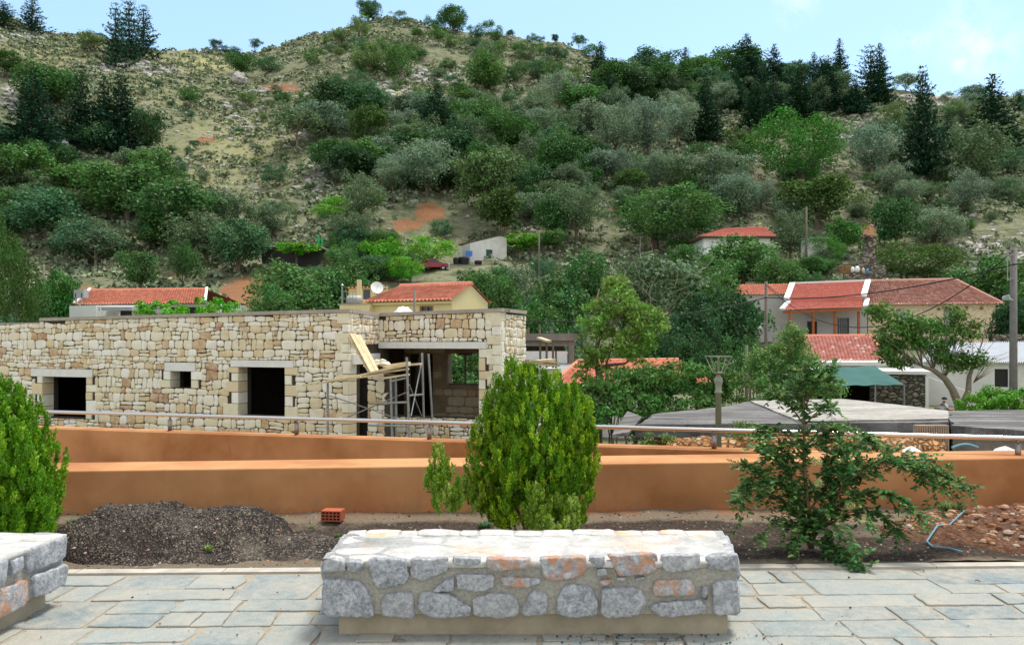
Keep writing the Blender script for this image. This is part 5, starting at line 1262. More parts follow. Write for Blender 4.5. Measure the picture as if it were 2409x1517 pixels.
for i in range(n_+1):
    for j in range(n_+1):
        u, v = i/n_, j/n_; p_ = c4[0].lerp(c4[1], u).lerp(c4[3].lerp(c4[2], u), v); p_.z -= .16*math.sin(math.pi*u)*math.sin(math.pi*v)+.02*math.sin(u*20); mb.v.append(tuple(p_))
for i in range(n_):
    for j in range(n_): a = i*(n_+1)+j; mb.f.append((a, a+1, a+n_+2, a+n_+1)); mb.m.append(0)
mb.build('net', M['green_net'], aw, True); mb = MB()
for px, Y in ((1978, 34.5), (2059, 34.5), (2127, 34.5), (2057, 38.4)): q = P(px, 905 if Y < 36 else 862, Y); mb = MB(); mb.tube([(q.x, q.y, -2.2), (q.x, q.y, q.z+.02)], .035, 6); mb.build('pole', M['galvanised'], aw)
dish('satellite_dish', 2134, 871, 40, .30, 'white satellite dish on the wall beside the green shade net', P(0, 885, 40).z)
# whitewashed house with corrugated sheet roof, right
cr_ = thing('corrugated_roof_house', (*XY(2300, 48), -2), 'whitewashed building with a pale corrugated sheet roof at the right edge', 'building')
A = XY(2175, 47); B = XY(2470, 45); f = Face(A, B); zE = f.uz(2300, 852)[1]; hcw = f.rect(2340, 868, 2372, 910); f = body(cr_, A, B, 7, -2, zE, M['white_wall_old'], [hcw]); pane(cr_, f, hcw, M['dark_opening'], 'window')
bl, br = f.p(-.2, zE+.02, .4), f.p(f.L, zE+.02, .4); tl_, tr_ = P(2190, 807, 51.5), P(2480, 802, 49.5)
V = []; Q = []; nn = 60*6
for e_ in (0, 1):
    for i in range(nn+1):
        p_ = (bl.lerp(br, i/nn) if e_ == 0 else tl_.lerp(tr_, i/nn)); V.append(p_+Vector((0, 0, .05*math.sin(2*math.pi*i/6))))
for i in range(nn): Q.append((i, i+1, nn+1+i+1, nn+1+i))
o = linkobj('roof', npmesh('roof', V, Q, M['white_sheet'], True)); o.parent = cr_; o.matrix_parent_inverse = mat_inv(cr_)
f6 = Face(XY(2178, 41), XY(2300, 40)); mb = MB(); z6 = f6.uz(2230, 885)[1]; f6.slab(mb, 0, f6.L, -2.3, z6, .25, ztop=lambda u: z6-.9*(u/f6.L)**2); tag(mb.build('whitewashed_wall', M['white_render']), 'whitewashed yard wall behind the seated person', 'wall')
mb = MB(); f7 = Face(XY(2345, 55), XY(2480, 55)); z7 = f7.uz(2380, 786)[1]; f7.slab(mb, 0, f7.L, -1, z7, .5); tag(mb.build('rubble_wall', M['dry_wall']), 'top of a rough stone wall above the corrugated roof', 'wall')

# --- flat-roofed sheds in front (concrete roofs)
def flatroof(name, pix, zt_, th, mat_top, wall_mat, label, cat, zbot=-2.2, ov=.15, seed=1, wob=.05, edge=None):
    pts = []
    n = len(pix); sub = 7; rg = random.Random(seed)
    for i in range(n):
        a = pix[i]; b = pix[(i+1) % n]
        for j in range(sub):
            t_ = j/sub; px = lerp(a[0], b[0], t_); py = lerp(a[1], b[1], t_); Y = (CH-zt_)*F/(py-HY); q = Vector(((px-CX)/F*Y, Y, 0)); q += Vector((rg.uniform(-wob, wob), rg.uniform(-wob, wob), 0)); pts.append(q)
    o_ = thing(name, tuple((sum((p for p in pts), Vector())/len(pts))+Vector((0, 0, zbot))), label, cat)
    mb = MB(); m_ = len(pts); vs = [(p.x, p.y, zt_-th+rg.uniform(-.015, .015)) for p in pts]+[(p.x, p.y, zt_) for p in pts]
    mb.add(vs, [tuple(range(m_))[::-1], tuple(range(m_, 2*m_))]+[(i, (i+1) % m_, m_+(i+1) % m_, m_+i) for i in range(m_)]); mb.build('roof_slab', mat_top, o_)
    cen = sum((p for p in pts), Vector())/m_; wp = [cen+(p-cen)*.97 for p in pts]; 
    mb = MB(); mb.add([(p.x, p.y, zbot) for p in wp]+[(p.x, p.y, zt_-th+.01) for p in wp], [(i, (i+1) % m_, m_+(i+1) % m_, m_+i) for i in range(m_)]); mb.build('wall', wall_mat, o_)
    return o_
t = NT('streaky_slab'); p_ = t.pos(); mp = t.new('ShaderNodeMapping', {'Vector': p_}); mp.inputs['Scale'].default_value = (.35, 3.2, 1); mp.inputs['Rotation'].default_value = (0, 0, .25)
n_ = t.noise(1.6, 7, .7, mp.outputs[0]); n2_ = t.noise(.8, 4, .6, p_)
c_ = t.ramp(n_, [(.33, srgb(72, 70, 68)), (.45, srgb(104, 102, 100)), (.55, srgb(130, 128, 126)), (.7, srgb(160, 157, 152))]); c_ = t.mix(t.mr(n2_, .4, .65, 0, .5), c_, srgb(80, 78, 75)); v3_ = t.noise(7, 6, .75, p_); c_ = t.mix(t.mr(v3_, .52, .66, 0, .6), c_, srgb(62, 62, 58)); t.col(c_); t.bump(n_, .5, .02); M['old_slab'] = t.set(.95, 0, .1)
t = NT('bright_slab'); p_ = t.pos(); mp = t.new('ShaderNodeMapping', {'Vector': p_}); mp.inputs['Scale'].default_value = (.35, 3.0, 1)
n_ = t.noise(1.8, 7, .7, mp.outputs[0]); t.col(t.mix(t.mr(t.noise(6, 6, .75, p_), .5, .66, 0, .6), t.ramp(n_, [(.33, srgb(118, 114, 108)), (.5, srgb(160, 156, 148)), (.66, srgb(192, 188, 180))]), srgb(104, 100, 92))); M['bright_slab'] = t.set(.95, 0, .1)
flatroof('flat_roof_shed', [(1500, 999), (2235, 992), (2235, 968), (2130, 955), (1985, 939), (1760, 944), (1700, 957), (1545, 972)], .12, .22, M['old_slab'], M['earthy_masonry'], 'earthen walled shed with a long cracked grey concrete roof behind the rail', 'shed')
flatroof('bright_slab_roof', [(1880, 990), (2232, 984), (2232, 966), (2125, 953), (1985, 938), (1765, 942)], .155, .03, M['bright_slab'], M['bright_slab'], 'paler newer concrete layer on the right part of the shed roof', 'roof slab', .125, wob=.02)
flatroof('grey_shed', [(2238, 1000), (2520, 1022), (2560, 962), (2232, 966)], .14, .16, M['old_slab'], M['field_stone'], 'dark stone shed with a flat grey concrete roof at the right edge', 'shed', seed=4)
mb = MB(); a_ = P(1470, 1010, 13.6); 
bs = thing('broken_roof_slab', tuple(a_), 'tilted broken piece of concrete roof left of the shed', 'broken slab')
mb.hexa([P(1440, 1030, 13.6), P(1478, 1024, 13.5), P(1508, 988, 14.6), P(1478, 975, 15.2), P(1440, 1022, 13.6), P(1480, 1016, 13.5), P(1510, 980, 14.6), P(1476, 966, 15.2)]); mb.build('slab', M['old_slab'], bs)
# earth bank at left of sheds
mb = MB(); V = []; Q = []
for i in range(61):
    for j in range(11):
        x = lerp(P(1395, 0, 12.6).x, P(2240, 0, 12.6).x, i/60); y = 12.2+j*.13; tt = j/10; top = -.02 if x > 2.6 else -.15+.0*x
        hgt = min(1, tt*2.2); z = lerp(-2.2, top-.30*max(0, 1-(i/60)*14), hgt)+.09*mnoise.noise(Vector((x*3, y*4, z if False else 2)))
        V.append((x, y+.15*mnoise.noise(Vector((x*2.5, tt*4, 5))), z))
for i in range(60):
    for j in range(10): a = i*11+j; Q.append((a, a+11, a+12, a+1))
tag(linkobj('earth_bank', npmesh('earth_bank', V, Q, M['earthy_masonry'], True)), 'crumbling bank of orange earth and stones below the shed roof', 'bank')
mb = MB(); gd = Face(XY(2155, 13.2), XY(2232, 13.2)); zg2 = gd.uz(2190, 1000)[1]; gd.box(mb, 0, gd.L, -2.2, zg2, -.1, 0)
for i in range(14): u = gd.L*(i+.5)/14; gd.box(mb, u-.012, u+.012, -2.2, zg2-.01, 0, .02)
tag(mb.build('ribbed_gate', M['garage_door']), 'beige ribbed metal gate between the two sheds', 'gate')
for (x0, x1, y0, y1, lab) in ((2090, 2200, 1054, 1060, 'white covered hump showing above the orange wall near the gate'), (2290, 2440, 1054, 1065, 'white covered hump above the orange wall at the right edge')):
    c = P((x0+x1)/2, y0, 10.6); w_ = (x1-x0)/2/F*10.6; mb = MB(); k = 20
    for i in range(7):
        th = math.pi/2*i/6
        for j in range(k): a = 2*math.pi*j/k; mb.v.append((c.x+w_*math.cos(a)*math.cos(th), c.y+.6*math.sin(a)*math.cos(th), c.z-1.2+1.2*math.sin(th)+.03*math.sin(a*5)))
    for i in range(6):
        for j in range(k): mb.f.append((i*k+j, i*k+(j+1) % k, (i+1)*k+(j+1) % k, (i+1)*k+j)); mb.m.append(0)
    tag(mb.build('covered_hump', M['plastic_sheet'], None, True), lab, 'covered hump')
mb = MB(); mb.tube([P(2240+i*6, 1053-8*math.sin(math.pi*i/10), 10.2) for i in range(11)], .02, 6); tag(mb.build('blue_pipe', M['blue_plastic']), 'curved blue pipe beside the beige ribbed gate', 'pipe')

# --- unfinished concrete frame and grey/red roofs at centre right
cf = thing('concrete_frame_building', (*XY(1290, 34), -2), 'unfinished concrete frame building with dark open floor right of the stone building', 'building')
Yc_ = 33; f = Face(XY(1236, Yc_), XY(1352, Yc_)); mb = MB(); r_ = f.rect(1236, 788, 1352, 800); f.box(mb, -1.5, f.L+.1, r_[2]-.02, r_[3]+.06, -5, .15); mb.build('roof_slab', M['concrete_dark'], cf)
mb = MB(); r_ = f.rect(1236, 797, 1344, 814); f.box(mb, -1.5, f.L-.1, r_[2], r_[3]-.03, -.3, 0); mb.build('beam', M['concrete_dark'], cf)
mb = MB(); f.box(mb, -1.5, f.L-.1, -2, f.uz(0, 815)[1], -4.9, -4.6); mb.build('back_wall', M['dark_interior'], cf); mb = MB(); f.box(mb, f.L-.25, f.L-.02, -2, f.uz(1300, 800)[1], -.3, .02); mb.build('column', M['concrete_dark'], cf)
mb = MB(); f.box(mb, -1.5, f.L-.3, -2, f.uz(1300, 826)[1], -.3, -.05); mb.build('parapet', M['lintel_concrete'], cf)
for px, py in ((1243, 770), (1270, 768), (1297, 770)): a_ = P(px, 792, 33.5); b_ = P(px, py, 33.5); mb = MB(); mb.tube([a_, b_], .05, 6); mb.build('column_stub', M['old_timber'], cf)
pr = thing('timber_props', (*XY(1290, 26), -2), 'rusty props and a board standing in front of the concrete frame building', 'props')
for px, y0, y1 in ((1271, 795, 860), (1286, 803, 880), (1301, 803, 880), (1308, 826, 890)): mb = MB(); mb.tube([P(px, y0, 26), P(px, 905, 26)], .035, 6); mb.build('prop', M['old_timber'], pr)
mb = MB(); mb.bar(P(1268, 795, 26), P(1292, 803, 25.6), .2, .06); mb.build('board', M['new_timber'], pr)
pk = thing('plank_stack', (*XY(1270, 24), -1), 'pale planks stacked on the wall right of the stone building', 'planks')
for a, b in (((1232, 852), (1300, 846)), ((1236, 848), (1305, 852)), ((1240, 856), (1310, 860)), ((1230, 860), (1290, 855))): mb = MB(); mb.bar(P(*a, 24), P(*b, 24.8), .3, .06); mb.build('plank', M['new_timber'], pk)
mb = MB(); f8 = Face(XY(1228, 24), XY(1320, 25)); z8 = f8.uz(1270, 860)[1]; f8.slab(mb, 0, f8.L, -2.3, z8-.1, .5); tag(mb.build('grey_block_wall', M['lintel_concrete']), 'pale grey wall carrying the plank stack beside the stone building', 'wall')
# grey corrugated + red barrel tile roof house
th = thing('orange_roof_house', (*XY(1450, 30), -2), 'low house with orange barrel tile roof beneath the walnut tree', 'house')
Yt = 29; A = XY(1318, Yt); B = XY(1500, Yt-.8); f = Face(A, B); zE = f.uz(1400, 905)[1]; hq = f.rect(1435, 915, 1465, 950); f = body(th, A, B, 5, -2, zE, M['white_render'], [hq]); pane(th, f, hq, M['dark_opening'])
bl = f.p(-.2, zE, .4); br = f.p(f.L+.2, zE, .4)
tiles(None, bl, br, P(1596, 848, Yt+4.5), P(1360, 851, Yt+4.6), M['clay_tiles'], 'roof', th, .2, .3, .05)
tiles(None, br, f.p(f.L+2.5, zE, -2), P(1618, 858, Yt+4.9), P(1594, 848, Yt+4.5), M['clay_tiles'], 'roof', th, .2, .3, .05)
ridge(P(1360, 850, Yt+4.6), P(1596, 847, Yt+4.5), M['clay_tiles'], th, .1); ridge(bl+Vector((0, 0, .05)), P(1360, 850, Yt+4.6), M['clay_tiles'], th, .09)
gr = thing('grey_sheet_roof', (*XY(1310, 30), -2), 'grey corrugated roof left of the orange barrel tile roof', 'roof'); V = []; Q = []; nn = 26*6
bl, br, tl_, tr_ = P(1225, 900, 28.8), P(1318, 903, 28.8), P(1262, 849, 33.5), P(1360, 852, 33.5)
for e_ in (0, 1):
    for i in range(nn+1): p_ = (bl.lerp(br, i/nn) if e_ == 0 else tl_.lerp(tr_, i/nn)); V.append(p_+Vector((0, 0, .05*math.sin(2*math.pi*i/6))))
for i in range(nn): Q.append((i, i+1, nn+1+i+1, nn+1+i))
o = linkobj('sheet', npmesh('sheet', V, Q, M['grey_sheet'], True)); o.parent = gr; o.matrix_parent_inverse = mat_inv(gr)
mb = MB(); mb.box(bl.x+.1, br.x-.1, bl.y+.3, tl_.y-.2, -2, min(bl.z, br.z)-.05); mb.build('wall', M['lintel_concrete'], gr)

# ------------------------------------------------------------------ lamp post, utility poles, cables
Yl = 11.0; c = P(1690, 1100, Yl); lp = thing('lamp_post', (c.x, c.y, -2.2), 'grey green lamp post with glassless lantern frame behind the orange walls', 'lamp post')
def zl(py): return P(0, py, Yl).z
mb = MB(); mb.lathe((c.x, c.y, -2.2), [(.16, 0), (.16, .3), (.075, .45)], 20)
mb.lathe((c.x, c.y, 0), [(.044, -1.75), (.040, zl(925)), (.052, zl(925)+.002), (.054, zl(921)), (.038, zl(919)), (.045, zl(905)), (.055, zl(900)), (.06, zl(895)), (.054, zl(890)), (.032, zl(885)), (.02, zl(880)), (.02, zl(878))], 20)
mb.build('post', M['lamp_green'], lp, True)
mb = MB(); mb.lathe((c.x, c.y, zl(881)), [(.03, 0), (.075, .025), (.08, .03), (.02, .035)], 16); mb.lathe((c.x, c.y, zl(878)), [(.016, 0), (.014, .2), (.022, .21), (.022, .225)], 10); mb.build('collar', M['lamp_green'], lp, True)
mb = MB(); zt_ = zl(838); rr_ = .145; rb = .06
cs = [(c.x+s1*rr_, c.y+s2*rr_) for s1, s2 in ((-1, -1), (1, -1), (1, 1), (-1, 1))]; cb = [(c.x+s1*rb, c.y+s2*rb) for s1, s2 in ((-1, -1), (1, -1), (1, 1), (-1, 1))]
for i in range(4):
    mb.bar((*cs[i], zt_), (*cs[(i+1) % 4], zt_), .016, .012); mb.bar((*cb[i], zl(881)+.03), (*cs[i], zt_), .008, .008)
mb.bar((*cs[0], zt_+.0), (*cs[2], zt_+.0), .01, .008); mb.bar((*cs[1], zt_), (*cs[3], zt_), .01, .008); mb.build('lantern_frame', M['lamp_green'], lp)
def pole(px, ytop, Y, w_px, mat, label, base=None, name='utility_pole'):
    r = w_px/F*Y/2; x = (px-CX)/F*Y; zb = (H(x, Y) if Y > 50 else -2.2) if base is None else base; zt = P(px, ytop, Y).z
    o = thing(name, (x, Y, zb), label, 'utility pole'); mb = MB(); mb.tube([(x, Y, zb-.3), (x, Y, (zb+zt)/2), (x+.01, Y, zt)], [r*1.1, r, r*.85], 12); mb.build('shaft', mat, o, True); return o
big = pole(2384, 583, 30, 17, M['pole_concrete'], 'thick concrete utility pole with a street light at the right edge')
mb = MB()
for (y0, y1, dx) in ((590, 660, -26), ): mb.bar(P(2370, 588, 29.9), P(2370, 660, 29.9), .03, .03)
mb.bar(P(2370, 600, 29.9), P(2384, 600, 29.9), .03, .03); mb.bar(P(2370, 658, 29.9), P(2384, 655, 29.9), .03, .03); mb.build('cable_bracket', M['galvanised'], big)
mb = MB(); mb.bar(P(2382, 706, 29.8), P(2372, 700, 29.6), .04, .04); mb.hexa([P(2358, 706, 29.7), P(2378, 706, 29.4), P(2378, 704, 29.7), P(2358, 704, 29.9), P(2357, 700, 29.7), P(2372, 693, 29.4), P(2374, 692, 29.8), P(2359, 697, 29.9)]); mb.build('lamp_head', M['white_sheet'], big)
p2 = pole(1802, 662, 45, 8, M['pole_wood'], 'wooden utility pole with small lamp left of the veranda house')
mb = MB(); mb.tube([P(1800, 762, 44.9), P(1791, 761, 44.8), P(1789, 768, 44.8)], .03, 6); mb.lathe(tuple(P(1788, 774, 44.8)), [(.16, 0), (.12, .1), (.03, .16)], 10); mb.build('lamp', M['galvanised'], p2)
pole(1897, 487, 108, 5, M['pole_wood'], 'tall wooden pole beside the small white hut on the upper slope')
pole(1268, 545, 100, 4, M['pole_wood'], 'thin wooden pole on the slope right of the white hillside house')
pole(103, 622, 72, 6, M['pole_wood'], 'wooden pole among small trees at the far left')
pole(975, 682, 43.2, 6, M['pole_concrete'], 'grey pole rising in front of the cream cottage roof')
pole(1756, 812, 30, 8, M['pole_wood'], 'short weathered post at the edge of the bushes right of the lamp post')
def cable(pts, r, label, name='overhead_cable', n=10):
    q = []
    for (a, b) in zip(pts[:-1], pts[1:]):
        A = P(*a[:3]); B = P(*b[:3]); sag = b[3] if len(b) > 3 else 0
        for i in range(n): t_ = i/n; v = A.lerp(B, t_); v.z -= sag*4*t_*(1-t_); q.append(v)
    q.append(P(*pts[-1][:3])); mb = MB(); mb.tube(q, r, 6); tag(mb.build(name, M['black_cable'], None, True), label, 'cable')
cable([(2700, 585, 26), (2384, 622, 29.9, .1), (1802, 700, 44.9, .45), (1240, 754, 40, .5), (1040, 760, 38, .1)], .026, 'thick black cable running from the concrete pole to the stone building')
cable([(2384, 590, 29.9), (1802, 670, 44.9, 2.6)], .022, 'sagging black cable looping down between the two nearest poles', n=20)
cable([(1802, 668, 44.9), (1940, 722, 72, .6)], .012, 'thin wire from the wooden pole to the veranda house')
cable([(2384, 757, 30), (2110, 757, 60, .3)], .010, 'thin wire crossing low in front of the old stone house')
cable([(1268, 580, 100), (1450, 603, 70, 1.0), (1600, 590, 90, .6)], .025, 'thin wire leaving the slope pole to the right')
cable([(1205, 722, 24), (1262, 692, 40, .1)], .012, 'short wire rising from the right end of the stone building')
cable([(1897, 495, 108), (2120, 532, 100, .4), (2409, 537, 90, .5)], .022, 'faint wire running right from the tall upper pole')

# ------------------------------------------------------------------ seated person
def skin_figure(name, pts, edges, radii, mat, parent=None, sub=2, root=0):
    me = bpy.data.meshes.new(name); me.from_pydata(pts, edges, []); o = bpy.data.objects.new(name, me); C.objects.link(o)
    m = o.modifiers.new('Skin', 'SKIN'); m.use_smooth_shade = True
    if not me.skin_vertices: me.skin_vertices.new(name='')
    for i, r in enumerate(radii): me.skin_vertices[0].data[i].radius = (r, r) if not isinstance(r, tuple) else r
    for i in range(len(pts)): me.skin_vertices[0].data[i].use_root = (i == root)
    s2 = o.modifiers.new('Sub', 'SUBSURF'); s2.levels = sub; s2.render_levels = sub
    me.materials.append(mat)
    if parent: o.parent = parent
    return o
Yp = 37.0; c = P(2218, 962, Yp)
zs_ = c.z-.35
man = thing('person', (c.x, c.y, zs_-.45), 'person in a pale shirt and dark cap sitting at a table in the yard', 'person')
# local space: x right, y away, z up ; seated facing right (+x)
pts = [(0, 0, .5), (0, 0, .75), (.02, 0, 1.0), (.04, 0, 1.08), (.07, 0, 1.2), (.02, -.19, .98), (.14, -.22, .78), (.38, -.12, .78), (.47, -.1, .79), (.02, .19, .98), (.14, .22, .78), (.38, .12, .78), (.47, .1, .79),
       (.05, -.1, .48), (.42, -.13, .5), (.44, -.13, .08), (.58, -.13, .04), (.05, .1, .48), (.42, .13, .5), (.44, .13, .08), (.58, .13, .04)]
ed = [(0, 1), (1, 2), (2, 3), (3, 4), (2, 5), (5, 6), (6, 7), (7, 8), (2, 9), (9, 10), (10, 11), (11, 12), (0, 13), (13, 14), (14, 15), (15, 16), (0, 17), (17, 18), (18, 19), (19, 20)]
rd = [(.15, .13), (.15, .12), (.13, .1), .055, .1, .065, .05, .035, .03, .065, .05, .035, .03, .09, .07, .045, .04, .09, .07, .045, .04]
skin_figure('body', pts, ed, rd, M['skin'], man)
skin_figure('shirt', [(0, 0, .55), (0, 0, .78), (.02, 0, 1.0), (.02, -.19, .99), (.10, -.22, .85), (.02, .19, .99), (.10, .22, .85)], [(0, 1), (1, 2), (2, 3), (3, 4), (2, 5), (5, 6)], [(.18, .15), (.18, .15), (.15, .12), .085, .075, .085, .075], M['shirt'], man)
skin_figure('trousers', [(0, 0, .5), (.05, -.1, .48), (.42, -.13, .5), (.44, -.13, .12), (.05, .1, .48), (.42, .13, .5), (.44, .13, .12)], [(0, 1), (1, 2), (2, 3), (0, 4), (4, 5), (5, 6)], [.16, .11, .085, .065, .11, .085, .065], M['cap'], man)
mb = MB(); mb.lathe((.07, 0, 1.24), [(.11, 0), (.115, .04), (.09, .09), (.02, .12)], 14); mb.hexa([(.14, -.07, 1.235), (.25, -.06, 1.225), (.25, .06, 1.225), (.14, .07, 1.235), (.14, -.07, 1.25), (.25, -.06, 1.235), (.25, .06, 1.235), (.14, .07, 1.25)]); cp = mb.build('cap', M['cap']); cp.parent = man
chr_ = thing('yard_chair', (c.x-.05, c.y, zs_-.45), 'plain dark chair under the seated person', 'chair'); mb = MB(); mb.box(-.22, .22, -.22, .22, .38, .42); mb.build('seat', M['brown_metal']).parent = chr_; mb = MB(); mb.box(-.24, -.2, -.22, .22, .42, .85); mb.build('backrest', M['brown_metal']).parent = chr_
for sx1 in (-1, 1):
    for sy1 in (-1, 1): mb = MB(); mb.box(sx1*.2-.018, sx1*.2+.018, sy1*.2-.018, sy1*.2+.018, 0, .38); mb.build('leg', M['brown_metal']).parent = chr_
tb = thing('yard_table', (c.x+.85, c.y, zs_-.45), 'low brown table in front of the seated person', 'table'); mb = MB(); mb.box(-.5, .8, -.4, .4, .7, .74); mb.build('tabletop', M['wood_ends']).parent = tb
for sx1 in (-.45, .75):
    for sy1 in (-1, 1): mb = MB(); mb.box(sx1-.025, sx1+.025, sy1*.36-.025, sy1*.36+.025, 0, .7); mb.build('leg', M['wood_ends']).parent = tb
mb = MB(); mb.box(c.x-2, c.x+3, c.y-1.5, c.y+1.5, zs_-.75, zs_-.45); tag(mb.build('yard_floor', M['concrete_dark']), kind='structure')
# ------------------------------------------------------------------ foliage generators
def leafquads(Cn, N, ln, wd, rng, up=None):
    """rhombic leaves: centres Cn, normals N"""
    n = len(Cn); N = N/np.maximum(np.linalg.norm(N, axis=1, keepdims=True), 1e-6)
    R = rng.normal(size=(n, 3)) if up is None else up+rng.normal(size=(n, 3))*.35
    T = R - N*(R*N).sum(1, keepdims=True); T /= np.maximum(np.linalg.norm(T, axis=1, keepdims=True), 1e-6)
    B = np.cross(N, T); ln = np.asarray(ln).reshape(-1, 1); wd = np.asarray(wd).reshape(-1, 1)
    V = np.stack([Cn-T*ln*.5, Cn+B*wd*.5+T*ln*.05, Cn+T*ln*.5+N*ln*.06, Cn-B*wd*.5+T*ln*.05], 1).reshape(-1, 3)
    return V, np.arange(4*n).reshape(-1, 4)
def dirs(n, rng):
    d = rng.normal(size=(n, 3)); return d/np.linalg.norm(d, axis=1, keepdims=True)
def crown_mesh(name, seed, nclump=55, nleaf=110, rc=(.12, .19), leaf=.042, zc=.52, zh=.48, flat=1.0, hollow=.45, mat='leaves', asp=.62, lumps=3, updir=None):
    rng = np.random.default_rng(seed); Cs = []; Ns = []
    big = dirs(lumps, rng)*.25; big[:, 2] = np.abs(big[:, 2])*.6
    for i in range(nclump):
        d = dirs(1, rng)[0]; d[2] = d[2]*.9+.1; r = rng.uniform(hollow, 1)**.6
        o = big[i % lumps]; k = .74+.26*rng.uniform()
        c = np.array([d[0]*.44*r*k+o[0]*.6, d[1]*.44*r*k+o[1]*.6, zc+d[2]*(zh*.82)*r*k+o[2]*.25*zh])
        rr = rng.uniform(*rc)*(1.15-.4*abs(d[2])); q = dirs(nleaf, rng); q[:, 2] = np.where(q[:, 2] < -.3, -q[:, 2], q[:, 2])
        rad = rr*rng.uniform(.55, 1.08, (nleaf, 1)); off = q*rad; off[:, 2] *= flat*zh/.42
        Cs.append(c+off); Ns.append(q+rng.normal(size=(nleaf, 3))*.55+np.array([0, 0, .25]))
    Cn = np.concatenate(Cs); N = np.concatenate(Ns); n = len(Cn); s = rng.uniform(.7, 1.35, n)*leaf
    V, Q = leafquads(Cn, N, s, s*asp, rng, updir)
    return npmesh(name, V, Q, M[mat])
def fir_mesh(name, seed, levels=34, gap=.0, narrow=1.15, pw=.78, droop=.25):
    rng = np.random.default_rng(seed); Cs = []; Ns = []; Ls = []; Ts = []
    for i in range(levels):
        z = .05+.93*(i/(levels-1)); rad = .5*narrow*(1-z)**pw*(1.15+.25*rng.uniform(-1, 1))+.012
        nb = max(4, int(9*(rad/.5)+4)); a0 = rng.uniform(0, 6.28)
        for b in range(nb):
            if rng.uniform() < gap: continue
            a = a0+b*2*math.pi/nb+rng.uniform(-.25, .25); L = rad*rng.uniform(.7, 1.12); m = max(6, int(44*L/.4)); t = rng.uniform(.1, 1, m)
            w = (1-t)*.07+.022
            x = np.cos(a)*L*t+rng.normal(size=m)*w*.6; y = np.sin(a)*L*t+rng.normal(size=m)*w*.6; zz = z-droop*L*t+.16*L*t**2*(1+rng.uniform())+rng.normal(size=m)*.006
            Cs.append(np.stack([x, y, zz], 1)); Ns.append(np.stack([rng.normal(size=m)*.35, rng.normal(size=m)*.35, np.ones(m)], 1)); Ls.append(rng.uniform(.04, .075, m)*(1.1-.35*z))
            Ts.append(np.tile([math.cos(a), math.sin(a), -.1], (m, 1)))
    Cn = np.concatenate(Cs); N = np.concatenate(Ns); L = np.concatenate(Ls); T = np.concatenate(Ts)
    V, Q = leafquads(Cn, N, L, L*.5, rng, T); return npmesh(name, V, Q, M['needles'])
def trunk_mesh(name, seed, top=.55, spread=.22, nl=6, r0=.03, mat='bark'):
    rg = random.Random(seed); mb = MB(); mb.tube([(0, 0, -.06), (rg.uniform(-.01, .01), 0, .15), (rg.uniform(-.02, .02), rg.uniform(-.02, .02), top*.6), (0, 0, top)], [r0*1.25, r0, r0*.75, r0*.45], 8)
    for i in range(nl):
        a = 2*math.pi*i/nl+rg.uniform(-.4, .4); z = top*rg.uniform(.3, .8); s = spread*rg.uniform(.7, 1.2)
        mb.tube([(0, 0, z), (math.cos(a)*s*.5, math.sin(a)*s*.5, z+.12), (math.cos(a)*s, math.sin(a)*s, z+.26)], [r0*.5, r0*.3, r0*.12], 5)
    me = bpy.data.meshes.new(name); me.from_pydata(mb.v, [], mb.f); me.materials.append(M[mat]); me.update(); return me
TM = {
 'oak': [crown_mesh('crown', s, 60, 110, lumps=4, zc=.47, zh=.54) for s in (1, 2, 3, 4)]+[crown_mesh('crown', s, 64, 105, lumps=7, zc=.47, zh=.54, rc=(.09, .17), hollow=.2) for s in (5, 6, 7)],
 'olive': [crown_mesh('crown', s, 75, 90, rc=(.09, .15), leaf=.036, asp=.45, lumps=5, zc=.47, zh=.54, hollow=.3) for s in (11, 12, 13)],
 'shrub': [crown_mesh('crown', s, 34, 90, rc=(.12, .2), leaf=.042, lumps=3, zc=.40, zh=.55) for s in (21, 22, 23)],
 'airy': [crown_mesh('crown', s, 56, 56, rc=(.09, .16), leaf=.04, lumps=4, zc=.56, zh=.42, hollow=.2) for s in (31, 32, 33)],
 'round': [crown_mesh('crown', s, 110, 90, rc=(.09, .13), leaf=.026, lumps=2, zc=.46, zh=.56, hollow=.7) for s in (41, 42)],
 'fir': [fir_mesh('crown', 51, 24), fir_mesh('crown', 52, 21, .1, 1.1, .8), fir_mesh('crown', 53, 26, .05, 1.0, .9)],
 'cypress': [fir_mesh('crown', 61, 30, .0, 1.0, .55, -.5)],
 'cedar': [fir_mesh('crown', 71, 12, .1, 1.05, .42, .04), fir_mesh('crown', 72, 13, .15, 1.05, .5, .02)],
 'vine': [crown_mesh('crown', s, 70, 80, rc=(.05, .09), leaf=.030, lumps=6, zc=.55, zh=.46, hollow=.1, asp=.9) for s in (81, 82)],
 'shoots': [crown_mesh('crown', 91, 90, 70, rc=(.05, .09), leaf=.036, lumps=5, zc=.52, zh=.5, hollow=.1, flat=2.4, asp=.45)],
}
TR = {'oak': trunk_mesh('trunk', 1, .5), 'olive': trunk_mesh('trunk', 2, .4, .22, 7, .022), 'shrub': trunk_mesh('trunk', 3, .3, .2, 8, .015), 'airy': trunk_mesh('trunk', 4, .5, .3, 9, .018, 'bark_pale'), 'round': trunk_mesh('trunk', 5, .4),
      'fir': trunk_mesh('trunk', 6, .93, .01, 0, .022), 'cypress': trunk_mesh('trunk', 6, .9, .01, 0, .03), 'cedar': trunk_mesh('trunk', 7, .9, .1, 5, .03), 'vine': trunk_mesh('trunk', 8, .6, .3, 7, .018), 'shoots': trunk_mesh('trunk', 9, .4, .15, 8, .015)}
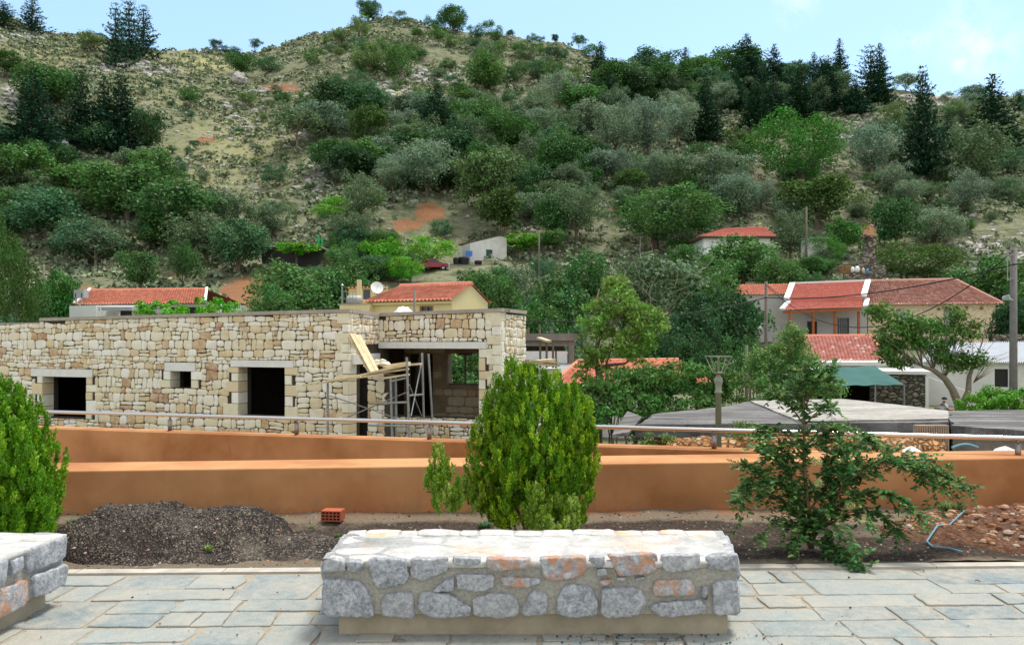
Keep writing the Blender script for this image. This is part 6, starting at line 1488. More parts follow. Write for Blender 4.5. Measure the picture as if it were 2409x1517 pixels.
COL = {'oak': (.060, .148, .034), 'dark': (.036, .092, .026), 'olive': (.17, .25, .155), 'grey': (.115, .18, .085), 'bright': (.055, .175, .024), 'fir': (.028, .080, .040), 'light': (.13, .21, .065), 'yel': (.16, .2, .06), 'teal': (.068, .165, .068), 'vine': (.11, .34, .018), 'mid': (.08, .185, .042), 'ydark': (.060, .12, .020)}
NAMEOF = {'oak': 'broadleaf_tree', 'olive': 'olive_tree', 'shrub': 'bush', 'airy': 'small_tree', 'round': 'round_tree', 'fir': 'fir_tree', 'cypress': 'cypress', 'cedar': 'fir_tree', 'vine': 'grape_vine', 'shoots': 'bush'}
CATOF = {'oak': 'tree', 'olive': 'olive tree', 'shrub': 'bush', 'airy': 'tree', 'round': 'tree', 'fir': 'fir tree', 'cypress': 'cypress', 'cedar': 'fir tree', 'vine': 'vine', 'shoots': 'bush'}
simple('dead_wood', srgb(176, 168, 156), .9, var=.15, scale=3)
tcount = 0
def plant(kind, base, w, h, col, label, group=None):
    global tcount
    tcount += 1; rg = random.Random(tcount*17)
    o = bpy.data.objects.new(NAMEOF[kind], None); C.objects.link(o); o.location = base; o.rotation_euler = (0, 0, rg.uniform(0, 6.28)); o.scale = (w, w, h)
    tag(o, label, CATOF[kind], group)
    cr = linkobj('crown', TM[kind][tcount % len(TM[kind])], o); k = rg.uniform(.88, 1.12); cl = COL[col]
    cr.color = (cl[0]*k*rg.uniform(.93, 1.07), cl[1]*k, cl[2]*k*rg.uniform(.9, 1.1), 1)
    tk = linkobj('trunk', TR[kind], o); return o
def hill(kind, px, pb, w, h, col, label, group=None):
    Y = hit(px, pb); x = (px-CX)/F*Y; Y2 = Y+w/F*Y*.25; x = (px-CX)/F*Y2
    return plant(kind, (x, Y2, H(x, Y2)-.15), w/F*Y*1.14, h/F*Y*(1.05 if kind in ('fir', 'cedar', 'cypress') else 1.24), col, label, group)
def mid(kind, px, pt, w, Y, col, label, group=None, base=None):
    x = (px-CX)/F*Y; zb = H(x, Y) if base is None else base; zt = CH+(HY-pt)/F*Y; return plant(kind, (x, Y, zb), w/F*Y*1.12, (zt-zb)*1.02, col, label, group)
HT = [
 ('cedar', 75, 86, 62, 84, 'fir', 'dark fir at the upper left corner cut by the top edge'), ('cedar', 8, 70, 50, 60, 'fir', 'fir half outside the frame at the very top left corner'),
 ('cedar', 272, 165, 66, 152, 'fir', 'leftmost fir of the dark trio standing on the left ridge'), ('cedar', 303, 150, 60, 142, 'fir', 'middle and tallest fir of the dark trio on the left ridge'), ('cedar', 338, 142, 68, 124, 'fir', 'rightmost fir of the dark trio on the left ridge'),
 ('fir', 78, 408, 140, 215, 'fir', 'large pointed fir on the left slope beside a grey boulder'), ('fir', 190, 362, 105, 170, 'fir', 'fir just right of the large pointed fir on the left slope'), ('fir', 245, 365, 90, 170, 'fir', 'slender fir in the middle of the left slope clump'), ('fir', 285, 372, 105, 190, 'fir', 'tall fir at the right side of the left slope clump'),
 ('fir', 1025, 362, 110, 160, 'fir', 'dark fir in the centre of the hill with uneven branches'), ('cypress', 922, 302, 15, 38, 'fir', 'tiny dark cypress left of the central fir'), ('fir', 1365, 402, 60, 115, 'fir', 'slim dark fir left of the big olive grove'), ('oak', 1083, 415, 75, 112, 'dark', 'dark narrow tree right below the central fir'),
 ('fir', 1660, 345, 95, 158, 'fir', 'isolated dark fir at the left of the right hand fir wood'), ('fir', 1778, 312, 70, 112, 'fir', 'first fir of the right wood, with bare ground below it'), ('fir', 1822, 298, 68, 120, 'fir', 'second fir of the right wood from the left'), ('fir', 1882, 300, 95, 142, 'fir', 'broad fir above the biggest round green tree'), ('fir', 1915, 252, 50, 122, 'fir', 'narrow fir with pointed top in the right wood'),
 ('fir', 1948, 258, 65, 92, 'fir', 'short fir between the pointed firs of the right wood'), ('fir', 1975, 218, 60, 118, 'fir', 'tall fir breaking the skyline left of the twin topped fir'), ('fir', 2012, 276, 60, 74, 'fir', 'small fir at the foot of the twin topped fir'), ('cedar', 2048, 253, 72, 136, 'fir', 'broad left half of the twin topped fir on the skyline'), ('fir', 2070, 253, 70, 142, 'fir', 'right half of the twin topped fir on the skyline'),
 ('fir', 2170, 430, 100, 250, 'fir', 'very tall fir with thin tip on the right slope'), ('fir', 2230, 366, 46, 104, 'fir', 'small fir just right of the very tall thin tipped fir'), ('fir', 2335, 382, 145, 198, 'fir', 'widest dark fir near the right edge of the picture'), ('fir', 2400, 262, 24, 40, 'fir', 'small dark fir on the skyline at the right edge'),
 ('oak', 867, 54, 54, 44, 'oak', 'round tree on the very top of the summit'), ('shrub', 845, 98, 50, 56, 'light', 'light green bush just below the summit tree'), ('shrub', 942, 58, 48, 24, 'grey', 'low grey green bush on the summit ridge'), ('oak', 1068, 85, 68, 56, 'oak', 'broad dark tree on the ridge right of the summit'), ('shrub', 1025, 75, 50, 30, 'mid', 'bush joining the broad ridge tree from the left'), ('shrub', 1155, 100, 52, 44, 'mid', 'rounded green bush below the ridge right of the summit'), ('airy', 1200, 69, 24, 21, 'dark', 'tiny lone tree standing on the ridge against the sky'),
 ('shrub', 1270, 92, 24, 20, 'dark', 'small dark bush on the ridge, left of a pair'), ('oak', 1306, 92, 16, 19, 'dark', 'small dark bush on the ridge, right of a pair'), ('airy', 1362, 122, 40, 34, 'teal', 'open bush at the step in the right ridge line'), ('shrub', 1000, 58, 22, 13, 'dark', 'tiny bush on the ridge between summit and broad tree'),
 ('airy', 507, 130, 34, 34, 'dark', 'left of the small trees in the saddle'), ('shrub', 545, 135, 42, 19, 'dark', 'low dark bush in the saddle between two small trees'), ('airy', 600, 128, 34, 30, 'teal', 'right of the small trees in the saddle'), ('airy', 232, 86, 26, 16, 'teal', 'pale small tree on the ridge left of the fir trio'), ('airy', 215, 136, 70, 46, 'light', 'many stemmed light green tree left of the fir trio'), ('oak', 568, 182, 58, 46, 'oak', 'rounded lone tree below the saddle'),
 ('oak', 18, 195, 70, 56, 'ydark', 'dark bushy tree at the left edge under the ridge'), ('oak', 110, 282, 160, 108, 'oak', 'wide dark tree behind the large pointed fir'), ('shrub', 148, 335, 60, 54, 'grey', 'grey bush between the firs on the left slope'), ('shrub', 235, 374, 98, 72, 'teal', 'bluish green bush at the foot of the left firs'), ('oak', 345, 372, 70, 92, 'dark', 'dark tree right behind the left slope firs'), ('airy', 450, 266, 56, 52, 'mid', 'lone small tree in the open middle of the left slope'), ('airy', 575, 262, 50, 42, 'light', 'pale small tree right of the lone slope tree'),
 ('airy', 665, 266, 52, 42, 'oak', 'small tree at the edge of the pale rock band, left'), ('airy', 720, 282, 56, 52, 'oak', 'small tree at the edge of the pale rock band, right'), ('shrub', 740, 162, 46, 40, 'mid', 'bush halfway up to the summit on its left flank'), ('shrub', 630, 178, 70, 34, 'teal', 'low wide bush below the saddle right of the lone tree'), ('oak', 795, 302, 104, 92, 'dark', 'dark dense tree where the wood begins left of centre'), ('oak', 870, 358, 100, 84, 'ydark', 'very dark yellowish tree left of the central fir'), ('airy', 700, 368, 150, 90, 'grey', 'wide thin scrubby tree on the open slope'), ('shrub', 650, 450, 62, 52, 'teal', 'lone teal bush on the lower open slope'),
 ('oak', 60, 485, 150, 104, 'mid', 'green tree below the left boulder at the left edge'), ('oak', 165, 508, 140, 92, 'mid', 'second green tree of the lower left wood'), ('oak', 110, 595, 170, 114, 'teal', 'dark teal tree in the lower left wood'), ('oak', 300, 555, 180, 134, 'oak', 'large dark tree in the middle of the lower left wood'), ('oak', 400, 605, 190, 134, 'oak', 'largest dark tree of the lower left wood'), ('oak', 485, 630, 150, 112, 'grey', 'greyish tree in front of the large dark tree'), ('oak', 560, 655, 130, 116, 'teal', 'dark tree above the orange soil bank'), ('airy', 225, 640, 130, 84, 'grey', 'thin scrubby tree behind the pole at the left'),
 ('olive', 640, 575, 110, 82, 'grey', 'grey green bush left of the hillside shack'), ('olive', 540, 565, 130, 92, 'grey', 'grey olive above the lower left wood'),
 ('oak', 330, 694, 88, 86, 'oak', 'upright small tree behind the left red roof'), ('shoots', 430, 694, 100, 104, 'oak', 'taller bushy tree behind the left red roof'),
 ('shrub', 795, 497, 70, 30, 'vine', 'bright green vine patch, upper one of two on the slope'), ('vine', 880, 491, 50, 32, 'vine', 'bright green vine right of the upper slope patch'), ('shrub', 778, 527, 86, 30, 'vine', 'bright green vine patch, lower one of two on the slope'),
 ('olive', 850, 545, 110, 110, 'grey', 'grey dark tree just right of the bright vines'), ('olive', 830, 585, 120, 70, 'grey', 'spreading grey tree below the bright vines'),
 ('olive', 1005, 485, 150, 125, 'olive', 'large pale olive below the central fir'), ('olive', 925, 470, 90, 72, 'olive', 'smaller olive left of the large pale olive'), ('oak', 800, 440, 130, 70, 'dark', 'low dark tree left of the smaller olive'), ('oak', 860, 425, 120, 72, 'mid', 'green tree above the smaller olive'), ('oak', 1150, 525, 155, 138, 'light', 'tall yellow green tree in the centre of the hill'), ('oak', 1185, 568, 110, 100, 'ydark', 'dark tree behind the white hillside house'), ('shrub', 1035, 566, 58, 42, 'teal', 'round bush left of the white hillside house'),
 ('oak', 1195, 378, 124, 82, 'oak', 'wide flat tree below the rock outcrop'), ('oak', 1325, 450, 110, 104, 'oak', 'vase shaped tree above the central olives'), ('oak', 1135, 228, 92, 78, 'mid', 'rounded tree on the upper slope left of a pair'), ('shrub', 1218, 200, 46, 46, 'oak', 'left tree of the dark pair on the upper slope'), ('shrub', 1258, 196, 44, 42, 'teal', 'right tree of the dark pair on the upper slope'), ('shrub', 1302, 196, 56, 46, 'mid', 'tree right of the dark pair on the upper slope'), ('shrub', 1170, 142, 42, 38, 'mid', 'round bush high on the slope below the ridge'), ('oak', 1435, 262, 96, 96, 'oak', 'tall dark tree on the right flank of the summit'), ('olive', 1315, 270, 80, 90, 'olive', 'silvery olive on the upper right slope'), ('olive', 1260, 275, 60, 56, 'grey', 'grey bush left of the silvery upper olive'),
 ('shrub', 940, 192, 80, 76, 'mid', 'large light bush under the summit, right one'), ('shrub', 868, 185, 86, 66, 'light', 'large light bush under the summit, left one'), ('oak', 1110, 298, 110, 72, 'mid', 'broad green tree right of the central fir'), ('oak', 1140, 330, 90, 60, 'dark', 'dark tree between the central fir and the rock outcrop'), ('olive', 985, 290, 50, 60, 'teal', 'teal bush left behind the central fir'),
 ('oak', 1545, 196, 120, 66, 'teal', 'dark tree on the right skyline, first of the wood'), ('oak', 1620, 185, 90, 50, 'oak', 'second skyline tree of the right wood'), ('oak', 1680, 172, 80, 56, 'dark', 'third skyline tree of the right wood'), ('oak', 1750, 160, 96, 60, 'oak', 'highest rounded tree of the right wood'), ('oak', 1720, 148, 60, 40, 'dark', 'dark knob of foliage left of the highest rounded tree'), ('oak', 1795, 160, 46, 52, 'mid', 'upright tree right of the highest rounded tree'), ('oak', 1835, 165, 60, 46, 'dark', 'skyline tree before the pointed firs'), ('oak', 1725, 215, 120, 84, 'oak', 'large tree in the middle of the right wood'), ('oak', 1560, 245, 140, 74, 'oak', 'wide dark tree on the left of the right wood'), ('oak', 1640, 225, 110, 70, 'mid', 'yellowish green tree within the right wood'), ('oak', 1475, 255, 110, 76, 'dark', 'dark tree left of the wide one in the right wood'), ('oak', 1870, 190, 70, 56, 'mid', 'green tree behind the narrow fir'), ('airy', 2130, 216, 70, 42, 'light', 'airy pale tree against the sky right of the twin fir'),
 ('olive', 1450, 400, 120, 134, 'olive', 'leftmost large silvery olive of the grove'), ('olive', 1525, 385, 120, 130, 'olive', 'central large silvery olive of the grove'), ('olive', 1595, 350, 105, 112, 'olive', 'rightmost large silvery olive of the grove'), ('olive', 1450, 445, 96, 82, 'olive', 'lower left olive of the grove'), ('olive', 1545, 462, 104, 92, 'olive', 'lower right olive of the grove'), ('olive', 1505, 305, 90, 60, 'olive', 'upper left olive of the grove'), ('olive', 1590, 285, 84, 60, 'olive', 'upper right olive of the grove'), ('olive', 1700, 272, 70, 66, 'olive', 'silvery olive between the isolated fir and the wood'), ('oak', 1480, 482, 80, 60, 'ydark', 'dark bush under the lower olives'), ('olive', 1410, 320, 70, 60, 'grey', 'grey olive above the leftmost large one'),
 ('olive', 1680, 470, 150, 96, 'olive', 'wide olive left of the biggest round tree'), ('olive', 1730, 522, 120, 90, 'olive', 'olive below the wide one, left of the dark oak'), ('round', 1886, 466, 205, 168, 'bright', 'biggest round bright green tree on the right slope'), ('oak', 1744, 412, 78, 88, 'ydark', 'small compact dark tree left of the biggest round tree'), ('oak', 1922, 560, 165, 118, 'ydark', 'dark broad tree behind the tall upper pole'), ('olive', 1880, 452, 110, 56, 'olive', 'low olive at the foot of the biggest round tree'), ('olive', 2050, 425, 120, 116, 'olive', 'olive right of the biggest round tree'), ('olive', 2100, 468, 90, 72, 'olive', 'low spreading olive under the very tall fir'), ('shrub', 2100, 300, 70, 50, 'light', 'yellowish bush under the skyline right of the twin fir'), ('olive', 2295, 465, 155, 148, 'grey', 'large grey green pine below the widest fir'), ('olive', 2275, 520, 95, 96, 'olive', 'pale bushy tree in front of the large grey pine'), ('oak', 1860, 530, 70, 50, 'olive', 'small olive before the dark broad tree'),
 ('oak', 2108, 602, 100, 108, 'oak', 'dark tree right of the ruined chimney'), ('olive', 2205, 592, 130, 84, 'olive', 'olive right of the dark tree near the ruin'), ('round', 2165, 668, 215, 84, 'ydark', 'wide dark domed tree above the old stone house'), ('oak', 1990, 612, 84, 86, 'bright', 'bright green tree left of the ruined chimney'), ('round', 1942, 640, 84, 72, 'bright', 'neatly round bright green tree'), ('olive', 1860, 628, 96, 124, 'grey', 'tall grey olive between red hip roof and the round tree'), ('olive', 2140, 500, 90, 60, 'olive', 'olive on the bare slope above the ruin'), ('round', 1540, 610, 265, 128, 'mid', 'huge domed green tree left of the red hip roof'), ('olive', 1355, 592, 140, 142, 'grey', 'tall grey tree left of the huge domed tree'), ('oak', 1300, 580, 80, 100, 'oak', 'dark tree behind the thin slope pole'), ('olive', 1790, 500, 80, 60, 'olive', 'pale olive between the wide olive and the dark oak'),
 ('shrub', 905, 640, 110, 72, 'vine', 'left part of the bright vine hedge beside the truck'), ('shrub', 1015, 634, 125, 66, 'vine', 'right part of the bright vine hedge beside the truck'), ('round', 965, 672, 92, 56, 'vine', 'bright trimmed tree below the vine hedge'), ('vine', 1215, 618, 120, 62, 'vine', 'bright vine at the right side of the white hillside house'), ('shrub', 2270, 300, 60, 50, 'light', 'pale bush under the right skyline'), ('olive', 2230, 350, 60, 60, 'grey', 'grey bush beside the small right fir'),
 ('shrub', 2380, 420, 80, 60, 'teal', 'teal bush at the right edge below the widest fir'), ('olive', 2370, 480, 90, 60, 'grey', 'grey low tree at the right edge'), ('oak', 1770, 640, 90, 70, 'oak', 'dark tree in front of the red hip roof house'),
]
for e in HT: hill(*e)
MT = [
 ('vine', 697, 564, 125, 108, 'vine', 'bright vine covering the hillside shack', None, P(0, 618, 108).z),
 ('round', 15, 478, 120, 60, 'ydark', 'tall dark pine at the left edge, taller of two'), ('round', 35, 560, 110, 57, 'ydark', 'dark pine at the left edge in front of the taller one'), ('oak', 132, 630, 92, 70, 'bright', 'bright green small tree behind the left pole'), ('oak', 84, 650, 60, 66, 'mid', 'small tree left of the left pole'), ('shrub', 20, 715, 90, 45, 'teal', 'dark low bush rising over the stone wall at the far left'), ('shrub', 100, 705, 60, 62, 'dark', 'low dark bush under the left pole'),
 ('vine', 400, 684, 200, 62, 'vine', 'vine pergola in front of the left red roof'), ('vine', 525, 680, 120, 63, 'vine', 'end of the vine pergola right of the left red roof'),
 ('oak', 690, 615, 200, 78, 'mid', 'big green tree left of the cream cottage'), ('oak', 640, 665, 100, 70, 'mid', 'lower green tree left of the cream cottage'), ('oak', 800, 600, 130, 82, 'oak', 'dark green tree behind the cream cottage chimney'), ('oak', 870, 640, 100, 76, 'oak', 'tree right behind the cottage satellite dish'), ('shrub', 980, 690, 150, 62, 'mid', 'low greenery behind the cream cottage roof'),
 ('oak', 1150, 628, 140, 72, 'oak', 'green tree right of the cream cottage'), ('olive', 1222, 605, 100, 80, 'grey', 'grey olive behind the green tree right of the cottage'), ('shoots', 1380, 590, 170, 82, 'mid', 'bright shoots of a bushy tree above the walnut'), ('oak', 1310, 650, 160, 66, 'oak', 'dark tree between cottage and walnut'), ('oak', 1250, 690, 130, 56, 'oak', 'lower dark tree beside the stone building corner'), ('shrub', 1330, 730, 130, 50, 'teal', 'ivy green bush behind the concrete frame building'),
 ('airy', 1560, 560, 240, 72, 'grey', 'large half dead grey tree behind the walnut'), ('oak', 1640, 625, 150, 76, 'mid', 'green tree behind the half dead tree'), ('oak', 1690, 670, 170, 54, 'dark', 'very dark tree left of the wooden pole'), ('oak', 1610, 720, 140, 50, 'dark', 'dark undergrowth right of the walnut'), ('oak', 1745, 550, 180, 98, 'mid', 'big green tree hiding the red hip roof house'), ('oak', 1690, 590, 110, 94, 'mid', 'green tree left below the red hip roof'), ('oak', 1760, 690, 130, 62, 'oak', 'dark tree in front of the partly hidden house'), ('oak', 1500, 720, 110, 48, 'dark', 'dark tree filling the gap right behind the walnut'), ('oak', 1830, 600, 110, 90, 'mid', 'green tree behind the veranda house, left'), ('shrub', 1920, 625, 110, 88, 'oak', 'bush behind the veranda house, right'), ('oak', 1990, 650, 80, 86, 'oak', 'flowering bush behind the white verge of the roof'),
 ('oak', 2330, 598, 170, 84, 'mid', 'green tree behind the old stone house and the concrete pole'), ('oak', 2375, 690, 90, 62, 'dark', 'dark tree right of the old stone house'), ('oak', 2420, 640, 110, 75, 'mid', 'green tree at the right edge behind the concrete pole'), ('shrub', 1740, 760, 90, 40, 'oak', 'dark bush around the wooden pole foot'), ('oak', 1560, 770, 120, 42, 'dark', 'dark bush above the orange barrel tile roof'), ('oak', 1640, 790, 110, 38, 'dark', 'dark bush behind the lantern'), ('shrub', 1420, 790, 120, 40, 'oak', 'bush under the walnut behind the orange roof'),
]
for e in MT: mid(*e)
# ---- filler bushes and trees on the slopes, by zone
ZONES = [((-150, 330, 190, 420), 29, ('shrub',), ('oak', 'teal', 'grey'), 'bush among the firs on the left slope', (30, 60)),
         ((-150, 420, 430, 660), 49, ('oak', 'shrub', 'olive'), ('mid', 'teal', 'grey', 'oak'), 'tree of the dense wood at the lower left', (65, 115)),
         ((330, 200, 760, 520), 37, ('shrub', 'airy'), ('grey', 'teal', 'light'), 'small bush dotted over the open dry slope', (16, 34)),
         ((760, 100, 1400, 250), 66, ('shrub', 'airy', 'shrub'), ('mid', 'light', 'teal', 'grey', 'oak'), 'bush on the upper summit slope', (24, 54)),
         ((760, 290, 1420, 480), 81, ('oak', 'olive', 'oak', 'shrub'), ('mid', 'oak', 'grey', 'olive', 'teal'), 'tree of the wood in the middle of the hill', (60, 115)),
         ((580, 590, 1300, 680), 41, ('shrub', 'oak'), ('mid', 'oak', 'teal'), 'tree around the vine terraces', (45, 80)),
         ((1400, 210, 2000, 290), 37, ('oak', 'fir', 'olive'), ('oak', 'fir', 'teal', 'dark'), 'tree inside the wood on the right ridge', (50, 90)),
         ((1250, 420, 1800, 560), 41, ('olive', 'oak', 'shrub'), ('olive', 'grey', 'oak'), 'tree of the lower slope above the domed tree', (45, 95)),
         ((1990, 240, 2560, 560), 85, ('shrub', 'olive', 'shrub'), ('grey', 'olive', 'light', 'oak', 'teal'), 'bush on the rocky right slope', (24, 64)),
         ((1600, 560, 2080, 680), 26, ('oak', 'olive'), ('mid', 'oak', 'grey'), 'tree around the houses on the right slope', (50, 90))]
rg = random.Random(99)
AVOID = [(616, 575, 760, 625), (1040, 545, 1250, 640), (985, 605, 1075, 645), (1640, 530, 1850, 615), (1890, 540, 1960, 590), (1985, 560, 2090, 660), (960, 480, 1060, 540), (160, 680, 500, 760), (560, 650, 640, 740), (1795, 660, 2360, 700), (740, 465, 900, 530), (1770, 300, 1990, 460)]
for (x0, y0, x1, y1), n, kinds, cols_, lab, (s0, s1) in ZONES:
    k = 0; tries = 0
    while k < n and tries < n*8:
        tries += 1; px = rg.uniform(x0, x1); py = rg.uniform(y0, y1)
        s = rg.uniform(s0, s1)
        if any(a-s*.4 < px < c+s*.4 and b < py < d+s*.7 for a, b, c, d in AVOID): continue
        sk = float(np.interp(px, SKY_PX, SKY_PY))
        if py < sk+6: continue
        kd = rg.choice(kinds); cl = rg.choice(cols_)
        if kd == 'fir': cl = 'fir'
        if kd == 'olive' and cl not in ('olive', 'grey'): cl = 'grey'
        if kd != 'fir' and cl == 'fir': cl = 'oak'
        hgt = s*(1.5 if kd == 'fir' else rg.uniform(.6, .9)); hill(kd, px, py, s, hgt, cl, lab, {'tree': 'trees', 'bush': 'bushes'}[lab.split(' ')[0] if lab.split(' ')[0] in ('tree', 'bush') else 'bush']+' of the hillside: '+lab); k += 1
# ---- scrub and rock cover (uncountable)
t = NT('scrub'); p_ = t.pos(); r_ = t.isl()
c_ = t.ramp(t.noise(.18, 5, .7, p_), [(.34, (.15, .20, .10, 1)), (.46, (.25, .29, .17, 1)), (.55, (.15, .19, .115, 1)), (.66, (.29, .32, .20, 1))])
v_ = t.mr(r_, 0, 1, .6, 1.4); t.col(t.mix(1.0, c_, t.new('ShaderNodeCombineXYZ', {'X': v_, 'Y': v_, 'Z': v_}).outputs[0], 'MULTIPLY')); M['scrub'] = t.set(.9, 0, .05)
rngn = np.random.default_rng(5); Cs = []; Ns = []; Sz = []
rg = random.Random(4)
for _ in range(34000):
    px = rg.uniform(-150, 2560); yc = float(np.interp(px, YC_PX, YC_V)); Y = rg.uniform(84, yc+3); x = (px-CX)/F*Y
    dens = mnoise.noise(Vector((x*.05, Y*.05, 20))); 
    if rg.random() > .6+1.0*dens: continue
    z = H(x, Y); py = HY-(z-CH)*F/Y
    if blob(SOILS, px, py) > .5: continue
    s = rg.choice([.35, .5, .7, .95, 1.25])*(.7+Y/400); m = 16
    d = rngn.normal(size=(m, 3)); d /= np.linalg.norm(d, axis=1, keepdims=True); d[:, 2] = np.abs(d[:, 2])
    Cs.append(np.array([x, Y, z])+d*np.array([s, s, s*.7])*rngn.uniform(.6, 1, (m, 1))); Ns.append(d+rngn.normal(size=(m, 3))*.4); Sz.append(np.full(m, s*.62))
V, Q = leafquads(np.concatenate(Cs), np.concatenate(Ns), np.concatenate(Sz), np.concatenate(Sz)*.75, rngn)
tag(linkobj('scrub', npmesh('scrub', V, Q, M['scrub'])), 'low dry scrub and cushion plants covering the hillside', 'scrub', kind='stuff')
t = NT('hill_rock'); p_ = t.pos(); r_ = t.isl(); t.col(t.mix(t.mr(t.noise(1.2, 5, .7, p_), .35, .65), srgb(132, 128, 124), srgb(204, 200, 194))); t.bump(t.noise(2, 5, .7, p_), 1, .2); M['hill_rock'] = t.set(.95, 0, .1)
mb = MB()
for (cx_, cy_, a_, b_, w_) in ROCKS:
    for _ in range(int(14+a_*b_*.022*w_)):
        px = rg.gauss(cx_, a_*.55); py = rg.gauss(cy_, b_*.5); sk = float(np.interp(px, SKY_PX, SKY_PY))
        if py < sk+3: py = sk+3+rg.random()*6
        if py > 640: continue
        Y = hit(px, py); x = (px-CX)/F*Y; s = rg.choice([.3, .45, .6, .9, 1.3])
        rock_mesh(mb, (x, Y, H(x, Y)-s*.15), s*Y/240, rg, (1.4, 1, .7))
for _ in range(1500):
    px = rg.uniform(-50, 2450); yc = float(np.interp(px, YC_PX, YC_V)); Y = rg.uniform(120, yc); x = (px-CX)/F*Y; rock_mesh(mb, (x, Y, H(x, Y)), rg.choice([.25, .35, .5]), rg, (1.3, 1, .8))
tag(mb.build('limestone_rocks', M['hill_rock']), 'pale limestone outcrops and stones strewn over the hillside', 'rocks', kind='stuff')
for (px, py, s, lab) in ((145, 355, 3.0, 'big rounded grey boulder right of the large pointed fir'), (152, 395, 2.2, 'grey boulder below the big rounded one'), (565, 190, 3.6, 'dark grey outcrop under the rounded lone tree')):
    mb = MB(); Y = hit(px, py+8); x = (px-CX)/F*Y; n1, n2 = 18, 12
    for i in range(n2+1):
        for j in range(n1):
            th = math.pi*i/n2; a = 2*math.pi*j/n1; d = Vector((math.sin(th)*math.cos(a), math.sin(th)*math.sin(a), math.cos(th))); k = s*.6*(1+.4*mnoise.noise(d*1.5+Vector((px, 0, 0)))+.15*mnoise.noise(d*5)); mb.v.append((x+d.x*k, Y+d.y*k, H(x, Y)+s*.3+d.z*k))
    for i in range(n2):
        for j in range(n1): mb.f.append((i*n1+j, (i+1)*n1+j, (i+1)*n1+(j+1) % n1, i*n1+(j+1) % n1)); mb.m.append(0)
    tag(mb.build('boulder', M['hill_rock']), lab, 'boulder')

# ------------------------------------------------------------------ nearer plants with real leaves
def leaf_obj(name, Cn, N, L, Wd, col, parent, up=None, mat='leaves', rng=RNG):
    V, Q = leafquads(np.asarray(Cn), np.asarray(N), L, Wd, rng, up); o = linkobj(name, npmesh(name, V, Q, M[mat])); o.color = (*col, 1)
    if parent is not None: o.parent = parent; o.matrix_parent_inverse = mat_inv(parent)
    return o
def ell_clumps(parent, name, ells, nleaf, L, asp, col, seed, rc=.25, mat='leaves', droop=0., up=None):
    """leaf clumps inside a list of ellipsoids (centre, radii, nclumps)"""
    rng = np.random.default_rng(seed); Cs = []; Ns = []
    for c, r, n in ells:
        c = np.array(c); r = np.array(r)
        for _ in range(n):
            d = dirs(1, rng)[0]; cc = c+d*r*rng.uniform(.45, .95); rr = rc*rng.uniform(.6, 1.3); q = dirs(nleaf, rng)
            Cs.append(cc+q*rr*rng.uniform(.3, 1, (nleaf, 1))*np.array([1, 1, .75])); Ns.append(q*.7+rng.normal(size=(nleaf, 3))*.6+np.array([0, 0, .5-droop]))
    Cn = np.concatenate(Cs); s = L*rng.uniform(.7, 1.3, len(Cn)); return leaf_obj(name, Cn, np.concatenate(Ns), s, s*asp, col, parent, up, mat, rng)
# walnut
Yw_ = 24.0
def W3(px, py, dy=0.): return P(px, py, Yw_+dy)
wal = thing('walnut_tree', (*XY(1405, Yw_), -2.2), 'tall loose walnut tree with visible leaves and curved trunk in the middle', 'tree')
mb = MB(); mb.tube([P(1405, 1080, Yw_), W3(1405, 960), W3(1412, 900), W3(1408, 870), W3(1398, 835), W3(1408, 800), W3(1416, 770), W3(1420, 720)], [.17, .15, .12, .10, .07, .06, .045, .02], 9)
LIMB = [[(1412, 905), (1440, 910), (1480, 930)], [(1410, 875), (1425, 860), (1440, 815), (1470, 790)], [(1398, 840), (1370, 820), (1365, 780)], [(1440, 815), (1475, 805), (1500, 790)], [(1408, 800), (1440, 760), (1470, 735), (1500, 720)], [(1416, 770), (1400, 720), (1410, 680)], [(1425, 860), (1470, 855), (1500, 835)], [(1440, 910), (1470, 905), (1490, 915)]]
for i, l in enumerate(LIMB): mb.tube([W3(x, y, .3*math.sin(i+j)) for j, (x, y) in enumerate(l)], [.055, .035, .02, .012][:len(l)], 6)
mb.build('trunk', M['bark'], wal, True)
ell_clumps(wal, 'crown', [(W3(1450, 705), (.75, .8, .55), 30), (W3(1400, 760), (.55, .7, .6), 22), (W3(1510, 745), (.55, .7, .5), 22), (W3(1480, 800), (.9, .8, .5), 30), (W3(1400, 840), (.5, .6, .5), 14), (W3(1510, 830), (.4, .5, .45), 12), (W3(1560, 770), (.3, .3, .35), 6), (W3(1375, 880), (.3, .4, .3), 5), (W3(1450, 880), (.5, .4, .3), 6), (W3(1450, 665), (.35, .4, .2), 8)],
           46, .135, .42, (.17, .30, .05), 7, .30, droop=.4)
